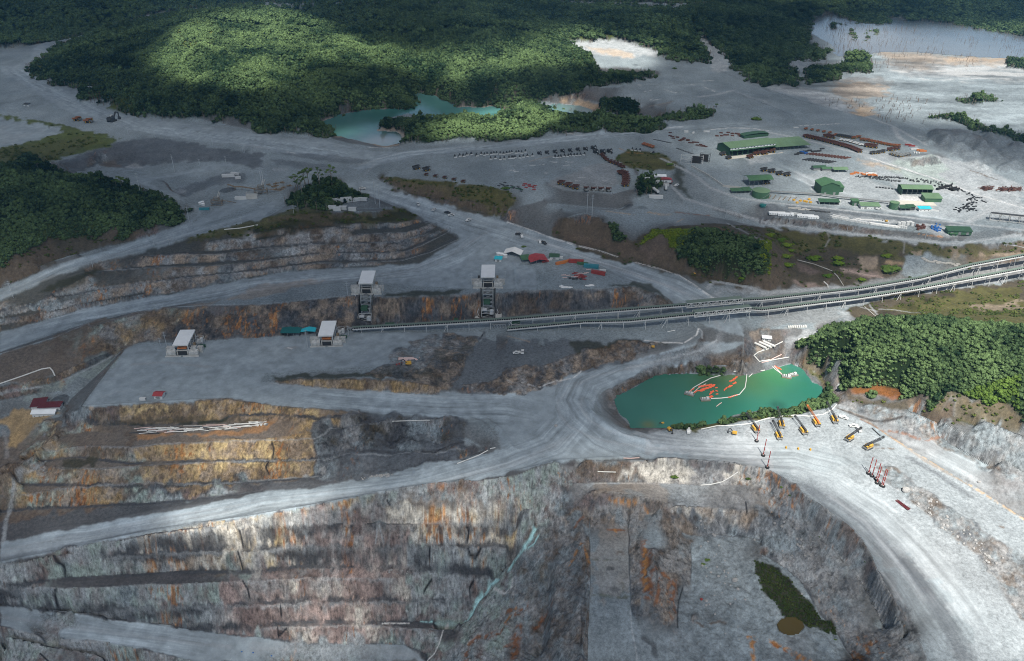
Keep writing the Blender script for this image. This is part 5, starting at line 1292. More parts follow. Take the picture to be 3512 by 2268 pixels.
bush = np.clip(FM['olive'] * .3 + FM['drab'] * .12 + FM['grass'] * .05, 0, 1) * (fbm(X / 20, Y / 20, 3, 841) > -.05) * inframe * (Y < 2600)
x, y, z = pick_points(bush, 4.6); scatter('scrub', np.c_[x, y, z], rng_.uniform(.5, 1.9, len(x)) * (1 + y / 1800), .3 + .5 * fbm(x / 25, y / 25, 3, 843), C_BUSH, 3)
sl_, m = inside('o:1757,1305 1800,1320 1850,1365 1868,1395 1895,1415 1912,1442 1950,1468 1945,1485 1900,1462 1860,1448 1825,1438 1806,1400 1768,1368', 1.5, 0); q_ = np.zeros((NV, NU)); q_[sl_] = m
x, y, z = pick_points(q_, 1.9); scatter('pit_scrub', np.c_[x, y, z], rng_.uniform(.5, 1.5, len(x)), -.2 + .6 * fbm(x / 12, y / 12, 3, 853), C_BUSH, 3)
print('TREES', [len(o.data.vertices) for o in scene.objects if o.type == 'MESH' and o.modifiers])
# ================================================================== BUILDING KIT
M = {}
def mm(k, *a, **b): M[k] = mat(k, *a, **b)
mm('white_steel', (.52, .53, .52), .5, 0, .16, .25); mm('white_roof', (.70, .72, .72), .55, 0, .14, .12); mm('green_roof', (.055, .125, .065), .6, 0, .2, .08); mm('dark_green', (.035, .085, .05), .6, 0, .2, .15)
mm('weathered', (.42, .42, .40), .8, 0, .4, .35); mm('teal_box', (.04, .20, .24), .6, 0, .2, .4); mm('belt_green', (.125, .165, .14), .6, 0, .15, .3); mm('pale_green', (.115, .19, .11), .6, 0, .2, .08); mm('red_roof', (.30, .045, .05), .6, 0, .25, .2); mm('teal_roof', (.012, .11, .11), .6, 0, .15, .2); mm('cyan_tarp', (.03, .42, .50), .5, 0, .15, .3)
mm('maroon_roof', (.10, .02, .025), .6, 0, .2, .2); mm('concrete', (.42, .41, .38), .9, 0, .25, .15); mm('steel_grey', (.22, .23, .23), .55, .2, .3, .4); mm('dark_steel', (.05, .052, .055), .7, .1, .3, .5)
mm('black_rubber', (.018, .018, .02), .85, 0, .3, 1.5); mm('glass', (.03, .045, .06), .12, 0, .1, 1); mm('dull_orange', (.24, .09, .04), .8, 0, .3, .5); mm('rust_red', (.082, .036, .028), .8, 0, .35, .5); mm('tray_brown', (.11, .05, .038), .85, 0, .4, .3)
mm('yellow', (.55, .32, .05), .55, 0, .2, .6); mm('orange', (.45, .15, .045), .6, 0, .2, .6); mm('red', (.27, .045, .04), .55, 0, .25, .5); mm('float_orange', (.72, .13, .06), .5, 0, .1, 2)
mm('belt_black', (.012, .012, .013), .9, 0, .2, .5); mm('tank_green', (.05, .115, .065), .55, 0, .3, .12); mm('pipe_white', (.60, .60, .57), .5, 0, .2, .3); mm('pipe_pink', (.62, .46, .42), .6, 0, .2, .3)
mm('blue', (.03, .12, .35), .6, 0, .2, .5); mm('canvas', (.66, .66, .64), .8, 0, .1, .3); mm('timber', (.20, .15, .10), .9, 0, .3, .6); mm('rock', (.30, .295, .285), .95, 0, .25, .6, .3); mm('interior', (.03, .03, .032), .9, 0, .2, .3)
mm('dusty_floor', (.50, .48, .42), .95, 0, .2, .1); mm('galvanised', (.42, .45, .47), .5, .3, .15, .5); mm('blueglass', (.05, .09, .14), .3, 0, .2, .4)
class MB:
    def __init__(s): s.v = []; s.f = []
    def add(s, v, f):
        n = len(s.v); s.v += [tuple(q) for q in v]; s.f += [tuple(i + n for i in q) for q in f]; return s
    def box(s, x0, x1, y0, y1, z0, z1, taper=0, rot=0, c=None):
        t = taper; v = [(x0, y0, z0), (x1, y0, z0), (x1, y1, z0), (x0, y1, z0), (x0 + t, y0 + t, z1), (x1 - t, y0 + t, z1), (x1 - t, y1 - t, z1), (x0 + t, y1 - t, z1)]
        if rot:
            cx, cy = c or ((x0 + x1) / 2, (y0 + y1) / 2); a, b = math.cos(rot), math.sin(rot); v = [(cx + (p[0] - cx) * a - (p[1] - cy) * b, cy + (p[0] - cx) * b + (p[1] - cy) * a, p[2]) for p in v]
        return s.add(v, [(0, 3, 2, 1), (4, 5, 6, 7), (0, 1, 5, 4), (1, 2, 6, 5), (2, 3, 7, 6), (3, 0, 4, 7)])
    def bar(s, a, b, w, h=None):
        """square bar between two points"""
        a = Vector(a); b = Vector(b); d = (b - a).normalized(); u = Vector((0, 0, 1)); r = d.cross(u)
        if r.length < 1e-3: r = Vector((1, 0, 0))
        r.normalize(); q = r.cross(d).normalized(); h = h or w; v = []
        for p in (a, b):
            for i, j in ((-1, -1), (1, -1), (1, 1), (-1, 1)): v.append(p + r * (i * w / 2) + q * (j * h / 2))
        return s.add(v, [(0, 3, 2, 1), (4, 5, 6, 7), (0, 1, 5, 4), (1, 2, 6, 5), (2, 3, 7, 6), (3, 0, 4, 7)])
    def tube(s, pts, r, k=8, cap=True):
        pts = [Vector(p) for p in pts]; n0 = len(s.v); m = len(pts); rr = r if isinstance(r, (list, tuple)) else [r] * m
        for i, p in enumerate(pts):
            d = (pts[min(i + 1, m - 1)] - pts[max(i - 1, 0)]).normalized(); u = Vector((0, 0, 1)) if abs(d.z) < .95 else Vector((0, 1, 0)); a = d.cross(u).normalized(); b = a.cross(d)
            for j in range(k): t = 6.28318 * j / k; s.v.append(tuple(p + a * (math.cos(t) * rr[i]) + b * (math.sin(t) * rr[i])))
        for i in range(m - 1):
            for j in range(k): a = n0 + i * k + j; b = n0 + i * k + (j + 1) % k; s.f.append((a, b, b + k, a + k))
        if cap: s.f.append(tuple(n0 + j for j in range(k))[::-1]); s.f.append(tuple(n0 + (m - 1) * k + j for j in range(k)))
        return s
    def prism(s, poly, a0, a1, axis='y'):
        """outline in (x,z) pushed along y, or in (y,z) along x, or in (x,y) along z"""
        n = len(poly); f = {'y': lambda p, t: (p[0], t, p[1]), 'x': lambda p, t: (t, p[0], p[1]), 'z': lambda p, t: (p[0], p[1], t)}[axis]
        v = [f(p, a0) for p in poly] + [f(p, a1) for p in poly]
        return s.add(v, [tuple(range(n))[::-1], tuple(range(n, 2 * n))] + [(i, (i + 1) % n, (i + 1) % n + n, i + n) for i in range(n)])
    def rock(s, c, r, seed=0):
        v, f = ICO2; q = v * (1 + .35 * n3(v, 1.6, seed)[:, None]) * np.array(r) + np.array(c); return s.add(q.tolist(), f.tolist())
    def mesh(s, name, m):
        me = bpy.data.meshes.new(name); me.from_pydata(s.v, [], s.f); me.update(); bm = bmesh.new(); bm.from_mesh(me); bmesh.ops.recalc_face_normals(bm, faces=bm.faces); bm.to_mesh(me); bm.free()
        me.materials.append(M[m] if isinstance(m, str) else m); return me
def part(name, mb, m, parent, label=None):
    o = link(name, mb.mesh(name, m), parent)
    if label: o['label'] = label
    return o
def single(name, mb, m, label, cat, loc, rz=0, group=None):
    o = link(name, mb.mesh(name, m), None, loc); o.rotation_euler.z = rz; return tag(o, label, cat, group)
def thing(name, label, cat, loc=(0, 0, 0), rz=0, group=None):
    o = link(name, None, None, loc); o.empty_display_size = .5; o.rotation_euler.z = rz; return tag(o, label, cat, group)
KIDS = {}
def kids(o):
    return [c for c in bpy.data.objects if c.parent == o]
def tree_of(o): return (o, [tree_of(c) for c in kids(o)])
def dup(t, loc=None, rz=None, label=None, group=None, scale=None, parent=None):
    o, ch = t; c = o.copy(); COL.objects.link(c)
    if parent: c.parent = parent; c.matrix_parent_inverse = o.matrix_parent_inverse
    if loc is not None: c.location = loc
    if rz is not None: c.rotation_euler.z = rz
    if scale: c.scale = (scale,) * 3
    if label: c['label'] = label
    if group: c['group'] = group
    for q in ch: dup(q, parent=c)
    return c
def put_first(t, loc, rz=0, label=None, group=None, scale=None):
    o = t[0]; o.location = loc; o.rotation_euler.z = rz
    if label: o['label'] = label
    if group: o['group'] = group
    if scale: o.scale = (scale,) * 3
    return o
class Kind:
    """first placement moves the original, later ones copy it with its parts"""
    def __init__(s, root): s.t = tree_of(root); s.used = False
    def __call__(s, loc, rz=0, label=None, group=None, scale=None):
        if not s.used: s.used = True; return put_first(s.t, loc, rz, label, group, scale)
        return dup(s.t, loc, rz, label, group, scale)
ORD = 'first second third fourth fifth sixth seventh eighth ninth tenth eleventh twelfth thirteenth fourteenth fifteenth sixteenth seventeenth eighteenth nineteenth twentieth'.split()
ORD += ['twenty-' + w for w in ORD[:9]] + ['thirtieth'] + ['thirty-' + w for w in ORD[:9]] + ['fortieth'] + ['forty-' + w for w in ORD[:9]]
def heading(a, b): return math.atan2(b.y - a.y, b.x - a.x)
def spread(s, n, jit=0.0):
    """n survey points evenly along a course"""
    P = parse(s); d = np.r_[0, np.cumsum(np.hypot(*np.diff(P, axis=0)[:, :2].T))] if len(P) > 1 else np.zeros(1); t = np.linspace(0, d[-1], n) if n > 1 else np.array([0.0])
    px = np.interp(t, d, P[:, 0]); py = np.interp(t, d, P[:, 1])
    if jit: px = px + rng_.uniform(-jit, jit, n); py = py + rng_.uniform(-jit, jit, n)
    x, y, z = hit(px, py); return [Vector(q) for q in zip(x.tolist(), y.tolist(), z.tolist())]
# ================================================================== MACHINES
def wheel(y, x, r, w, parent, k=14):
    mb = MB(); mb.tube([(x - w / 2, y, r), (x + w / 2, y, r)], r, k); o = part('wheel', mb, 'black_rubber', parent)
    mb = MB(); mb.tube([(x - w / 2 - .06, y, r), (x + w / 2 + .06, y, r)], r * .5, 10); part('rim', mb, 'yellow' if r > 1 else 'steel_grey', o); return o
def haul_truck(body='tray_brown', cabm='white_steel', name='haul_truck'):
    """rigid mining truck, nose towards +y, 15 m long"""
    t = thing(name, 'x', 'truck')
    for x in (-3.1, 3.1): wheel(4.2, x, 1.9, 1.5, t)
    for x in (-2.9, 2.9): wheel(-3.0, x, 1.9, 2.6, t)
    mb = MB(); mb.box(-1.6, 1.6, -5, 6.2, 1.6, 2.8); mb.box(-3.6, 3.6, 4.4, 6.9, 2.6, 4.0); mb.box(-2.2, 2.2, 6.7, 7.1, 1.4, 4.0); mb.bar((-3.2, 7.0, 4.1), (-3.2, 7.5, .8), .25); mb.bar((3.2, 7.0, 4.1), (3.2, 7.5, .8), .25); mb.box(-4.2, 4.2, 3.2, 6.9, 4.0, 4.25); part('chassis', mb, 'steel_grey', t)
    mb = MB(); mb.box(-3.9, -1.4, 4.2, 6.5, 4.25, 6.3, .12); c = part('cab', mb, cabm, t); mb = MB(); mb.box(-3.98, -1.32, 4.7, 6.56, 5.1, 5.9); part('window', mb, 'glass', c)
    mb = MB()   # dump body: sloping floor, side walls, canopy over the cab
    prof = [(-7.0, 3.9), (-6.3, 3.0), (3.0, 4.4), (3.3, 6.7), (7.0, 7.3), (7.0, 7.6), (3.0, 7.2), (2.4, 5.0), (-6.1, 3.7), (-6.8, 4.4)]
    mb.prism(prof, -4.2, 4.2, 'x')
    side = [(-7.1, 3.9), (-6.3, 3.0), (3.0, 4.4), (3.3, 7.3), (-6.7, 6.0)]
    mb.prism(side, -4.45, -4.15, 'x'); mb.prism(side, 4.15, 4.45, 'x')
    for y in (-5, -3, -1, 1): mb.box(-4.6, -4.4, y, y + .35, 3.6, 6.3); mb.box(4.4, 4.6, y, y + .35, 3.6, 6.3)
    part('dump_body', mb, body, t); return t
def tracks(t, L=6.5, w=1.1, g=2.1, h=1.2, m='dark_steel'):
    for x in (-g, g):
        mb = MB(); p = [(-L / 2 + .5, 0), (L / 2 - .5, 0), (L / 2, h * .5), (L / 2 - .5, h), (-L / 2 + .5, h), (-L / 2, h * .5)]; mb.prism(p, x - w / 2, x + w / 2, 'x'); part('track', mb, m, t)
def excavator(bodym='yellow', cabm='white_steel', k=1.0, name='excavator', bm_='dark_steel'):
    t = thing(name, 'x', 'excavator'); tracks(t, 7 * k, 1.2 * k, 2.2 * k, 1.5 * k)
    mb = MB(); mb.box(-2.2 * k, 2.4 * k, -4 * k, 2 * k, 1.6 * k, 4.2 * k, .1 * k); mb.box(-1.2 * k, 1.4 * k, -3.6 * k, -1 * k, 4.2 * k, 4.8 * k); part('house', mb, bodym, t)
    mb = MB(); mb.box(-2.4 * k, -.9 * k, 1 * k, 3.2 * k, 2.2 * k, 5.4 * k, .1 * k); c = part('cab', mb, cabm, t); mb = MB(); mb.box(-2.46 * k, -.84 * k, 1.4 * k, 3.26 * k, 3.9 * k, 4.9 * k); part('window', mb, 'glass', c)
    mb = MB(); mb.bar((.6 * k, 1.8 * k, 2.6 * k), (.6 * k, 5.5 * k, 7.6 * k), 1.0 * k); mb.bar((.6 * k, 5.5 * k, 7.6 * k), (.6 * k, 8.6 * k, 6.4 * k), .9 * k); part('boom', mb, bm_, t)
    mb = MB(); mb.bar((.6 * k, 8.4 * k, 6.8 * k), (.6 * k, 8.6 * k, 2.2 * k), .7 * k); part('stick', mb, bm_, t)
    mb = MB(); mb.prism([(7.4 * k, .2 * k), (9.2 * k, .2 * k), (9.4 * k, 2.4 * k), (8.2 * k, 2.6 * k)], -.6 * k, 1.8 * k, 'x'); part('bucket', mb, 'dark_steel', t); return t
def dozer(bodym='dark_steel'):
    t = thing('bulldozer', 'x', 'bulldozer'); tracks(t, 6, 1.0, 1.7, 1.6)
    mb = MB(); mb.box(-1.4, 1.4, -2.6, 3.0, 1.3, 3.0, .15); part('body', mb, bodym, t)
    mb = MB(); mb.box(-1.3, 1.3, -2.2, .2, 3.0, 5.0, .35); c = part('cab', mb, 'dark_steel', t); mb = MB(); mb.box(-1.05, 1.05, -1.9, .3, 3.8, 4.5); part('window', mb, 'glass', c)
    mb = MB(); mb.prism([(4.2, .2), (4.7, .2), (4.5, 1.2), (4.8, 2.3), (4.4, 2.3), (4.1, 1.2)], -2.9, 2.9, 'x'); mb.bar((-1.9, 0, .8), (-1.9, 4.3, .8), .35); mb.bar((1.9, 0, .8), (1.9, 4.3, .8), .35); part('blade', mb, 'white_steel', t); return t
def drill(bodym='yellow', mastm='dark_steel', L=27.0):
    """blast-hole drill on tracks, its lattice mast laid back along +y"""
    t = thing('drill_rig', 'x', 'drill rig'); tracks(t, 9, 1.3, 2.8, 1.6)
    mb = MB(); mb.box(-3.2, 3.2, -6, 4.5, 1.7, 2.3); mb.box(-3.3, 3.3, -6.3, -6.0, 1.7, 3.3); part('deck', mb, 'steel_grey', t)
    mb = MB(); mb.box(-2.9, -.9, -3.2, 4.2, 2.3, 5.2, .1); mb.box(.9, 2.9, -1.2, 4.2, 2.3, 5.2, .1); mb.box(-.9, .9, 2.5, 4.2, 2.3, 4.0); h = part('machinery_house', mb, bodym, t)
    mb = MB(); [mb.box(-2.95, 2.95, y, y + .5, 3.4, 4.7) for y in (-.8, .9, 2.6)]; part('louvre', mb, 'dark_steel', h)
    mb = MB(); mb.box(.8, 2.9, -5.8, -3.4, 2.3, 5.0, .1); c = part('cab', mb, bodym, t); mb = MB(); mb.box(.74, 2.96, -5.86, -3.8, 3.5, 4.5); part('window', mb, 'glass', c)
    mb = MB(); r = .9
    for x in (-r, r):
        for z in (5.4, 7.1): mb.bar((x, -5.5, z), (x, L - 6, z + .8), .28)
    n = int(L / 2.2)
    for i in range(n):
        y0 = -5.5 + i * (L - .5) / n; y1 = y0 + (L - .5) / n; e = .8 * i / n
        for x in (-r, r): mb.bar((x, y0, 5.4 + e), (x, y1, 7.1 + e), .18)
        mb.bar((-r, y0, 7.1 + e), (r, y1, 7.1 + e), .18); mb.bar((-r, y0, 5.4 + e), (r, y0, 5.4 + e), .18)
    mb.box(-.7, .7, -5.5, 6, 5.6, 6.9); mb.box(-1.1, 1.1, L - 7, L - 5.6, 6.0, 8.2); part('mast', mb, mastm, t)
    mb = MB(); mb.bar((-1.5, 3.8, 2.3), (-1.1, 3.8, 5.9), .35); mb.bar((1.5, 3.8, 2.3), (1.1, 3.8, 5.9), .35); mb.bar((-1.5, -5, 2.3), (-1.1, -5, 5.5), .35); mb.bar((1.5, -5, 2.3), (1.1, -5, 5.5), .35); part('mast_rest', mb, bodym, t)
    for x, y in ((-2.2, -6.6), (2.2, -6.6), (0, 5)): mb = MB(); mb.tube([(x, y, .15), (x, y, 2.2)], .25, 6); mb.tube([(x, y, 0), (x, y, .2)], .7, 8); part('jack', mb, 'steel_grey', t)
    return t
def pickup(m='white_steel'):
    t = thing('pickup', 'x', 'pickup')
    for x in (-.8, .8):
        for y in (-1.6, 1.6): wheel(y, x, .42, .3, t, 10)
    mb = MB(); mb.box(-.95, .95, -2.6, 2.6, .55, 1.15, .05); mb.box(-.95, -.85, -2.55, -.5, 1.1, 1.5); mb.box(.85, .95, -2.55, -.5, 1.1, 1.5); mb.box(-.95, .95, -2.6, -2.5, 1.1, 1.5); part('body', mb, m, t)
    mb = MB(); mb.prism([(-.6, 1.1), (1.6, 1.1), (.9, 1.85), (-.5, 1.85)], -.88, .88, 'x'); c = part('cab', mb, m, t); mb = MB(); mb.prism([(-.62, 1.25), (1.45, 1.25), (.95, 1.72), (-.55, 1.72)], -.92, .92, 'x'); part('window', mb, 'glass', c); return t
def tank_truck(m='white_steel'):
    t = thing('tank_truck', 'x', 'truck')
    for x in (-1, 1):
        for y in (-3.2, -1.9, 2.6): wheel(y, x, .55, .4, t, 10)
    mb = MB(); mb.box(-1.1, 1.1, -4.2, 4.2, .7, 1.1); part('chassis', mb, 'dark_steel', t); mb = MB(); mb.box(-1.2, 1.2, 2.3, 4.3, 1.1, 3.1, .1); part('cab', mb, m, t); mb = MB(); mb.tube([(0, -4.2, 2.2), (0, 1.9, 2.2)], 1.15, 12); part('tank', mb, m, t); return t
def container(m='white_steel', L=12.0, name='container', w=2.6, h=2.7, cat='container'):
    t = thing(name, 'x', cat); mb = MB(); mb.box(-L / 2, L / 2, -w / 2, w / 2, .15, h)
    for i in range(int(L / .8)): x = -L / 2 + .4 + i * .8; mb.box(x, x + .3, -w / 2 - .07, w / 2 + .07, .3, h - .15)
    mb.box(-L / 2 - .05, L / 2 + .05, -w / 2 - .08, w / 2 + .08, h - .12, h + .05); mb.box(-L / 2 - .05, L / 2 + .05, -w / 2 - .08, w / 2 + .08, .1, .3); part('shell', mb, m, t)
    mb = MB(); mb.box(L / 2, L / 2 + .08, -w / 2 + .1, -.05, .3, h - .2); mb.box(L / 2, L / 2 + .08, .05, w / 2 - .1, .3, h - .2); part('door', mb, 'steel_grey', t); return t
K_TRUCK = Kind(haul_truck()); K_TRUCKR = Kind(haul_truck('rust_red', 'white_steel')); K_TRUCKD = Kind(haul_truck('dark_steel', 'white_steel')); K_TRUCKO = Kind(haul_truck('dull_orange', 'yellow')); K_TRUCKG = Kind(haul_truck('steel_grey', 'steel_grey')); K_TRUCKW = Kind(haul_truck('white_steel', 'white_steel'))
K_EXC = Kind(excavator('dark_steel', 'white_steel', 1.25)); K_EXCY = Kind(excavator('yellow', 'yellow', .9)); K_DOZ = Kind(dozer())
K_PICK = Kind(pickup()); K_PICKD = Kind(pickup('dark_steel')); K_TANKT = Kind(tank_truck()); K_BOX = Kind(container()); K_BOXS = Kind(container(L=6.0)); K_BOXR = Kind(container('red')); K_BOXO = Kind(container('orange')); K_BOXG = Kind(container('green_roof')); K_BOXB = Kind(container('teal_box'))
def row(kind, s, n, label, group, rz, jit=0, scale=None, rj=.06):
    """n machines along a surveyed line; {o} in the label takes the ordinal"""
    for i, p in enumerate(spread(s, n, jit)):
        a = rz if not callable(rz) else rz(i); kind(p, a + random.uniform(-rj, rj), label.replace('{o}', ORD[i]) if n > 1 else label.replace('{o} ', ''), group, scale)
G1 = 'brown haul trucks parked on the laydown yard'
row(K_TRUCK, '12:490,245 545,262 620,285', 3, '{o} brown haul truck from the left in the trio at the grey yard edge', G1, R(-115))
row(K_TRUCK, '12:718,298 780,302 838,303 920,306', 4, '{o} brown haul truck from the left above the twin grey poles', G1, R(178))
row(K_TRUCK, '12:1030,150 1070,165 1078,190 1080,210 1080,232 1070,262', 8, '{o} brown haul truck from the top of the curved column beside the grey bank', G1, R(-75), 0, .95)
row(K_TRUCKR, '02:858,1415 880,1440 905,1462', 4, '{o} small rusty truck from the top of the line above the truck column', G1, R(-50), 0, .62)
row(K_TRUCKR, '02:935,1478 975,1490 1000,1500 1025,1515 1050,1528', 5, '{o} rusty truck from the left just above the curved column of trucks', G1, R(-60), 0, .7)
row(K_TRUCKR, '11:1570,165 1640,178 1708,185 1815,208 1905,228', 5, '{o} rust red haul truck from the left along the green mound edge', G1, R(-110))
row(K_TRUCKD, '11:1480,108 1572,122', 2, '{o} dark haul truck from the left behind the rust red line', G1, R(-60))
G2 = 'black bulldozers in long rows beside the bright road'
row(K_DOZ, '01:1832,1424 1885,1420 1940,1414 1970,1412 2018,1414', 6, '{o} black bulldozer from the left end of the upper row below the road', G2, R(200), 3)
row(K_DOZ, '01:2068,1408 2130,1405 2195,1402 2262,1398 2340,1394 02:35,1392 65,1390 118,1388 160,1385', 15, '{o} black bulldozer from the left in the dense part of the upper row', G2, R(185), 2)
row(K_DOZ, '01:2160,1442 2200,1444 2252,1446 2292,1440 2340,1436 2370,1434 02:35,1436 75,1434 130,1428 190,1424 225,1420', 12, '{o} black bulldozer from the left in the lower row of the machine park', G2, R(185), 2)
row(K_DOZ, '02:430,1430 485,1424 525,1420 560,1418 605,1414 640,1410 695,1404', 10, '{o} black bulldozer from the left below the white cab shovels', G2, R(160), 2)
row(K_EXC, '02:290,1404 335,1394 470,1384 545,1376 625,1368 705,1362', 7, '{o} white cab excavator from the left in the row beside the road', 'white cab excavators beside the road', R(-150), 1, .8)
row(K_EXC, '02:780,1355 775,1392 868,1388 925,1384', 4, '{o} big white cab excavator from the left at the row end', 'white cab excavators beside the road', R(-150), 0, 1.0)
# workshop yard at the right
G3 = 'dark red haul trucks parked nose to tail by the white berm'
row(K_TRUCKR, '03:400,1248 560,1285 700,1322 800,1350 885,1386', 21, '{o} dark red haul truck from the left in the long diagonal line', G3, R(-80), 0, .82)
row(K_TRUCKR, '03:585,1246 640,1258', 3, '{o} dark red truck from the left behind the long diagonal line', G3, R(-100), 0, .9)
row(K_TRUCKD, '03:700,1240 800,1258', 6, '{o} dark truck from the left in the short row by the fill bank', 'trucks along the fill bank', R(-95), 0, .7)
row(K_TRUCKO, '03:838,1262 880,1256 915,1278 955,1284', 4, '{o} yellow cab truck from the left before the row of orange trucks', 'trucks along the fill bank', R(-110), 0, .75)
row(K_TRUCKO, '03:985,1290 1060,1304 1120,1318 1190,1330 1240,1332', 10, '{o} orange tray truck from the left at the foot of the bank', 'trucks along the fill bank', R(-110), 0, .66)
row(K_TRUCKO, '03:402,1178 475,1190 540,1200 602,1212 640,1216 670,1232', 6, '{o} small orange truck from the left along the upper yard fence', 'trucks along the fill bank', R(-70), 0, .55)
row(K_TRUCKW, '03:722,1284 780,1290 820,1304 860,1312 895,1318 930,1326', 8, '{o} white truck from the left between the dark and orange rows', 'white trucks in the upper yard', R(-60), 2, .55)
row(K_TRUCKR, '03:965,1336 995,1340 1020,1346', 3, '{o} big red brown truck from the left at the end of the white trucks', G3, R(-100), 0, 1.0)
row(K_TRUCKD, '03:1008,1402 1042,1400 1095,1388', 3, '{o} dark truck from the left alone on the pale open floor', 'loose trucks on the pale floor', R(-80), 0, .8)
row(K_TRUCKR, '03:1165,1372 1200,1366 1228,1362', 3, '{o} red brown truck from the left above the grey truck group', 'loose trucks on the pale floor', R(-110), 0, .9)
row(K_TRUCKG, '03:1190,1402 1225,1415 1262,1428 1300,1420 1330,1412', 6, '{o} grey truck from the left beside the pale spoil heap', 'grey trucks beside the pale spoil heap', R(-100), 1, .75)
row(K_BOX, '03:1375,1362 1400,1360', 2, '{o} white container from the left next to the orange one', 'containers by the spoil heap', R(10), 0, .9)
row(K_BOXO, '03:1440,1372 1465,1380', 2, '{o} orange yellow container from the left by the spoil heap', 'containers by the spoil heap', R(-10), 0, 1.1)
row(K_BOX, '03:1385,1392 1405,1396 1430,1396', 3, '{o} white container from the left below the orange container', 'containers by the spoil heap', R(70), 0, .7)
row(K_BOXR, '03:1330,1322 1365,1332', 2, '{o} long red container from the left under the fill bank', 'containers by the spoil heap', R(-10), 0, 1.0)
row(K_TRUCKD, '02:1955,1412 2010,1445', 2, '{o} dark haul truck from the left at the workshop corner', 'trucks before the big workshop', R(-60), 0, .85)
row(K_TRUCKR, '02:2205,1438 2255,1410 2330,1405', 3, '{o} red truck from the left before the open workshop front', 'trucks before the big workshop', R(-70), 0, .95)
row(K_TRUCK, '03:25,1402 90,1386', 2, '{o} brown truck from the left under the workshop right end', 'trucks before the big workshop', R(-80), 0, 1.0)
row(K_TRUCKO, '02:1240,1320 1265,1328 1295,1338 1320,1346', 4, '{o} orange white truck from the left beyond the grassy mound', 'small trucks beyond the grassy mound', R(-40), 0, .65)
row(K_DOZ, '02:1135,1364 1180,1370 1205,1372', 3, '{o} dark loader from the left above the ochre strip', 'small trucks beyond the grassy mound', R(160))
row(K_DOZ, '02:1325,1396 1328,1400', 1, 'lone dark loader on the grey apron right of the ochre strip', None, R(40))
row(K_TRUCKD, '13:20,125 75,132 165,160 230,168', 4, '{o} dark truck from the left behind the tall green shed yard', 'trucks behind the small green sheds', R(-80), 0, .9)
row(K_TRUCKD, '13:40,240 42,242', 1, 'dark truck half under the green canopy beside the round tank', None, R(-80), 0, .9)
# upper left
K_TRUCKO(at('00:705,1098')[0], R(-100), 'left one of two ochre trucks beside the dark shovel', None, 1.25); K_TRUCKO(at('00:808,1115')[0], R(-95), 'right one of two ochre trucks beside the dark shovel', None, 1.3)
K_EXC(at('00:1020,1105')[0], R(-20), 'big dark rope shovel with white house alone on the grey plain', None, 1.9)
# light vehicles
for s_, lb in (('11:990,290', 'white pickup on the main haul road above the knoll road'), ('11:1495,434', 'white pickup halfway down the main haul road by the mound'), ('11:1640,484', 'white pickup on the haul road below the green mound'), ('11:1795,532', 'white pickup on the haul road left of the junction'), ('11:1950,578', 'white pickup at the haul road junction'),
               ('12:130,724', 'white pickup behind a dark one on the right haul road'), ('12:295,777', 'white pickup facing a dark one near the white tent'), ('22:85,300', 'left one of two white pickups on the low grey bench'), ('22:138,292', 'right one of two white pickups on the low grey bench'),
               ('23:745,890', 'white pickup beside the last drill rig of the row'), ('23:835,965', 'white pickup behind the seventh drill rig'), ('23:880,998', 'white pickup touching the mast end of the seventh drill'), ('22:1645,1012', 'white pickup on the pale bank below the lake'), ('12:1535,262', 'white pickup on the loop road near the red roofs'), ('13:1055,470', 'white truck beside the low pale green shed')):
    K_PICK(at(s_)[0], random.uniform(0, 6.28), lb, None, 2.0 if '23' in s_ or '22' in s_ else 2.2)
for s_, lb in (('12:105,708', 'dark pickup ahead of a white one on the right haul road'), ('12:332,786', 'dark pickup facing a white one near the white tent'), ('11:1760,510', 'dark pickup climbing the haul road by the terraces')):
    K_PICKD(at(s_)[0], random.uniform(0, 6.28), lb, None, 2.2)
# drill rigs on the pale yard
for body_, mast_, a_, b_, lb in (('yellow', 'dark_steel', '22:2270,1020', '22:2150,890', 'yellow drill rig with dark mast, leftmost of the row by the lake'), ('yellow', 'dark_steel', '23:165,1085', '23:88,935', 'small yellow drill rig standing in front of the second one'), ('yellow', 'dark_steel', '23:185,980', '23:112,820', 'yellow drill rig second from the lake end, dark lattice mast'),
                   ('yellow', 'dark_steel', '23:395,1040', '23:285,895', 'yellow drill rig with long shadow in the middle of the yard'), ('yellow', 'orange', '23:510,965', '23:370,800', 'drill rig with an all orange mast'), ('yellow', 'dark_steel', '23:670,935', '23:575,780', 'yellow drill rig nearest the track to the hill'),
                   ('yellow', 'dark_steel', '23:775,1095', '23:910,1000', 'yellow drill rig pointing right behind white pickups'), ('yellow', 'dark_steel', '23:940,1170', '23:1115,1090', 'yellow and black drill rig pointing right, closest to the road')):
    a = at(a_)[0]; b = at(b_)[0]; L_ = min(34, max(20, math.hypot(b.x - a.x, b.y - a.y) * .93)); d = drill(body_, mast_, L_)
    d.location = a + Vector((b.x - a.x, b.y - a.y, 0)).normalized() * 5; d.rotation_euler.z = heading(a, b) - math.pi / 2; d['label'] = lb; d['group'] = 'drill rigs parked on the pale yard'
# tracked machines near the lake
K_EXCY(at('22:2060,1030')[0], R(70), 'rusty yellow excavator on the pale ground left of the drills', None, .9)
K_EXCY(at('22:1475,1000')[0], R(200), 'orange digger on the lake bank beside the white path', None, .9)
K_EXCY(at('22:1408,942')[0], R(120), 'small orange digger at the water edge', None, .6)
K_EXCY(at('12:1700,1060')[0], R(20), 'yellow digger hidden behind the conveyor by the bank', None, .5)
K_EXCY(at('22:1320,245')[0], R(80), 'small digger on the dark bank under the platform road', None, .7)
K_EXCY(at('13:1130,585')[0], R(80), 'yellow digger among the white blocks along the road', None, .7)
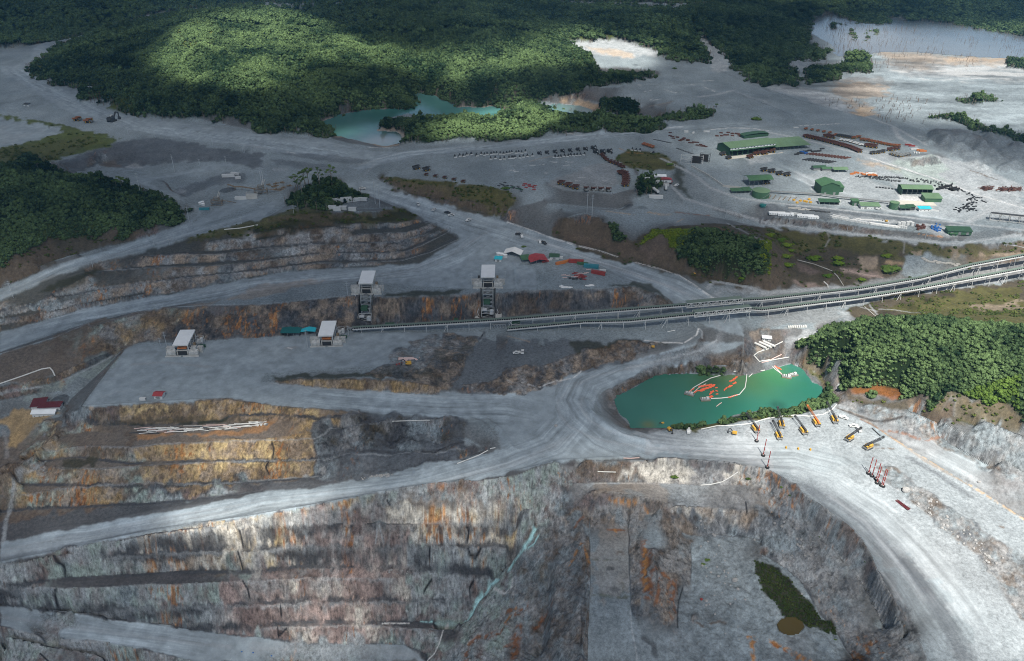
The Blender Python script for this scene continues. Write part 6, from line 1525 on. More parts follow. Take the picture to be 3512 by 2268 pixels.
# ================================================================== BUILDINGS AND PLANT
def shed(name, label, cat, loc, rz, w, d, h, roof='gable', rm='green_roof', wm_='dark_green', rise=3.0, open_front=False, ribs=True, doors=0, group=None, over=1.2, wall_h0=0.0, windows=0, scale=None):
    """w along local x, d along y, front at y=0, origin at the front left corner"""
    t = thing(name, label, cat, loc, rz, group); mb = MB(); th = .35; n = .004
    if open_front:
        mb.box(0, th, 0, d, wall_h0, h); mb.box(w - th, w, 0, d, wall_h0, h); mb.box(th, w - th, d - th, d, wall_h0, h)
    elif wall_h0 == 0: mb.box(0, w, 0, d, -.5, h)
    if roof == 'gable' and (wall_h0 == 0): mb.prism([(0, h + .002), (w / 1, h + .002), (w / 2, h + rise * .96)] if rise and w < d * 9 else [], .02, th, 'y'); mb.prism([(0, h + .002), (w, h + .002), (w / 2, h + rise * .96)], d - th, d - .02, 'y')
    if mb.v: part('wall', mb, wm_, t)
    mb = MB(); o = over
    if roof == 'gable':
        mb.prism([(-o, h - o * rise * 2 / w), (w / 2, h + rise), (w + o, h - o * rise * 2 / w), (w + o, h + .3 - o * rise * 2 / w), (w / 2, h + rise + .3), (-o, h + .3 - o * rise * 2 / w)], -o, d + o, 'y')
        if ribs:
            for i in range(int(d / 4)): y = 1 + i * 4; mb.prism([(-o, h + .3 - o * rise * 2 / w), (w / 2, h + rise + .3), (w + o, h + .3 - o * rise * 2 / w), (w + o, h + .42 - o * rise * 2 / w), (w / 2, h + rise + .45), (-o, h + .42 - o * rise * 2 / w)], y, y + .3, 'y')
    elif roof == 'ridge_x':
        mb.prism([(-o, h - .2), (d / 2, h + rise), (d + o, h - .2), (d + o, h + .1), (d / 2, h + rise + .3), (-o, h + .1)], -o, w + o, 'x')
        if ribs:
            for i in range(int(w / 4)): x = 1 + i * 4; mb.prism([(-o, h + .1), (d / 2, h + rise + .3), (d + o, h + .1), (d + o, h + .22), (d / 2, h + rise + .44), (-o, h + .22)], x, x + .3, 'x')
    elif roof == 'arch':
        P = [(-o + (w + 2 * o) * (1 - math.cos(math.pi * i / 10)) / 2, h + rise * math.sin(math.pi * i / 10)) for i in range(11)]; mb.prism(P + [(x, z - .3) for x, z in P[::-1]], -o, d + o, 'y')
    else:    # single pitch, low at the front
        mb.prism([(-o, h), (d + o, h + rise), (d + o, h + rise + .3), (-o, h + .3)], -o, w + o, 'x')
        if ribs:
            for i in range(int(w / 3)): x = .5 + i * 3; mb.prism([(-o, h + .3), (d + o, h + rise + .3), (d + o, h + rise + .42), (-o, h + .42)], x, x + .25, 'x')
    part('roof', mb, rm, t)
    if wall_h0 > 0 or open_front:
        for x in ([0.3, w - .3] if w < 12 else [.3 + (w - .6) * i / int(w / 8) for i in range(int(w / 8) + 1)]):
            for y in ((.3,) if open_front else (.3, d - .3)): mb = MB(); mb.box(x - .2, x + .2, y - .2, y + .2, -.5, h); part('post', mb, 'steel_grey', t)
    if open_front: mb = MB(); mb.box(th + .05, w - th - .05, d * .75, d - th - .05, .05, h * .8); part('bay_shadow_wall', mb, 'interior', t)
    for i in range(doors): x = w * (i + .5) / doors; mb = MB(); mb.box(x - 2, x + 2, -.08, -.01, 0, min(h * .7, 5)); part('door', mb, 'steel_grey', t)
    for i in range(windows): x = w * (i + .5) / windows; mb = MB(); mb.box(x - .7, x + .7, -.08, -.01, min(h * .4, 1.2), min(h * .8, 2.2)); part('window', mb, 'glass', t)
    return t
def rail(mb, a, b, h=1.1):
    a = Vector(a); b = Vector(b); n = max(1, int((b - a).length / 2.5)); mb.bar(a + Vector((0, 0, h)), b + Vector((0, 0, h)), .1)
    for i in range(n + 1): p = a + (b - a) * i / n; mb.bar(p, p + Vector((0, 0, h)), .1)
def frame_tower(mb, x0, x1, y0, y1, z0, z1, lev=3, s=.3):
    zs = [z0 + (z1 - z0) * i / lev for i in range(lev + 1)]; C = [(x0, y0), (x1, y0), (x1, y1), (x0, y1)]
    for x, y in C: mb.bar((x, y, z0), (x, y, z1), s)
    for i, z in enumerate(zs):
        for k in range(4):
            a, b = C[k], C[(k + 1) % 4]; mb.bar((*a, z), (*b, z), s * .8)
            if i < lev: mb.bar((*a, z), (*b, zs[i + 1]), s * .55)
# ---- primary crushers: canopy over a dump pocket between stepped white wing walls
def crusher(label, loc, rz, tower=0.0):
    t = thing('crusher_station', label, 'crusher', loc, rz, 'crusher stations with white canopies')
    mb = MB(); z0, z1 = 17.0, 20.5; W, D = 20.0, 34.0; mb.prism([(0, z0), (D, z1), (D, z1 + .35), (0, z0 + .35)], -W / 2, W / 2, 'x')
    for i in range(11): x = -W / 2 + .3 + i * (W - .6) / 10; mb.prism([(0, z0 + .35), (D, z1 + .35), (D, z1 + .5), (0, z0 + .5)], x - .12, x + .12, 'x')
    c = part('canopy_roof', mb, 'white_roof', t); mb = MB(); mb.prism([(-.05, z0 - 1.6), (-.05, z0 + .3), (.3, z0 + .3), (.3, z0 - 1.6)], -W / 2, W / 2, 'x')
    for s in (-1, 1): mb.prism([(0, z0 - 1.4), (D, z1 - 1.2), (D, z1 - .05), (0, z0 - .05)], s * W / 2 - .15, s * W / 2 + .15, 'x')
    part('fascia', mb, 'white_steel', c)
    for x in (-9, 9):
        for y in (1.5, 12, 23, 32.5): mb = MB(); mb.box(x - .35, x + .35, y - .35, y + .35, -1, z0 + (z1 - z0) * y / D - .05); part('canopy_post', mb, 'white_steel', t)
    mb = MB(); mb.box(-7.5, 7.5, 2, 26, -1, 7.5); mb.box(-8.3, 8.3, 8, 26.5, 7.5, 9.0); part('dump_pocket', mb, 'concrete', t)
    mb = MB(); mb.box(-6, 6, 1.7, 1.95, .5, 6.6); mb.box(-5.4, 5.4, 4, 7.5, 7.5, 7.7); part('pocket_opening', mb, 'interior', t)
    mb = MB(); mb.box(-6, 6, 3, 9, 9.3, 11.4); mb.bar((-5.5, 3, 10), (5.5, 3, 12.6), .6); part('feeder', mb, 'orange' if tower == 0 else 'steel_grey', t)
    for s in (-1, 1):
        mb = MB(); mb.box(min(s * 8.8, s * 21), max(s * 8.8, s * 21), 0, 5, -1, 5.5); mb.prism([(0, 5.5), (5, 5.5), (5, 7.6)], min(s * 8.8, s * 20), max(s * 8.8, s * 20), 'x'); part('wing_wall', mb, 'weathered', t)
        mb = MB(); mb.box(min(s * 10.3, s * 17), max(s * 10.3, s * 17), 5.2, 11, -1, 9.8); part('wing_wall', mb, 'weathered', t)
        mb = MB(); mb.box(min(s * 17.2, s * 24), max(s * 17.2, s * 24), 9, 15, -1, 7.4); part('wing_wall', mb, 'weathered', t)
        mb = MB(); mb.box(min(s * 12, s * 15), max(s * 12, s * 15), 11.2, 15, -1, 12.6); part('silo', mb, 'timber' if s > 0 else 'dark_steel', t)
    mb = MB(); mb.box(-22, -1.5, -2.2, -1.2, -1, 1.6); mb.box(1.5, 22, -2.2, -1.2, -1, 1.6); part('apron_kerb', mb, 'concrete', t)
    if tower:
        # openings cut in the wall below: dark flanks, steel tower, chute, drive house
        for s in (-1, 1): mb = MB(); mb.prism([(-31, -tower - 1), (0, -tower - 1), (3, 1.5), (-1.5, 1.5)], min(s * 9.4, s * 10.9), max(s * 9.4, s * 10.9), 'x'); part('retaining_wall', mb, 'interior', t)
        for s in (-1, 1): mb = MB(); mb.prism([(-33, -tower - 1), (-4, -tower - 1), (2, -.8), (-3.5, -.8)], min(s * 11, s * 20), max(s * 11, s * 20), 'x'); part('shotcrete_slope', mb, 'concrete', t)
        mb = MB(); frame_tower(mb, -7, 7, -11, -1.8, -tower, 1, 5, .6); frame_tower(mb, -6, 6, -20, -11, -tower, -tower * .4, 3, .55); w = part('tower_frame', mb, 'galvanised', t)
        mb = MB()
        for k in range(5): z = -tower + (tower + 1) * k / 5; mb.box(-6.6, 6.6, -10.6, -2.2, z + .02, z + .25)
        part('platform', mb, 'steel_grey', w)
        mb = MB(); mb.prism([(-11, -tower + 1.5), (-8, -tower + 1.5), (-1, -2), (-4, -1)], -2.4, 2.4, 'x'); mb.box(-3.4, 3.4, -7.5, -2, -6, 1.5); mb.box(-2.8, 2.8, -8.0, -3, -tower * .55, -tower * .3); part('chute', mb, 'steel_grey', t)
        mb = MB(); mb.box(-6, 3.5, -21.5, -14, -tower * .52, -tower * .34); part('drive_cover', mb, 'dark_green', t)
        mb = MB(); frame_tower(mb, -9, 9, -32, -22, -tower, -tower + 11, 2, .55); mb.box(-8, -1, -31, -23, -tower + 9.1, -tower + 9.5); part('transfer_frame', mb, 'white_steel', t)
        mb = MB(); mb.box(3, 8, -31, -24, -tower + 3.3, -tower + 8.6); part('control_cabin', mb, 'white_steel', t)
        for s in (-1, 1):
            mb = MB(); a = Vector((s * 15, -3, 0)); b = Vector((s * 13.5, -33, -tower + 1))
            for k in range(7): p = a + (b - a) * k / 7; q = a + (b - a) * (k + 1) / 7; x = s * 2.6 * (1 if k % 2 else -1); mb.bar(p + Vector((-x / 2, .2, 1)), q + Vector((x / 2, .2, 1)), .7, .12); rail(mb, p + Vector((-x / 2, 0, 1.0)), q + Vector((x / 2, 0, 1.0)), .9)
            part('stairway', mb, 'white_steel', t)
    else:
        mb = MB(); frame_tower(mb, 11, 20, 24, 32, -.5, 12, 2, .35); a = part('annex_frame', mb, 'white_steel', t)
        mb = MB(); mb.box(12, 16, 25, 31, 3, 8); mb.box(17, 19.8, 25, 29, 6.2, 11.8); part('cabin', mb, 'white_steel', a)
        mb = MB(); mb.prism([(16, 0), (24, 0), (24, 4.4), (16, 4.4)], 21, 22.5, 'y'); part('green_cover', mb, 'dark_green', t)
    return t
def face_y(p, q): return heading(p, q) - math.pi / 2
for s_, tw, lb in (('20:1660,322', 0, 'left crusher on the lower platform, white canopy roof and annex frame'), ('21:665,235', 0, 'lower platform crusher beside the cyan canopy, orange feeder under white roof'),
                   ('11:1025,1242', 31, 'left crusher on the brown wall, white canopy and steel tower'), ('11:2130,1185', 31, 'right crusher on the brown wall near the red roofed shed')):
    p = at(s_)[0]
    if tw: p = TOWERS[0] if '1025' in s_ else TOWERS[1]
    crusher(lb, p, 0 if tw else R(2), tw)
# ---- overland conveyors
def conveyor(label, pts, legs, spans, cover='belt_green'):
    P = [Vector(p) for p in pts]; t = thing('conveyor', label, 'conveyor', P[0], 0, 'twin overland conveyors'); Q = [p - P[0] for p in P]
    def strip(off, w, z0, z1, mb):
        n0 = len(mb.v); 
        for i, q in enumerate(Q):
            d = (Q[min(i + 1, len(Q) - 1)] - Q[max(i - 1, 0)]); d.z = 0; d.normalize(); s = Vector((-d.y, d.x, 0))
            for o_, z in ((off - w / 2, z0), (off + w / 2, z0), (off + w / 2, z1), (off - w / 2, z1)): mb.v.append(tuple(q + s * o_ + Vector((0, 0, z))))
        for i in range(len(Q) - 1):
            for k in range(4): a = n0 + i * 4 + k; b = n0 + i * 4 + (k + 1) % 4; mb.f.append((a, b, b + 4, a + 4))
    mb = MB(); strip(0.9, 4.0, 3.2, 3.6, mb); strip(0.9, 2.6, 3.6, 4.1, mb); part('cover', mb, cover, t)
    mb = MB(); strip(1.2, 2.6, 1.2, 2.3, mb); strip(1.0, 3.4, .55, .8, mb); part('belt', mb, 'belt_black', t)
    mb = MB(); strip(-1.35, .6, -.7, 1.2, mb); strip(-2.6, 1.4, .9, 1.05, mb); strip(3.0, .4, -.1, 1.0, mb)
    for i in range(len(Q) - 1):
        a, b = Q[i], Q[i + 1]; L_ = (b - a).length; n_ = int(L_ / 3.2); d = (b - a).normalized(); s = Vector((-d.y, d.x, 0)).normalized()
        for k in range(n_): p = a + (b - a) * (k + .5) / n_; mb.bar(p + s * -1.2 + Vector((0, 0, 1)), p + s * -1.1 + Vector((0, 0, 3.2)), .35)
    part('girder', mb, 'white_steel', t)
    mb = MB()
    for i in range(len(Q) - 1): d = (Q[i + 1] - Q[i]); s = Vector((-d.y, d.x, 0)).normalized(); rail(mb, Q[i] + s * -3.2 + Vector((0, 0, 1.0)), Q[i + 1] + s * -3.2 + Vector((0, 0, 1.0)))
    part('handrail', mb, 'white_steel', t)
    cum = [0]
    for a, b in zip(Q[:-1], Q[1:]): cum.append(cum[-1] + (b - a).length)
    def along(s_): 
        s_ = max(0, min(cum[-1] - .01, s_)); i = max(k for k in range(len(cum) - 1) if cum[k] <= s_); f = (s_ - cum[i]) / (cum[i + 1] - cum[i]); return Q[i] + (Q[i + 1] - Q[i]) * f, (Q[i + 1] - Q[i]).normalized()
    s_ = 12.0; k = 0
    while s_ < cum[-1]:
        q, d = along(s_); w = q + P[0]; g = float(hz(w.x, w.y)[0]) - P[0].z; s = Vector((-d.y, d.x, 0)).normalized(); h = q.z - g
        if h > 1.5:
            mb = MB(); e = 1.0 + h * .06
            for o_, oo in ((-1.7, -1.7 - e), (3.2, 3.2 + e)):
                mb.bar(q + s * o_ - Vector((0, 0, .1)), Vector((q.x, q.y, g - .5)) + s * oo, .45)
                if k % 3 == 1 and h > 5: mb.bar(q + s * o_ - d * 0.1 - Vector((0, 0, .2)), Vector((q.x, q.y, g - .5)) + s * oo - d * min(7, h * .55), .5)
            mb.bar(q + s * -1.7 - Vector((0, 0, .3)), q + s * 3.2 - Vector((0, 0, .3)), .5)
            if h > 5: mb.bar(q + s * -2.1 - Vector((0, 0, h * .5)), q + s * 3.5 - Vector((0, 0, h * .5)), .35)
            part('trestle', mb, 'white_steel', t)
        s_ += legs; k += 1
    for a_, b_ in spans:
        mb = MB(); n_ = int((b_ - a_) / 6)
        for o_ in (-3.6, 4.0):
            prev = None
            for i in range(n_ + 1):
                q, d = along(a_ + (b_ - a_) * i / n_); s = Vector((-d.y, d.x, 0)).normalized(); lo = q + s * o_ + Vector((0, 0, -1.0)); hi = q + s * o_ + Vector((0, 0, 6.0)); mb.bar(lo, hi, .7)
                if prev: mb.bar(prev[0], lo, .9); mb.bar(prev[1], hi, .9); mb.bar(prev[0] if i % 2 else prev[1], hi if i % 2 else lo, .65)
                prev = (lo, hi)
        tb = part('truss_bridge', mb, 'white_steel', t); mb = MB(); q0, d0 = along(a_); q1, d1 = along(b_); s = Vector((-d0.y, d0.x, 0)).normalized(); mb.bar(q0 + s * .2 + Vector((0, 0, 6.35)), q1 + s * .2 + Vector((0, 0, 6.35)), 8.4, .35); part('bridge_roof', mb, cover, tb)
    return t
def pts3(s):
    P = parse(s); x, y = unproj(P[:, 0], P[:, 1], P[:, 2]); return [Vector(q) for q in zip(x.tolist(), y.tolist(), P[:, 2].tolist())]
cv1 = pts3('21:900,80,-68 1300,58,-66 1800,30,-64 12:60,1478,-60 900,1410,-50 1625,1352,-42 2125,1308,-42 13:0,1300,-44 900,1200,-42 1450,1106,-37 1900,990,-29 2385,900,-22 2900,810,-18')
cv2 = pts3('22:0,85,-68 700,20,-58 12:1100,1495,-49 1690,1436,-43 2200,1385,-44 13:0,1395,-48 850,1292,-47 1400,1205,-43 1900,1110,-37 2385,1020,-31 2900,930,-27')
def slen(P, i): return sum((b - a).length for a, b in zip(P[:i], P[1:i + 1]))
conveyor('upper of the twin conveyors, green cover on white trestles', cv1, 30, [(slen(cv1, 5), slen(cv1, 6))])
conveyor('lower of the twin conveyors, green cover on white trestles', cv2, 30, [(slen(cv2, 3), slen(cv2, 4))])
# transfer gear at the foot of the wall
for s_, w_, lb in (('21:1240,70', 12, 'small steel transfer house between the conveyor and the left tower'), ('21:1840,28', 5, 'white lattice take-up post on the conveyor below the wall'), ('12:75,1530', 12, 'green roofed transfer house right of the right tower')):
    p = at(s_)[0]; t = thing('transfer_house', lb, 'conveyor house', p, R(3)); mb = MB(); frame_tower(mb, -w_ / 2, w_ / 2, -3, 3, 0, 7, 2, .4); part('frame', mb, 'white_steel', t); mb = MB(); mb.box(-w_ / 2 - .5, w_ / 2 + .5, -3.5, 3.5, 7, 7.5); mb.box(-w_ / 2, w_ / 2, -2, 2, 4, 7); part('cover', mb, 'dark_green', t)
for s_, L_, lb in (('21:930,92', 22, 'low lattice gantry left of the tower foot'), ('21:2230,60', 20, 'low lattice gantry right of the white ladder frames')):
    p = at(s_)[0]; t = thing('gantry', lb, 'gantry', p, R(2)); mb = MB()
    for k in range(5): frame_tower(mb, -L_ / 2 + k * L_ / 5, -L_ / 2 + (k + .8) * L_ / 5, -2, 2, 0, 5, 1, .35)
    part('frame', mb, 'galvanised', t); mb = MB(); mb.box(-L_ / 2, L_ / 2, -1.6, 1.6, 5.1, 5.4); part('deck', mb, 'steel_grey', t)
# ---- big workshop
a = at('02:2018,1425')[0]
ws = thing('workshop', 'long green workshop with white clerestory band and open front bays', 'workshop', a, R(19))
Lw, Dw, Hw = 104.0, 46.0, 13.0
mb = MB(); mb.box(0, .5, 0, Dw, -1, Hw); mb.prism([(0, Hw + .002), (Dw, Hw + .002), (Dw * .62, Hw + 6.8), (Dw * .02, Hw + 3)], 0, .5, 'x'); mb.box(.5, Lw, Dw - .5, Dw, -1, Hw); mb.box(Lw, Lw + .5, 0, Dw, -1, Hw); part('wall', mb, 'dark_green', ws)
mb = MB(); mb.prism([(-1.2, Hw + 3.6), (Dw * .62, Hw + 7.2), (Dw + 1, Hw), (Dw + 1, Hw + .4), (Dw * .62, Hw + 7.6), (-1.2, Hw + 4)], -1, Lw + 1, 'x')
for i in range(26): x = 1 + i * 4; mb.prism([(-1.2, Hw + 4), (Dw * .62, Hw + 7.6), (Dw + 1, Hw + .4), (Dw + 1, Hw + .55), (Dw * .62, Hw + 7.8), (-1.2, Hw + 4.15)], x, x + .35, 'x')
part('roof', mb, 'pale_green', ws)
mb = MB(); mb.prism([(-4.5, Hw - 1.0), (0, Hw - .2), (0, Hw + .1), (-4.5, Hw - .7)], -1, Lw + 1, 'x'); part('awning', mb, 'dark_green', ws)
mb = MB(); mb.box(.5, Lw, .02, .3, Hw + .12, Hw + 3.55); cl = part('clerestory', mb, 'white_roof', ws)
for i in range(14): x = 3 + i * 7.3; mb = MB(); mb.box(x, x + 2.6, -.06, .0, Hw + 1.0, Hw + 2.5); part('window', mb, 'interior', cl)
for i in range(9): x = 6 + i * 12; mb = MB(); mb.box(x - .7, x + .7, .2, 1.6, -1, Hw + .1); part('bay_column', mb, 'dark_green', ws)
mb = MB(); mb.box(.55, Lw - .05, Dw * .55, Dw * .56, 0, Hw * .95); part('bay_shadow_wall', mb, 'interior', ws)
mb = MB(); mb.box(-8, Lw + 12, -14, 0, -.4, .12); part('apron', mb, 'dusty_floor', ws)
a2 = ws.matrix_world
b0 = a + Vector((math.cos(R(19)) * (Lw + 2), math.sin(R(19)) * (Lw + 2), 0))
t = shed('workshop_annex', 'low green annex with ribbed single pitch roof behind the workshop end', 'workshop', b0 + Vector((0, 0, -.5)), R(19 - 6), 76, 44, 9, 'mono', 'pale_green', 'dark_green', 4, wall_h0=1)
a = at('02:2150,1262')[0]; shed('long_shed', 'low arched dark green shed hidden behind the workshop roof', 'shed', a, R(19), 60, 14, 6, 'arch', 'dark_green', 'dark_green', 3)
for args in (
    ('canopy_shed', 'green canopy shed over trucks beside the round green tank', 'shed', '12:2195,268', 8, 44, 26, 12, 'ridge_x', 'green_roof', 'dark_green', 4, dict(wall_h0=1)),
    ('lean_to', 'low green lean-to roof left of the round tank', 'shed', '12:2040,330', 4, 32, 11, 4.5, 'mono', 'green_roof', 'dark_green', 1.5, dict(wall_h0=1)),
    ('lean_to', 'short green lean-to roof touching the round tank', 'shed', '12:2150,328', 12, 15, 12, 5, 'mono', 'green_roof', 'dark_green', 1.5, dict(wall_h0=1)),
    ('tall_shed', 'tall dark green gabled building alone in the yard centre', 'building', '13:532,345', 3, 33, 30, 17, 'gable', 'green_roof', 'dark_green', 6, dict(doors=2)),
    ('side_shed', 'green side wing on the right of the tall gabled building', 'building', '13:695,318', 3, 9, 22, 9, 'mono', 'green_roof', 'dark_green', 3, {}),
    ('small_shed', 'left of three small green sheds behind the tall building', 'shed', '13:470,122', 6, 24, 11, 6, 'ridge_x', 'dark_green', 'steel_grey', 2, dict(doors=2)),
    ('small_shed', 'middle of three small green sheds behind the tall building', 'shed', '13:550,128', 6, 18, 9, 5, 'ridge_x', 'green_roof', 'steel_grey', 2, dict(doors=1)),
    ('small_shed', 'right of three small green sheds, open on posts', 'shed', '13:655,138', 2, 26, 15, 5.5, 'ridge_x', 'pale_green', 'steel_grey', 2.5, dict(wall_h0=1)),
    ('wash_bay', 'pale green canopy with open black front above the white floor', 'building', '13:1268,345', -3, 52, 22, 12, 'ridge_x', 'pale_green', 'dark_green', 3.5, dict(open_front=True)),
    ('white_ribbed_shed', 'green shed with white striped roof right of the pale canopy', 'shed', '13:1482,408', -2, 28, 18, 7, 'mono', 'pale_green', 'tank_green', 3, {}),
    ('line_shed', 'long green shed with open front beside the pipe rack', 'shed', '13:525,430', -3, 33, 10, 5, 'mono', 'dark_green', 'white_steel', 2, dict(open_front=True)),
    ('box_shed', 'small cube green shed between the open shed and the pale green one', 'shed', '13:820,440', 0, 11, 9, 8, 'mono', 'green_roof', 'dark_green', 1, dict(doors=1)),
    ('office_shed', 'low pale green roofed shed with white wall beside the road', 'shed', '13:900,470', -4, 31, 12, 5.5, 'mono', 'pale_green', 'white_steel', 2, dict(doors=2, windows=6)),
    ('tarp_shed', 'shed with bright turquoise roof and white wall', 'shed', '13:1428,492', -2, 19, 7, 5, 'mono', 'cyan_tarp', 'white_steel', 1.5, dict(windows=3)),
    ('pump_shed', 'dark green pump shed behind the round tank at the road', 'shed', '13:1262,488', 0, 16, 10, 5, 'mono', 'dark_green', 'steel_grey', 2, dict(wall_h0=1)),
    ('pump_shed', 'dark steel pump shed left of the turquoise roof', 'shed', '13:1325,482', 0, 12, 9, 6, 'mono', 'dark_green', 'dark_steel', 1, {}),
    ('long_store', 'long dark green store alone near the right edge', 'building', '13:1690,700', -5, 36, 13, 6, 'mono', 'dark_green', 'tank_green', 2.5, dict(doors=3)),
    ('hut', 'small green hut below the long dark green store', 'hut', '13:1712,712', -5, 10, 4, 3, 'mono', 'green_roof', 'green_roof', 1, dict(doors=1)),
    ('tent', 'large white arched tent beside the haul road', 'tent', '11:2275,892', -14, 26, 16, 4, 'gable', 'canvas', 'white_steel', 4.5, dict(wall_h0=1)),
    ('red_shed', 'red gabled shed roof in the middle of the small camp', 'shed', '12:215,978', 14, 26, 22, 5, 'gable', 'red_roof', 'steel_grey', 3, dict(wall_h0=1)),
    ('green_lean_to', 'faded green lean-to joined to the red roofed shed', 'shed', '12:138,955', 14, 13, 14, 4, 'mono', 'green_roof', 'steel_grey', 1.5, dict(wall_h0=1)),
    ('olive_shed', 'small olive roofed shed right of the red roof', 'shed', '12:385,925', -5, 14, 8, 4, 'mono', 'dark_green', 'white_steel', 1.5, dict(doors=1)),
    ('blue_hut', 'white hut with bright blue roof below the tent', 'hut', '11:2192,948', -8, 10, 7, 4.5, 'mono', 'cyan_tarp', 'white_steel', 1.5, dict(doors=1)),
    ('loop_office', 'white roofed office inside the loop road', 'building', '12:1338,196', -3, 20, 11, 5, 'ridge_x', 'white_roof', 'white_steel', 2, dict(windows=4, doors=1)),
    ('red_office', 'upper red roofed office inside the loop road', 'building', '12:1395,226', -2, 19, 9, 4, 'arch', 'red_roof', 'white_steel', 2, dict(doors=1)),
    ('red_store', 'lower flat red roofed store inside the loop road', 'building', '12:1418,240', -2, 15, 4, 3.5, 'mono', 'red_roof', 'rust_red', .6, dict(doors=1)),
    ('plateau_hut', 'dark and white hut on the far left plateau', 'hut', '00:215,965', -12, 14, 9, 4, 'mono', 'dark_steel', 'white_steel', 1.5, dict(doors=1)),
    ('teal_canopy', 'dark teal canopy roof at the foot of the brown wall', 'canopy', '21:255,142', 0, 25, 13, 5.5, 'mono', 'teal_roof', 'dark_steel', 2, dict(open_front=True)),
    ('cyan_canopy', 'bright cyan canopy left of the crusher', 'canopy', '21:432,132', 3, 19, 13, 5.5, 'gable', 'cyan_tarp', 'dark_steel', 1.2, dict(wall_h0=1)),
    ('maroon_house', 'upper maroon roofed white house at the lower left', 'house', '20:292,820', 12, 15, 15, 6, 'mono', 'maroon_roof', 'white_steel', 1.5, dict(windows=3)),
    ('maroon_house', 'long maroon roofed white house above the white porch', 'house', '20:362,830', 4, 25, 9, 6.5, 'mono', 'maroon_roof', 'white_steel', 1.2, dict(windows=5, doors=1)),
    ('porch_house', 'white arched metal roof on posts at the lower left', 'house', '20:298,880', 3, 27, 10, 5.5, 'ridge_x', 'white_roof', 'white_steel', 2.2, dict(windows=5)),
    ('red_hut', 'small red roofed hut alone on the lower platform', 'hut', '20:1402,712', -3, 10, 9, 5, 'ridge_x', 'red_roof', 'white_steel', 2, dict(windows=2, doors=1)),
    ('pump_cabin', 'white flat roofed cabin beside the pond track', 'cabin', '22:2318,180', -12, 11, 6, 4, 'mono', 'white_roof', 'white_steel', .3, dict(windows=4, doors=1)),
):
    nm, lb, ct, s_, rz_, w_, d_, h_, rf, rm_, wl, rs_, kw = args; shed(nm, lb, ct, at(s_)[0], R(rz_), w_, d_, h_, rf, rm_, wl, rs_, **kw)
def tank(label, s_, r, h, m='tank_green', cone=True):
    t = thing('storage_tank', label, 'tank', at(s_)[0]); mb = MB(); mb.tube([(0, 0, -.5), (0, 0, h)], r, 32); part('shell', mb, m, t)
    mb = MB(); mb.tube([(0, 0, h), (0, 0, h + r * .14)], [r + .15, .4], 32); ro = part('roof', mb, 'pale_green' if m == 'tank_green' else m, t); mb = MB(); mb.tube([(r * .3, 0, h + .5), (r * .3, 0, h + 1.6)], .6, 8); part('hatch', mb, 'steel_grey', ro)
    mb = MB()
    for k in range(9): a0, a1 = -1.9 + k * .16, -1.9 + (k + 1) * .16; mb.bar(((r + .5) * math.cos(a0), (r + .5) * math.sin(a0), h * k / 9), ((r + .5) * math.cos(a1), (r + .5) * math.sin(a1), h * (k + 1) / 9), .7, .12)
    part('stair', mb, 'steel_grey', t); return t
tank('huge round dark green tank beside the canopy shed', '12:2300,352', 15, 11); tank('round green tank at the end of the pipe rack', '13:1197,462', 7.8, 11); tank('small round blue green tank on the road shoulder', '13:12,445', 5.5, 3, 'teal_roof')
mb = MB()
mb.box(-36, 36, -18, 18, -.6, .25); single('wash_floor', mb, 'dusty_floor', 'white concrete floor in front of the pale green canopy', 'floor', at('13:1360,400')[0], R(-4))
# pipe rack and walls
def long_thing(name, label, cat, s, w, h, m, lift=0.0, sup=0, supm='steel_grey', group=None, extra=0):
    P = parse(s); x, y, z = hit(P[:, 0], P[:, 1]); V = [Vector(q) for q in zip(x.tolist(), y.tolist(), z.tolist())]; t = thing(name, label, cat, V[0], 0, group); mb = MB()
    D = []
    for a, b in zip(V[:-1], V[1:]):
        n = max(1, int((b - a).length / 12))
        for k in range(n): p = a + (b - a) * k / n; p.z = float(hz(p.x, p.y)[0]) + lift; D.append(p - V[0])
    q = V[-1].copy(); q.z = float(hz(q.x, q.y)[0]) + lift; D.append(q - V[0])
    for a, b in zip(D[:-1], D[1:]): mb.bar(a + Vector((0, 0, h / 2)), b + Vector((0, 0, h / 2)), w, h)
    part('run', mb, m, t)
    if sup:
        for i, p in enumerate(D):
            if i % sup == 0: mb = MB(); mb.bar(p - Vector((w / 2, 0, lift + .5)), p - Vector((w / 2, 0, -.1)), .3); mb.bar(p + Vector((w / 2, 0, -lift - .5)), p + Vector((w / 2, 0, .1)), .3); part('support', mb, supm, t)
    return t
long_thing('pipe_rack', 'long raised pipe rack running through the workshop yard', 'pipe rack', '13:10,322 320,340 520,352 760,385 1160,425', 3.2, 1.6, 'steel_grey', 3.2, 2)
long_thing('retaining_wall', 'dark concrete wall along the loop road', 'wall', '12:1672,90 1800,160 1960,268 2140,292', 1.2, 4, 'concrete')
long_thing('white_wall', 'long low white wall below the turquoise roof', 'wall', '13:1512,478 1612,494', 1.0, 2.2, 'white_steel')
long_thing('fence', 'wire fence along the spoil at the right edge', 'fence', '13:2200,800 2385,825', .1, 1.6, 'galvanised', 0, 1)
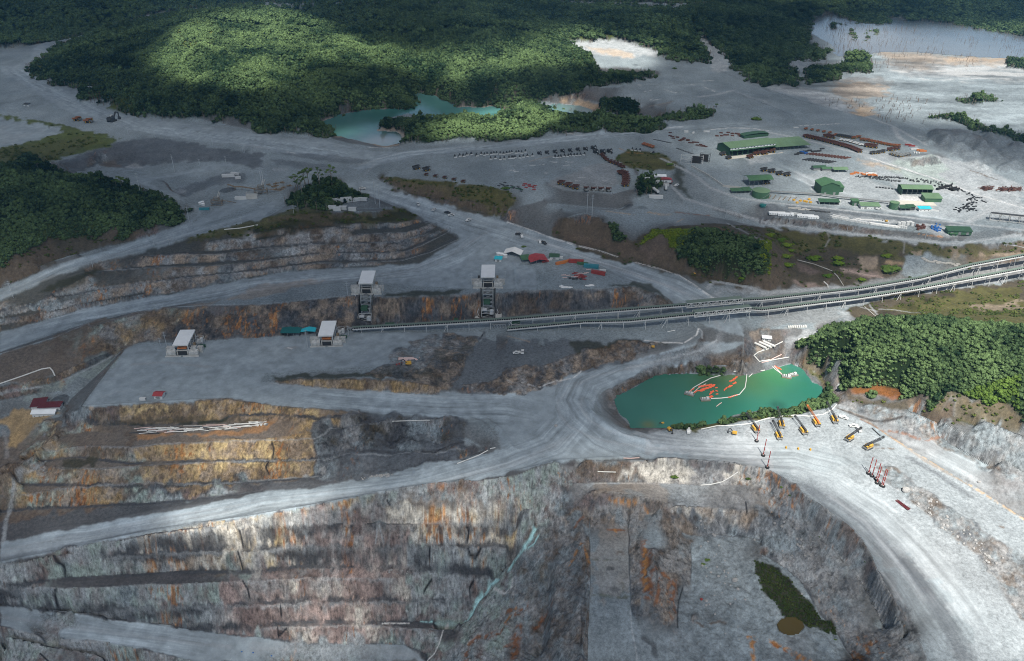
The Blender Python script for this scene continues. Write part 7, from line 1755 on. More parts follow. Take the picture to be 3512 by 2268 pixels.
# containers of the camps
def place(kind, s_, rz_, lb, sc=None, gp=None): return kind(at(s_)[0], R(rz_), lb, gp, sc)
gp = 'white containers on the knoll flat'
for s_, r_, lb in (('11:757,402', -8, 'white container nearest the knoll trees'), ('11:828,392', 15, 'white container second from the knoll trees'), ('11:902,402', 22, 'long white container set askew in the middle'), ('11:975,392', -12, 'white container at the road end of the group')): place(K_BOX, s_, r_, lb, 1.9, gp)
for s_, r_, lb in (('11:715,470', -4, 'left white cabin on the lower edge of the knoll flat'), ('11:760,482', 2, 'second white cabin from the left on the lower edge'), ('11:900,486', -2, 'white cabin standing alone on the lower edge'), ('11:812,474', 0, 'grey cabin third from the left on the lower edge')): place(K_BOXS, s_, r_, lb, 2.1, gp)
for s_, k_, r_, lb, sc in (('12:345,952', K_BOXR, 20, 'red container beside the red roofed shed', .9), ('12:375,938', K_BOX, 20, 'white container behind the red one', .9), ('12:482,920', K_BOXS, -10, 'small white container right of the olive shed', 1.3), ('12:485,968', K_BOXO, 25, 'orange red container at an angle in the camp', 1.4), ('12:530,955', K_BOXO, 35, 'rust orange container behind the angled one', 1.2),
                         ('12:625,958', K_BOXR, -8, 'long red container along the road edge', 1.9), ('12:682,975', K_BOXG, -12, 'green container right of the long red one', 1.4), ('12:722,985', K_BOXB, -30, 'blue container at the end of the camp', 1.0), ('12:762,1002', K_BOXB, -12, 'teal container beyond the blue one', 1.9), ('12:828,1062', K_BOXR, -22, 'red container below the teal one', 1.8), ('12:866,1045', K_BOXS, -10, 'white cabin beside the lower red container', 1.6),
                         ('12:1270,205', K_BOXS, 0, 'white cabin left of the loop office', 1.6), ('12:1365,232', K_BOXS, 60, 'white cabin below the loop office', 1.6), ('12:1440,262', K_BOXS, 5, 'pale cabin below the red roofs', 1.8), ('12:1350,372', K_BOX, -5, 'grey white container beside the grassy slope', 2.0), ('12:1345,320', K_TANKT, 20, 'white tank truck inside the loop road', 2.2), ('12:1440,290', K_TANKT, -10, 'white tank truck below the pale cabin', 2.0),
                         ('10:2078,178', K_BOX, 8, 'long white container on the upper pad of the gravel plant', 1.9), ('10:2165,196', K_BOXS, 14, 'white cabin right of the long container on the upper pad', 1.6), ('10:2140,158', K_BOX, -20, 'rusty white container behind the long one', 1.5), ('10:2192,382', K_BOX, 0, 'low white container below the gravel plant', 1.7),
                         ('20:1300,722', K_BOXS, 4, 'small white box left of the red hut', 1.2), ('22:1648,1012', K_BOXS, 0, 'white box on the pale bank below the lake', .9),
                         ('02:1625,1205', K_BOXS, -5, 'left white container beyond the haul road', 1.4), ('02:1690,1215', K_BOXS, 60, 'tilted white container beyond the haul road', 1.2), ('02:1810,1202', K_BOX, 2, 'right white container beyond the haul road', 1.1), ('03:300,1165', K_BOXS, 0, 'left tiny white box on the upper slope', .9), ('03:322,1165', K_BOXS, 0, 'right tiny white box on the upper slope', .9)): place(k_, s_, r_, lb, sc)
for i, p in enumerate(spread('22:2285,235 2385,215', 3)): o = K_TANKT  # long white pressure tanks beside the pump track
for i, s_ in enumerate(('22:2300,238', '22:2340,228', '22:2378,222')):
    p = at(s_)[0]; t = thing('pressure_tank', ('left', 'middle', 'right')[i] + ' one of three long white tanks above the lake', 'tank', p, R(-48), 'three long white tanks above the lake'); mb = MB(); mb.tube([(-9, 0, 2), (9, 0, 2)], 1.6, 14); part('shell', mb, 'pipe_white', t)
    for x in (-6, 6): mb = MB(); mb.box(x - .5, x + .5, -1.4, 1.4, -.2, 1.0); part('saddle', mb, 'concrete', t)
for i, p in enumerate(at('11:2225,890 2252,896 2285,905')):
    t = thing('water_tank', ORD[i] + ' white water tank from the left below the tent', 'tank', p, 0, 'white water tanks below the tent'); mb = MB(); mb.tube([(0, 0, -.3), (0, 0, 4.2)], 3.6, 16); part('shell', mb, 'white_steel', t); mb = MB(); mb.tube([(0, 0, 4.2), (0, 0, 5)], [3.7, .4], 16); part('lid', mb, 'white_roof', t)
for i, p in enumerate(at('10:1822,425 1842,418 1848,436')):
    t = thing('water_tank', ORD[i] + ' white tank by the bend of the left road', 'tank', p, 0, 'white tanks by the left road bend'); mb = MB(); mb.tube([(0, 0, -.3), (0, 0, 3.5)], 3.0, 14); part('shell', mb, 'white_steel', t); mb = MB(); mb.tube([(0, 0, 3.5), (0, 0, 4.1)], [3.1, .4], 14); part('lid', mb, 'white_roof', t)
K_BOXB(at('10:1860,478')[0], R(5), 'blue and white container at the road bend', None, 1.4)
# ---- masts and poles
def mast(h=23):
    t = thing('beacon_mast', 'x', 'mast'); mb = MB()
    for k in range(3): a = 2.1 * k; mb.bar((.45 * math.cos(a), .45 * math.sin(a), .8), (.2 * math.cos(a), .2 * math.sin(a), h), .34)
    n = int(h / 1.6)
    for i in range(n):
        z = .9 + i * (h - 1) / n
        for k in range(3): a, b = 2.1 * k, 2.1 * (k + 1); mb.bar((.42 * math.cos(a), .42 * math.sin(a), z), (.4 * math.cos(b), .4 * math.sin(b), z + 1.5), .2)
    part('lattice', mb, 'red', t)
    mb = MB(); [mb.box(-.4, .4, -.4, .4, z, z + 1.2) for z in (6, 13)]; part('white_band', mb, 'white_steel', t)
    mb = MB(); mb.tube([(0, 0, 0), (0, 0, 1.3)], 2.3, 18); mb.tube([(0, 0, 1.3), (0, 0, 1.6)], 1.5, 14); part('tyre_base', mb, 'black_rubber', t); mb = MB(); mb.tube([(0, 0, 1.6), (0, 0, 1.9)], .9, 10); part('ballast', mb, 'concrete', t); return t
K_MAST = Kind(mast())
for s_, lb in (('23:970,1392', 'leftmost red and white mast of the cluster at the road fork'), ('23:1003,1415', 'second red and white mast from the left at the road fork'), ('23:1040,1447', 'third mast of the cluster, middle of the fork group'), ('23:1048,1478', 'lowest middle mast of the cluster at the road fork'), ('23:1088,1502', 'left one of the two right hand masts of the cluster'), ('23:1102,1508', 'rightmost red and white mast of the cluster'),
               ('22:2325,1228', 'lone red mast on the pale road left of the drills'), ('22:2362,1338', 'lone red mast at the crest above the pit'), ('22:2265,1098', 'red mast beside the leftmost drill rig')): K_MAST(at(s_)[0], 0, lb, 'red and white masts on tyre bases')
def pole(h=40, r=.5):
    t = thing('steel_pole', 'x', 'pole'); mb = MB(); mb.tube([(0, 0, -1), (0, 0, h)], [r, r * .55], 8); part('shaft', mb, 'galvanised', t)
    mb = MB(); [mb.bar((-2.2, 0, h - 1 - 2.6 * k), (2.2, 0, h - 1 - 2.6 * k), .22) for k in range(3)]; part('crossarm', mb, 'galvanised', t); return t
def pole_at(b_, h, lb, r=.5, gp='steel power poles'): t = pole(h, r); t.location = at(b_)[0]; t['label'] = lb; t['group'] = gp
for b_, h, lb in (('11:1106,424', 44, 'left of two tall grey poles beside the main haul road'), ('11:1148,458', 42, 'right of two tall grey poles beside the main haul road'), ('12:723,506', 36, 'left of two grey poles on the dark terraced knob'), ('12:769,540', 38, 'right of two grey poles on the dark terraced knob'), ('11:366,512', 15, 'short grey pole at the terrace edge by the knoll road'),
                 ('10:1588,134', 34, 'tall pole by the dark basin, upper left'), ('10:1282,345', 40, 'tall pole in front of the dark left forest'), ('10:1822,100', 18, 'pole left of two beyond the gravel plant'), ('10:2056,62', 16, 'pole right of two beyond the gravel plant'), ('10:1722,590', 26, 'pole at the sharp bend of the left road'), ('10:2195,605', 14, 'pole on the slope right of the left road bend'),
                 ('10:845,1000', 12, 'pole on the left haul road edge'), ('10:1545,800', 16, 'pole on the left haul road shoulder'), ('10:1403,800', 12, 'short pole between the two left haul roads'), ('10:122,1278', 13, 'pole near the frame edge on the left haul road'), ('10:100,1215', 16, 'pole above the left haul road at the frame edge'),
                 ('12:1984,548', 26, 'pole standing on the slope under the yard'), ('13:247,602', 22, 'first pole from the left along the yard edge'), ('13:602,612', 19, 'second pole from the left along the yard edge'), ('13:693,622', 16, 'third pole from the left along the yard edge'), ('13:776,668', 24, 'fourth pole from the left along the yard edge'), ('13:852,652', 17, 'fifth pole from the left along the yard edge'), ('13:1484,742', 26, 'sixth pole from the left along the yard edge'),
                 ('13:2010,795', 17, 'left pole on the right hand road bend'), ('13:2150,805', 20, 'middle pole on the right hand road bend'), ('13:2222,812', 18, 'right pole on the right hand road bend'),
                 ('20:1515,228', 22, 'tall thin pole left of the lower left crusher'), ('20:1460,226', 12, 'short thin pole left of the lower left crusher'), ('21:492,248', 28, 'tall thin pole in front of the cyan canopy'), ('21:866,150', 18, 'thin pole right of the lower crusher'), ('11:855,1252', 22, 'thin pole left of the left tower crusher'), ('11:1176,1245', 24, 'thin pole right of the left tower crusher'), ('11:1980,1172', 22, 'thin pole left of the right tower crusher'), ('11:2285,1152', 24, 'thin pole right of the right tower crusher'),
                 ('00:1165,1215', 14, 'left pole above the dark basin'), ('00:1412,1255', 14, 'middle pole above the dark basin'), ('00:1938,1352', 20, 'right pole above the dark basin'), ('00:2212,1395', 16, 'left of two close poles by the white line'), ('00:2226,1396', 18, 'right of two close poles by the white line'), ('02:827,1185', 8, 'pole at the hummock edge left'), ('02:915,1170', 8, 'pole at the hummock edge right')): pole_at(b_, h, lb, .55 if h > 30 else .35)
for i, p in enumerate(spread('00:825,935 930,932', 8, 4)):
    t = thing('red_mast', 'thin red mast in the stand on the grey spit', 'mast', p, 0, 'thin red masts on the grey spit'); mb = MB(); mb.tube([(0, 0, 0), (0, 0, 24)], .35, 5); part('shaft', mb, 'rust_red', t)
# ================================================================== SMALL THINGS
def tubeline(name, label, cat, s, r, m, lift=None, k=6, group=None, step=6, zfix=None, wob=0):
    P = parse(s); P = dens(P, step)
    if zfix is not None: x, y = unproj(P[:, 0], P[:, 1], zfix); V = [Vector((a, b, zfix)) for a, b in zip(x.tolist(), y.tolist())]
    else:
        x, y, z = hit(P[:, 0], P[:, 1]); z = hz(x, y) + (r if lift is None else lift); V = [Vector(q) for q in zip(x.tolist(), y.tolist(), z.tolist())]
    mb = MB(); mb.tube([v - V[0] for v in V], r, k); return single(name, mb, m, label, cat, V[0], 0, group)
for lb, s, r, m in (('white pipeline curving along the drill yard beside the bushes', '23:680,765 640,812 560,855 430,872 300,862 150,875 0,905 22:2385,885 2200,940 2050,955 1900,960 1760,990', .55, 'pipe_white'),
                    ('white pipe lying on the pale slope above the pit', '22:1755,1500 1850,1492 1950,1470 2020,1430 2095,1380', .6, 'pipe_white'), ('thin white pipe on the brown ledge at the pit crest', '22:820,1375 900,1378 985,1380', .5, 'pipe_white'),
                    ('curved white pipe at the fork of the dark rock spur', '21:1850,1302 1950,1265 2050,1225 2130,1182', .6, 'pipe_white'), ('short white pipe piece beyond the curved one', '21:2150,1168 2195,1158', .6, 'pipe_white'), ('grey pipe bent over the bank at the far left', '20:-60,600 0,578 200,510 380,445 455,433 480,460 500,505', .8, 'pipe_white'),
                    ('pink white pipe lying in the road edge at the pit crest', '22:1055,1253 1120,1256 1200,1250', .6, 'pipe_pink'), ('white pipe lying across the grey bench under the conveyor', '22:1455,104 1525,90', .5, 'pipe_white'),
                    ('white pipe around the pump terrace', '22:2385,255 2280,290 2240,320 2290,375 2385,360', .7, 'pipe_white'), ('white discharge pipe on the pump bank', '23:0,365 80,365 160,350 250,335', .6, 'pipe_white'), ('second white discharge pipe on the pump bank', '23:0,385 60,372 110,345 180,312', .6, 'pipe_pink'),
                    ('black pipe lying on the pale slope behind the drills', '23:1005,982 1040,1015 1078,1050', .6, 'dark_steel'), ('white pipe on the dark slope at the first terraces', '10:2040,660 2180,648 2270,632 2345,618', .8, 'pipe_white'), ('white pipe beside the conveyor foot on the green bank', '13:565,1135 600,1165 602,1190', .9, 'pipe_white'),
                    ('long thin pipe running down the olive slope', '13:325,935 480,975 640,1035 690,1085 745,1170', .6, 'concrete'), ('thin dark pipe among the grass by the bright hill', '13:930,1355 980,1400 1040,1450', .5, 'concrete'), ('long pale pipe at the foot of the dark spur', '21:1260,918 1420,912 1600,908', .5, 'pipe_white'),
                    ('double white pipe beside the pump terrace', '23:60,250 130,225 190,195', .7, 'pipe_white'), ('white pipe leading toward the bright hill', '23:330,175 400,160 450,150', .7, 'pipe_white'), ('white and red pipe under the terrace poles', '23:0,275 60,262 100,240', .8, 'pipe_white')):
    tubeline('pipeline', lb, 'pipe', s, r, m)
# pipe dump on the ochre ledge: every pipe lies separately
px0 = spread('20:1250,1022 1500,1010 1800,1002 2100,985 2330,945', 74)
for i, p in enumerate(px0):
    r_ = random.random; L_ = random.uniform(9, 24); a = R(random.gauss(4, 6)); q = p + Vector((random.uniform(-6, 6), random.uniform(-3, 8) * (1 - .3 * (i > 60)), 0)); q.z = float(hz(q.x, q.y)[0]) + .5 + random.uniform(0, 1.2)
    mb = MB(); mb.tube([(-L_ / 2, 0, 0), (0, 0, random.uniform(-.15, .15)), (L_ / 2, 0, random.uniform(-.3, .3))], random.uniform(.3, .5), 7)
    single('pipe', mb, random.choice(['pipe_white', 'pipe_white', 'pipe_white', 'pipe_pink', 'dark_steel']), 'long pipe thrown on the heap of pipes along the ochre ledge', 'pipe', q, a, 'heap of pipes on the ochre ledge')
for i, p in enumerate(spread('21:20,960 60,940 110,935', 7, 6)):
    mb = MB(); mb.box(-1.8, 1.8, -1, 1, -.2, 1.1); single('crate', mb, random.choice(['pipe_white', 'steel_grey', 'concrete']), 'weathered pale crate at the right end of the pipe heap', 'crate', p, random.uniform(0, 3), 'crates at the end of the pipe heap')
# ---- lake: barges, floating hoses, orange floats
LV = -88.0
def on_lake(s): 
    P = parse(s); x, y = unproj(P[:, 0], P[:, 1], LV + .3); return [Vector((a, b, LV + .1)) for a, b in zip(x.tolist(), y.tolist())]
def barge(label, s, rz):
    t = thing('pump_barge', label, 'barge', on_lake(s)[0], rz, 'pump barges on the pit lake')
    for y in (-2.6, 2.6): mb = MB(); mb.tube([(-6, y, .2), (6, y, .2)], .9, 10); part('pontoon', mb, 'timber', t)
    mb = MB(); mb.box(-6.2, 6.2, -3.4, 3.4, 1.1, 1.4); part('deck', mb, 'steel_grey', t); mb = MB(); mb.tube([(-3.5, 0, 1.4), (-3.5, 0, 3.4)], 1.0, 10); mb.tube([(-.8, 0, 1.4), (-.8, 0, 3.4)], 1.0, 10); mb.box(1.2, 4.4, -1.4, 1.4, 1.4, 3.8); part('pump', mb, 'white_steel', t)
    mb = MB(); [rail(mb, a, b) for a, b in (((-6, -3.3, 1.4), (6, -3.3, 1.4)), ((-6, 3.3, 1.4), (6, 3.3, 1.4)))]; mb.bar((3, -1.5, 3.8), (5.8, 2.5, 1.5), .5); part('handrail', mb, 'timber', t); return t
barge('pump barge at the tip of the upper hose loop', '22:1655,668', R(-25)); barge('pump barge beside orange floats in mid lake', '22:1798,718', R(5)); barge('left one of two barges moored at the pump landing', '23:228,512', R(-20)); barge('right one of two barges moored at the pump landing', '23:285,495', R(15))
for lb, s, r, m in (('long floating hose sweeping from the landing to the upper barge', '22:2230,385 2150,440 2000,480 1850,522 1760,570 1690,610 1650,655', .6, 'pipe_white'), ('floating hose looping round the lake to the lower barge', '22:2225,400 2180,440 2172,540 2160,610 2110,670 2020,695 1940,705 1850,708', .6, 'pipe_white'),
                    ('orange banded hose beside the upper barge', '22:1690,655 1740,610 1805,575', .6, 'pipe_pink'), ('hose pair running to the moored barges', '23:80,378 130,430 185,490', .8, 'pipe_pink'), ('second hose running to the moored barges', '23:60,375 120,440 200,498', .6, 'pipe_white'), ('short hose dipping into the lake at the landing', '22:2340,450 2240,470 2195,512', .6, 'pipe_white'), ('loose pink hose adrift in the lower lake', '22:1900,780 1925,760 1948,745', .5, 'pipe_pink')):
    tubeline('floating_hose', lb, 'hose', s, r, m, zfix=LV + .5)
fl = MB(); fl.tube([(-1.9, 0, 0), (-1.5, 0, 0), (1.5, 0, 0), (1.9, 0, 0)], [.2, .75, .75, .2], 8); flm = fl.mesh('hose_float', 'float_orange'); nfl = 0
for s, n_, j, a in (('22:1745,600 1850,585', 16, 5, 12), ('22:1760,635 1880,590', 26, 7, 20), ('22:1700,650 1780,630', 6, 5, 20), ('22:1840,668 1870,640', 8, 3, 50), ('22:1820,700 1860,690', 12, 6, 0), ('22:2030,552 2085,515', 9, 5, 40), ('22:1970,630 1995,612', 4, 3, 40), ('22:2010,605 2035,590', 5, 4, 40), ('22:2055,575 2075,565', 4, 3, 40), ('22:1900,610 1905,668', 3, 2, 0), ('22:2015,698 2090,675', 6, 2, 10), ('23:120,415 175,440', 7, 4, -40), ('22:1660,640 1690,620', 4, 2, 40)):
    P = parse(s); t_ = np.linspace(0, 1, n_); jx = rng_.uniform(-j, j, (n_, 2)) * .377; x, y = unproj(P[0, 0] + (P[1, 0] - P[0, 0]) * t_ + jx[:, 0], P[0, 1] + (P[1, 1] - P[0, 1]) * t_ + jx[:, 1], LV + .3)
    for q in zip(x.tolist(), y.tolist()):
        o = link('hose_float', flm, None, (*q, LV + .35)); o.rotation_euler = (0, 0, R(a + random.gauss(0, 25))); tag(o, 'orange pipe float drifting among the hoses in the green lake', 'float', 'orange pipe floats on the lake')
# ---- rows of white blocks, drums, tyres, racks
def blockrow(name, label, cat, s, n_, dims, m, group, rz=0, jit=0, tube=False, rj=.15):
    mb = MB(); a, b, c = dims
    if tube: mb.tube([(0, 0, 0), (0, 0, c)], a, 14)
    else: mb.box(-a / 2, a / 2, -b / 2, b / 2, -.2, c, min(a, b) * .04)
    me_ = mb.mesh(name, m)
    for i, p in enumerate(spread(s, n_, jit)):
        o = link(name, me_, None, p); o.rotation_euler.z = rz + random.uniform(-rj, rj); tag(o, label.replace('{o}', ORD[i]) if '{o}' in label else label, cat, group)
blockrow('storage_box', 'white storage box in the upper staggered rows by the lower yard road', 'box', '13:635,545 780,572 955,602', 26, (2.6, 6, 2.6), 'white_steel', 'white storage boxes beside the lower yard road', R(15)); blockrow('storage_box', 'white storage box in the back row above the long strip', 'box', '13:650,532 780,558', 12, (2.2, 4, 2.4), 'white_steel', 'white storage boxes in the back row', R(15))
blockrow('water_block', 'white box in the long even row ending at the white tanks', 'box', '13:985,605 1110,622 1240,638', 22, (2.4, 5.5, 2.4), 'canvas', 'even row of white boxes', R(12)); blockrow('upright_tank', '{o} upright white tank from the left past the even row', 'tank', '13:1250,618 1310,612 1365,618', 6, (2.6, 0, 6), 'white_steel', 'upright white tanks in the lower yard', jit=2, tube=True)
blockrow('upright_tank', '{o} smaller white tank from the left in the front line', 'tank', '13:1255,640 1290,645 1310,650', 4, (1.8, 0, 4), 'white_steel', 'smaller white tanks in the lower yard', tube=True); blockrow('rusty_tank', '{o} brown and white tank from the left beside the blue heap', 'tank', '13:1405,640 1440,650 1480,645 1480,622 1420,655', 7, (2.2, 0, 4.5), 'tray_brown', 'brown tanks beside the blue heap', tube=True, jit=3)
blockrow('blue_drum', 'blue bin in the tumbled heap on the dark gravel cone', 'bin', '13:1545,640 1580,650 1620,655 1570,665 1600,628', 26, (2.4, 2.0, 2.0), 'blue', 'blue bins on the dark gravel cone', jit=9, rj=3)
for s, w_, lb in (('13:140,516', 27, 'left one of two long white flat units on the dark bank'), ('13:218,526', 26, 'right one of two long white flat units on the dark bank'), ('13:398,542', 28, 'large white flat unit at the end of the row'), ('13:465,552', 18, 'pale blue framed unit after the large white one')):
    mb = MB(); mb.box(-w_ / 2, w_ / 2, -4, 4, 0, 3.2); t = thing('flat_unit', lb, 'container', at(s)[0], R(-5)); part('shell', mb, 'white_roof', t); mb = MB(); [mb.box(-w_ / 2 + 1 + 4 * k, -w_ / 2 + 2.6 + 4 * k, -4.06, -4.0, 1, 2.2) for k in range(int(w_ / 4))]; part('window', mb, 'glass', t)
blockrow('skid', '{o} small white skid from the left between the flat units', 'skid', '13:265,514 355,526', 8, (3, 3, 3), 'white_steel', 'small white skids between the flat units')
def tyres(label, s, n_, r, group, jit=3, flat=True, scale=1):
    mb = MB(); k = 14; n0 = 0; 
    prof = [(r * .5, 0), (r * .98, .0), (r, r * .12), (r, r * .48), (r * .98, r * .6), (r * .5, r * .6)]; v = []; f = []
    for j in range(k):
        a = 6.28318 * j / k
        for (q, z) in prof: v.append((q * math.cos(a), q * math.sin(a), z))
    m_ = len(prof)
    for j in range(k):
        for i in range(m_): a = j * m_ + i; b = j * m_ + (i + 1) % m_; c = ((j + 1) % k) * m_; f.append((a, b, c + (i + 1) % m_, c + i))
    mb.add(v, f); me_ = mb.mesh('tyre', 'black_rubber')
    for i, p in enumerate(spread(s, n_, jit)):
        o = link('tyre', me_, None, p); 
        if not flat: o.rotation_euler = (R(82), 0, random.uniform(-.4, .4)); o.location.z += r
        else: o.rotation_euler = (random.gauss(0, .06), random.gauss(0, .06), 0)
        tag(o, label.replace('{o}', ORD[i]) if '{o}' in label else label, 'tyre', group)
tyres('black mining tyre in the long standing row across the yard', '13:935,178 1050,182 1200,190 1300,195', 30, 1.5, 'standing tyres across the yard', 2, False)
tyres('black mining tyre in the second standing row across the yard', '13:860,175 960,185 1110,205 1260,225', 34, 1.4, 'second row of standing tyres', 3, False)
tyres('{o} black tyre from the left of six on the open grey floor', '13:1045,272 1080,275 1115,280 1150,284 1185,288', 6, 2.0, 'six tyres on the open floor', 1)
tyres('black tyre in the dark band behind the pale canopy', '13:1320,205 1480,225 1640,245 1740,262', 34, 1.5, 'tyres in the dark band behind the canopy', 6, False)
tyres('black tyre in the row running down to the road junction', '13:1560,262 1700,278 1850,320 1960,372 2040,400', 36, 1.6, 'tyres along the road berm', 5)
tyres('black tyre in the upper tyre dump at the pale bank', '13:1850,405 1900,395 1950,400 1880,420', 26, 1.7, 'upper tyre dump', 12)
tyres('black tyre in the lower tyre dump at the pale bank', '13:1760,465 1820,480 1890,462 1940,460 1830,450', 40, 1.7, 'lower tyre dump', 10)
for i, s in enumerate(('13:1622,290', '13:1655,278', '13:1690,270', '13:1735,290', '13:1760,300')):
    t = thing('belt_roll', ORD[i] + ' big black belt roll from the left beside the pale canopy', 'belt roll', at(s)[0], R(25), 'black belt rolls'); mb = MB(); mb.tube([(-9, 0, 2), (9, 0, 2)], 2.1, 14); part('roll', mb, 'belt_black', t); mb = MB(); [mb.box(x - .3, x + .3, -2, 2, -.2, .5) for x in (-6, 6)]; part('cradle', mb, 'timber', t)
def barrow(label, s, n_, L_, w, h, m, group, rz, jit=0, name='steel_beam', cat='beam'):
    mb = MB(); mb.box(-L_ / 2, L_ / 2, -w / 2, w / 2, 0, h); [mb.box(x - .2, x + .2, -w / 2 - .3, w / 2 + .3, -.3, h + .15) for x in (-L_ * .4, 0, L_ * .4)]; me_ = mb.mesh(name, m)
    for i, p in enumerate(spread(s, n_, jit)): o = link(name, me_, None, p); o.rotation_euler.z = rz + random.uniform(-.05, .05); tag(o, label.replace('{o}', ORD[i]), cat, group)
barrow('{o} dark rack from the left in the front of the laydown beside the annex', '03:410,1450 640,1478', 10, 22, 2, 1.6, 'dark_steel', 'dark racks beside the annex', R(28)); barrow('{o} dark rack from the left in the back of the laydown beside the annex', '03:440,1400 780,1440', 13, 20, 2, 1.6, 'tray_brown', 'back racks beside the annex', R(28))
barrow('{o} grey slab from the left in the dark pile under the annex', '03:310,1395 450,1375 560,1370', 9, 9, 3, 2.4, 'dark_steel', 'crates along the annex side', R(10), 5, 'crate', 'crate')
barrow('{o} blue crate from the left beside the annex', '03:358,1388 395,1396', 3, 7, 4, 3, 'blue', 'blue crates beside the annex', R(20), 2, 'crate', 'crate')
barrow('{o} rusty steel offcut from the left along the service strip', '02:1470,1228 1560,1265 1700,1305 1800,1332', 26, 7, 2.4, 1.8, 'rust_red', 'rusty offcuts along the service strip', R(-20), 7, 'steel_offcut', 'scrap'); barrow('{o} brown steel part from the left behind the workshop roof', '02:1900,1225 2000,1222 2120,1240', 14, 7, 3, 2.2, 'tray_brown', 'steel parts behind the workshop', R(-10), 6, 'steel_part', 'scrap')
barrow('{o} dark mat from the left in the line on the service apron', '02:1340,1270 1480,1300 ', 8, 6, 3, .6, 'dark_steel', 'dark mats on the apron', R(-25), 0, 'mat', 'mat'); barrow('{o} dark mat from the left in the lower line on the service apron', '02:1545,1350 1680,1400', 7, 6, 3, .6, 'dark_steel', 'dark mats on the lower apron', R(-25), 0, 'mat', 'mat')
barrow('{o} orange white crate from the left at the head of the tyre rows', '13:820,150 900,150 1035,165', 12, 6, 3, 2.4, 'orange', 'orange crates at the tyre rows', R(-10), 3, 'crate', 'crate'); barrow('{o} white bag from the left behind the orange crates', '13:900,148 1030,156', 6, 5, 3, 2.4, 'canvas', 'white bags at the tyre rows', R(-10), 2, 'bag', 'bag')
barrow('{o} timber frame from the left in the walled tank farm', '13:30,345 90,365 300,380', 7, 20, .6, 1.5, 'timber', 'timber frames of the tank farm', R(60), 2, 'frame', 'frame'); barrow('{o} yellow machine part from the left on the sandy plot', '13:305,400 340,408 440,400 440,380', 7, 4, 3, 2.4, 'yellow', 'yellow machine parts on the sandy plot', R(30), 5, 'machine_part', 'machine part')
barrow('{o} white drum from the left beside the open green shed', '13:680,410 712,415', 4, 3, 3, 4, 'white_steel', 'white drums beside the open shed', 0, 2, 'drum', 'drum'); barrow('{o} pale plank stack from the left below the road shoulder', '13:265,462 330,466 420,480', 8, 8, 2, 1.2, 'concrete', 'plank stacks below the road', R(-6), 3, 'plank_stack', 'stack'); barrow('{o} dark beam from the left below the road shoulder', '13:480,488 580,500', 3, 16, 2, 1.5, 'dark_steel', 'dark beams below the road', R(-6), 0)
barrow('{o} white slab from the left along the lower yard lane', '13:850,560 930,570 1130,580', 10, 8, 2, .8, 'canvas', 'white slabs along the lane', R(-8), 2, 'slab', 'slab')
barrow('{o} dark slab from the left in the litter below the bulldozers', '11:2230,245 2300,250 2380,275 12:120,295', 14, 5, 3, .9, 'dark_steel', 'dark slabs below the bulldozers', R(-30), 8, 'steel_plate', 'plate'); barrow('{o} dark green plate from the left at the yard rim', '12:0,265 80,285 125,295', 7, 6, 3, 1, 'dark_green', 'dark green plates at the yard rim', R(-20), 4, 'steel_plate', 'plate')
barrow('{o} red steel section from the left at the yard rim', '12:135,252 180,262 215,245 250,285', 12, 6, 1.6, 1.4, 'red', 'red steel sections at the yard rim', R(-10), 8, 'steel_section', 'scrap')
barrow('{o} red boom piece from the left in the red heap of the camp', '12:620,1075 660,1080 705,1105', 16, 7, 1.1, 1.1, 'red', 'red booms in the camp heap', R(-20), 9, 'boom_section', 'boom'); barrow('{o} pale boom piece from the left in the camp heap', '12:505,1082 560,1086 620,1080 745,1035', 10, 7, .9, .9, 'pipe_pink', 'pale booms in the camp heap', R(10), 5, 'boom_section', 'boom'); barrow('{o} dark coil from the left below the camp heap', '12:575,1102 600,1108 665,1112', 4, 4, 3, 1.5, 'dark_steel', 'dark coils below the camp heap', 0, 2, 'coil', 'coil')
barrow('{o} pale frame piece from the left across the grey laydown slab', '13:1465,930 1560,950 1700,975 1780,985', 15, 6, 3, 1.6, 'concrete', 'pale frame pieces on the grey slab', R(-12), 4, 'frame_piece', 'frame'); barrow('{o} white pipe piece from the left on the terrace above the pumps', '23:245,62 400,55', 9, 5, 1.6, 1.6, 'pipe_white', 'white pipe pieces above the pumps', R(80), 0, 'pipe_piece', 'pipe')
barrow('{o} white cone marker from the left on the drill yard', '23:222,1160 320,1170 442,1178', 3, 1.4, 1.4, 2.2, 'yellow', 'yellow markers on the drill yard', 0, 0, 'marker', 'marker')
# frames beside the service strip
for s, w_, m_, lb in (('02:1625,1480', 21, 'white_steel', 'open white lattice frame beside the concrete wall'), ('02:1722,1482', 22, 'white_steel', 'white lattice frame with dark panel beside the wall'), ('02:1792,1465', 19, 'dark_steel', 'dark louvred panel frame beside the wall')):
    t = thing('test_frame', lb, 'frame', at(s)[0], R(-18)); mb = MB(); frame_tower(mb, -w_ / 2, w_ / 2, -4, 4, 0, 15, 2, .4); part('frame', mb, m_, t)
    if 'open' not in lb: mb = MB(); mb.box(-w_ / 2 + .5, w_ / 2 * .7, -4.3, -4.05, .5, 14.5); part('panel', mb, 'interior', t)
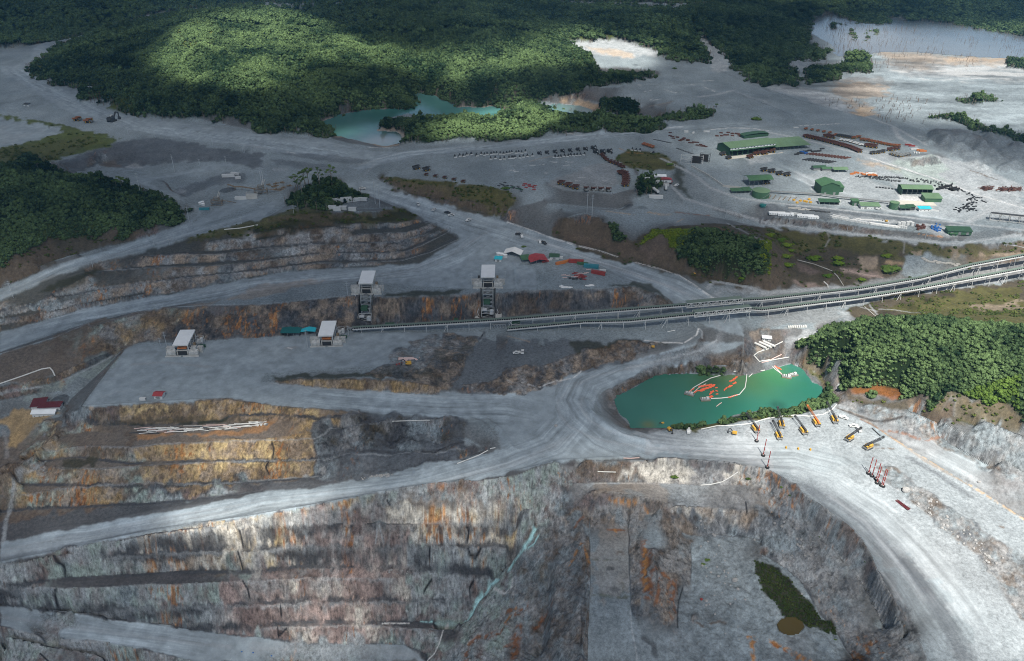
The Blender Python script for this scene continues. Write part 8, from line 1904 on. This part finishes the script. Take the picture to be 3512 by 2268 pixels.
# digger with a white sheet board on the lower platform
o = K_EXCY(at('21:1405,400')[0], R(95), 'orange digger parked in front of a pale ground sheet', None, 1.15)
t = thing('ground_sheet', 'pale pinkish sheet spread on the platform behind the orange digger', 'sheet', at('21:1412,350')[0], R(3)); mb = MB(); mb.box(-14, 14, -4.5, 4.5, .0, .35); part('sheet', mb, 'pipe_pink', t); mb = MB(); mb.box(-14.4, -14, -4.5, 4.5, 0, .9); mb.box(14, 14.4, -4.5, 4.5, 0, .9); part('edge_beam', mb, 'rust_red', t)
blockrow('red_crate', '{o} small red crate from the left beside the orange digger', 'crate', '21:1300,402 1345,388', 3, (2, 2, 1.4), 'red', 'red crates beside the digger')
# white sheets on the crest
for s, a, b, lb in (('12:488,1172', 5, 3, 'small white sheet at the crest edge'), ('12:540,1180', 11, 4.5, 'larger white sheet heap at the crest edge'), ('12:762,1166', 12, 3.5, 'long white sheet heap right along the crest')):
    mb = MB(); [mb.rock((random.uniform(-a * .5, a * .5), random.uniform(-b * .4, b * .4), .3), (a * .35, b * .5, 1.2), k) for k in range(5)]; single('white_sheet', mb, 'canvas', lb, 'sheet', at(s)[0])
# gravel plants at the upper left
def plant(label, s, rz, k=1.0):
    t = thing('gravel_plant', label, 'plant', at(s)[0], rz); mb = MB(); frame_tower(mb, -11 * k, 11 * k, -5 * k, 5 * k, 0, 11 * k, 2, .55); frame_tower(mb, -4 * k, 6 * k, -4 * k, 4 * k, 11 * k, 17 * k, 1, .5); part('frame', mb, 'timber', t)
    mb = MB(); mb.box(-9 * k, 3 * k, -4 * k, 4 * k, 7 * k, 10 * k); mb.prism([(-3 * k, 17.4 * k), (5 * k, 17.4 * k), (3 * k, 12 * k), (-1 * k, 12 * k)], -3 * k, 3 * k, 'y'); part('screen_box', mb, 'steel_grey', t)
    for a, b in (((2, 0, 15), (7, 3, 28)), ((4, 0, 15), (10, 2, 27))): mb = MB(); A = Vector(a) * k; B_ = Vector(b) * k; mb.bar(A, B_, 2.2 * k, .6 * k); mb.bar(A + Vector((0, 0, -1.2 * k)), B_ + Vector((0, 0, -1.2 * k)), .5 * k); part('chute', mb, 'concrete', t)
    mb = MB(); A = Vector((10, 2, 9)) * k; B_ = Vector((38, 6, 2)) * k; mb.bar(A, B_, 1.8 * k, .6 * k); [mb.bar(A + (B_ - A) * f, A + (B_ - A) * f + Vector((0, 0, -(9 - 7 * f) * k)), .4 * k) for f in (.2, .5, .8)]; part('conveyor', mb, 'timber', t); return t
plant('lattice screening plant on the grey gravel pad', '10:1975,432', R(5), .8); plant('tall crushing tower with twin chutes left of the dark knoll', '11:70,335', R(8), .95)
long_thing('belt_conveyor', 'long lattice conveyor rising to the crushing tower', 'conveyor', '10:2075,278 2200,300 2385,330', 2.2, 1.4, 'timber', 6, 1, 'timber')
mb = MB(); frame_tower(mb, -9, 9, -4, 4, 0, 10, 2, .5); mb.box(-9, 9, -4.2, -4.0, 0, 9); single('loading_wall', mb, 'concrete', 'pale retaining wall below the crushing tower', 'wall', at('10:2295,372')[0], R(5))
mb = MB(); [mb.tube([(x, 0, 0), (x, 0, 22)], .8, 8) for x in (0, 3.5)]; single('twin_stack', mb, 'galvanised', 'pair of pale upright stacks behind the crushing tower', 'stack', at('11:72,238')[0])
for i, p in enumerate(spread('11:130,270 330,262', 9, 12)): mb = MB(); mb.box(-5, 5, -1, 1, 0, 1.6); mb.box(-1, 1, -3, 3, 1.6, 2.6); single('machine_part', mb, 'timber', ORD[i] + ' rusty machine part from the left between plant and knoll', 'scrap', p, random.uniform(-.6, .6), 'rusty parts between plant and knoll')
# wrecked machinery at the right
for s, k, lb in (('13:2045,290', 1.0, 'rusty dismantled hopper at the left end of the machine wreckage'), ('13:2200,300', .9, 'rusty lattice wreckage in the middle of the pale field'), ('13:2300,300', 1.0, 'tangle of rusty frames near the right edge')):
    t = thing('scrap_machine', lb, 'scrap machine', at(s)[0], random.uniform(-.5, .5)); mb = MB(); frame_tower(mb, -8 * k, 8 * k, -4, 4, 0, 5 * k, 2, .5); [mb.bar((random.uniform(-18, 18), random.uniform(-8, 8), .5), (random.uniform(-18, 18), random.uniform(-8, 8), random.uniform(1, 7)), random.uniform(.5, 1)) for _ in range(16)]; part('frame', mb, 'tray_brown', t); mb = MB(); mb.box(-9 * k, -4 * k, -4, 3, 0, 6 * k, .8); part('hopper', mb, 'rust_red', t)
t = thing('steel_bridge', 'pale lattice gallery at the right edge beside the sandy cut', 'gantry', at('13:2280,590')[0], R(-18)); mb = MB(); [frame_tower(mb, -34 + 14 * k, -20 + 14 * k, -5, 5, 2, 12, 1, .5) for k in range(5)]; part('frame', mb, 'concrete', t); mb = MB(); mb.box(-34, 36, -3, 3, 12.2, 13); part('deck', mb, 'dark_steel', t)
# red steel rack lying on the pale road, boulders, odd bits
t = thing('steel_rack', 'dark red steel rack lying on the pale road', 'rack', at('33:1225,185')[0], R(-62)); mb = MB(); [mb.bar((-8, y, .5), (8, y, .5), .7) for y in (-1.6, -.5, .6, 1.7)]; part('rail', mb, 'maroon_roof', t); mb = MB(); [mb.bar((x, -2.2, .9), (x, 2.2, .9), .5) for x in (-6, 0, 6)]; part('cross_bar', mb, 'rust_red', t)
for s, r, m_, lb in (('32:1975,840', 3.0, 'rock', 'white angular boulder lying on the grey pit floor'), ('32:2065,1010', 1.4, 'rock', 'small white boulder below the big one'), ('33:350,960', 1.3, 'rock', 'white stone beside the green patch in the pit'), ('32:1685,1005', 1.5, 'red', 'small bright red lump on the pit floor'), ('33:1250,60', 4.0, 'rock', 'pale boulder heap at the road shoulder edge'), ('23:1975,1470', 1.8, 'rock', 'white block on the upper pale haul road'), ('22:440,960', 2.2, 'rock', 'small rock on the plaza'), ('10:905,950', 2, 'rock', 'white stone on the left haul road'), ('30:2100,1460', .9, 'blue', 'left tiny blue marker on the lowest road'), ('30:2200,1468', .9, 'blue', 'middle tiny blue marker on the lowest road'), ('31:155,1495', .9, 'blue', 'right tiny blue marker on the lowest road')):
    mb = MB(); mb.rock((0, 0, r * .4), (r, r * .8, r * .8), len(lb)); single('boulder', mb, m_, lb, 'boulder', at(s)[0])
for i, p in enumerate(spread('33:1240,40 1275,80', 4, 8)): pass
rk = [MB().rock((0, 0, .2), (1, .85, .7), k).mesh('boulder', 'rock') for k in range(4)]
for s, n_, j, lb, g in (('33:1330,80 1460,200 1620,350 1800,500 2050,700', 60, 26, 'pale boulder in the rubble beside the wide pale road', 'boulders beside the pale road'), ('32:1700,400 1800,600 1850,900 1900,1200', 50, 60, 'grey boulder strewn over the pit floor', 'boulders on the pit floor'), ('33:100,300 300,450 500,700', 40, 80, 'grey boulder on the steep slope under the road', 'boulders on the slope under the road'), ('31:1180,770 1350,760', 12, 8, 'pale stone fallen on the wide middle bench', 'stones on the middle bench'), ('21:980,1440 1100,1420 1250,1405', 26, 5, 'pale stone in the berm along the ramp', 'stones along the ramp')):
    for i, p in enumerate(spread(s, n_, j)): o = link('boulder', rk[i % 4], None, p); q = random.uniform(.5, 1.5) ** 1.6; o.scale = (q, q, q); o.rotation_euler.z = random.uniform(0, 6); tag(o, lb, 'boulder', g)
# ---- bushes and single trees
bsh = [tree_mesh('bush', 60 + i, M_LEAF1, tall=.8, lobes=6, trunk=False, cz=.5) for i in range(3)]; bsl = [tree_mesh('bush', 70 + i, M_LIME, tall=.7, lobes=6, trunk=False, cz=.5) for i in range(3)]
for s, r, m_, lb in (('22:1520,1425', 6, 0, 'dense dark green bush on the pale slope above the pit'), ('22:2190,1440', 4, 0, 'dark bush at the end of the white pipe'), ('33:175,30', 2.5, 0, 'green bush at the pit crest corner'), ('33:245,100', 2.0, 0, 'small green bush lower on the crest slope'), ('32:1735,665', 4, 0, 'dark bush in the middle of the pit floor'), ('32:1700,700', 3, 0, 'low bush beside the dark one on the pit floor'), ('33:505,462', 1.6, 0, 'tiny round bush on the slope under the road'), ('33:640,1355', 1.8, 0, 'small dark bush below the muddy pool'), ('33:900,680', 1.4, 0, 'tiny bush at the road shoulder'),
                     ('02:2265,1090', 16, 0, 'dark tree clump alone on the grey fill'), ('02:1520,625', 9, 0, 'small tree clump at the pale terrace edge'), ('11:1015,350', 9, 0, 'round bush at the end of the knoll'), ('11:940,340', 7, 0, 'small round bush at the knoll end'), ('11:2285,290', 10, 0, 'dark bush on the right end of the green mound'), ('12:1475,70', 9, 0, 'dark bush on the right of the grassy mound'), ('12:150,815', 5, 0, 'dark bush beside the white tent'),
                     ('13:75,715', 11, 1, 'lime bush left of three at the forest patch'), ('13:175,760', 11, 1, 'lime bush second along the patch edge'), ('13:235,810', 13, 1, 'lime bush third along the patch edge'), ('13:270,855', 9, 1, 'lime bush at the lower end of the strip'), ('13:225,910', 12, 1, 'upper lime bush of the isolated pair'), ('13:245,990', 12, 1, 'lower lime bush of the isolated pair'), ('13:475,930', 15, 1, 'round lime bush alone on the olive slope'), ('13:695,930', 13, 1, 'upper half of the big lime bush on the slope'), ('13:700,975', 14, 1, 'lower half of the big lime bush on the slope'), ('13:1135,905', 11, 1, 'small lime bush near the sandy cut'), ('13:600,1085', 10, 1, 'lime bush above the conveyor'), ('13:910,1120', 10, 1, 'pale lime bush just above the conveyor'), ('13:1170,1030', 19, 0, 'dark round grove beside the grey slab'), ('12:2130,1105', 7, 1, 'lime bush at the foot of the forest patch')):
    o = link('bush', (bsl if m_ else bsh)[len(lb) % 3], None, at(s)[0]); q = r * .5; o.scale = (q * 1.5, q, q * .7); o.rotation_euler.z = 0; tag(o, lb, 'bush')
def tall_tree(label, s, h, r):
    t = thing('tall_tree', label, 'tree', at(s)[0]); mb = MB(); mb.tube([(0, 0, -1), (.2, 0, h * .45), (-.1, .2, h * .8), (.3, 0, h)], [.7, .5, .35, .15], 7)
    rr = np.random.default_rng(int(h * 10)); tips = []
    for k in range(8): a = k * .8 + rr.uniform(0, .6); z0 = h * rr.uniform(.55, .85); e = Vector((math.cos(a) * r * rr.uniform(.6, 1), math.sin(a) * r * rr.uniform(.6, 1), z0 + h * rr.uniform(.08, .2))); mb.tube([(0, 0, z0), e * .6 + Vector((0, 0, z0 * .4)), e], [.28, .18, .08], 5); tips.append(e)
    part('trunk', mb, M_BARK, t); V = []; F = []; n0 = 0
    for k, e in enumerate(tips + [Vector((0, 0, h))]): v, f = crown_geo(100 + k + int(h), 3, tall=.5, sub=ICO1, rag=.6); q = r * rr.uniform(.28, .45); v = v * q + np.array(e); V.append(v); F.append(f + n0); n0 += len(v)
    link('crown', mesh_np('crown', np.vstack(V), np.vstack(F), M_LEAF1), t); return t
for s, h, r, lb in (('11:385,310', 30, 7, 'leftmost tall bare trunked tree on the dark knoll'), ('11:405,330', 24, 5, 'shorter tree beside the leftmost tall one on the knoll'), ('11:445,370', 36, 6, 'thin tall tree in front of the knoll'), ('11:470,290', 34, 8, 'tall tree in the middle of the knoll top'), ('11:505,285', 36, 8, 'broad topped tall tree on the knoll crest'), ('11:600,270', 32, 7, 'leaning tall tree right of the knoll crest'), ('11:712,248', 32, 8, 'rightmost tall forked tree standing apart on the knoll'), ('10:1110,290', 22, 8, 'tree rising above the right slope of the left dark forest'), ('10:1060,270', 14, 5, 'smaller tree beside the rising one on the left forest'), ('10:920,240', 13, 6, 'round topped tree at the upper rim of the left forest'), ('10:350,120', 16, 9, 'broad tree on the crown of the left forest'),
                  ('02:1900,975', 8, 4, 'lone small tree on the end of the hummock'), ('02:1750,980', 8, 4, 'small tree on the crest end of the hummock')): tall_tree(lb, s, h, r)
# dead drowned trees
def dead(k):
    r = np.random.default_rng(k); mb = MB(); h = 1.0; mb.tube([(0, 0, -.1), (.02, 0, .5), (.0, .03, 1)], [.035, .025, .008], 5)
    for i in range(4): a = r.uniform(0, 6.28); z = r.uniform(.4, .85); mb.tube([(0, 0, z), (math.cos(a) * .16, math.sin(a) * .16, z + .14)], [.016, .006], 4)
    return mb.mesh('dead_tree', M_DRY)
dm = [dead(k) for k in range(4)]
for s, n_, j, h0, h1, lb, g in (('03:590,900 660,960 700,940', 7, 14, 9, 15, 'bare dead tree standing in the pale mud by the dyke', 'dead trees by the dyke'), ('03:1100,1010 1200,990 1300,1000 1400,1010', 60, 45, 7, 16, 'grey dead tree in the drowned clump on the mud flat', 'drowned clump on the mud flat'), ('03:760,970 830,930 960,960 1080,970', 16, 22, 7, 14, 'dead tree spaced along the tan mud flat', 'dead trees on the tan flat')):
    for i, p in enumerate(spread(s, n_, j)): o = link('dead_tree', dm[i % 4], None, p); q = random.uniform(h0, h1); o.scale = (q * 1.6, q * 1.6, q * .8); o.rotation_euler = (random.gauss(0, .08), random.gauss(0, .08), random.uniform(0, 6)); tag(o, lb, 'dead tree', g)
C_DEAD = variants('snag', dm)
def region_mask(s):
    sl_, m = inside(s, 6, 2); A = np.zeros((NV, NU)); A[sl_] = m; return A
dmsk = region_mask('03:600,90 850,210 1150,220 1650,210 2385,340 3000,420 3000,560 2385,520 2000,600 1700,660 1300,690 1000,640 1000,540 700,500 600,420 700,330 620,240') * (.10 + .9 * (fbm(X / 90, Y / 200, 3, 901) > .08)) + region_mask('03:400,150 600,90 850,210 1150,250 1150,160 2385,250 2385,345 1650,215 1180,200 1100,240 850,215 560,250') * .8 + region_mask('03:560,230 900,260 1350,380 1300,430 1000,430 700,400') * 1.2
xx, yy, zz = pick_points(np.clip(dmsk, 0, 1) * inframe, 20.0); scatter('drowned_wood', np.c_[xx, yy, zz], rng_.uniform(7, 17, len(xx)), xx * 0, C_DEAD, 4, .75)
edge = blur((FM['forest'] > .5).astype(float), 4); edge = (edge > .08) * (edge < .6) * (Y > 1200) * inframe
xx, yy, zz = pick_points(edge, 9.0); scatter('edge_snags', np.c_[xx, yy, zz], rng_.uniform(6, 15, len(xx)), xx * 0, C_DEAD, 4, .9)
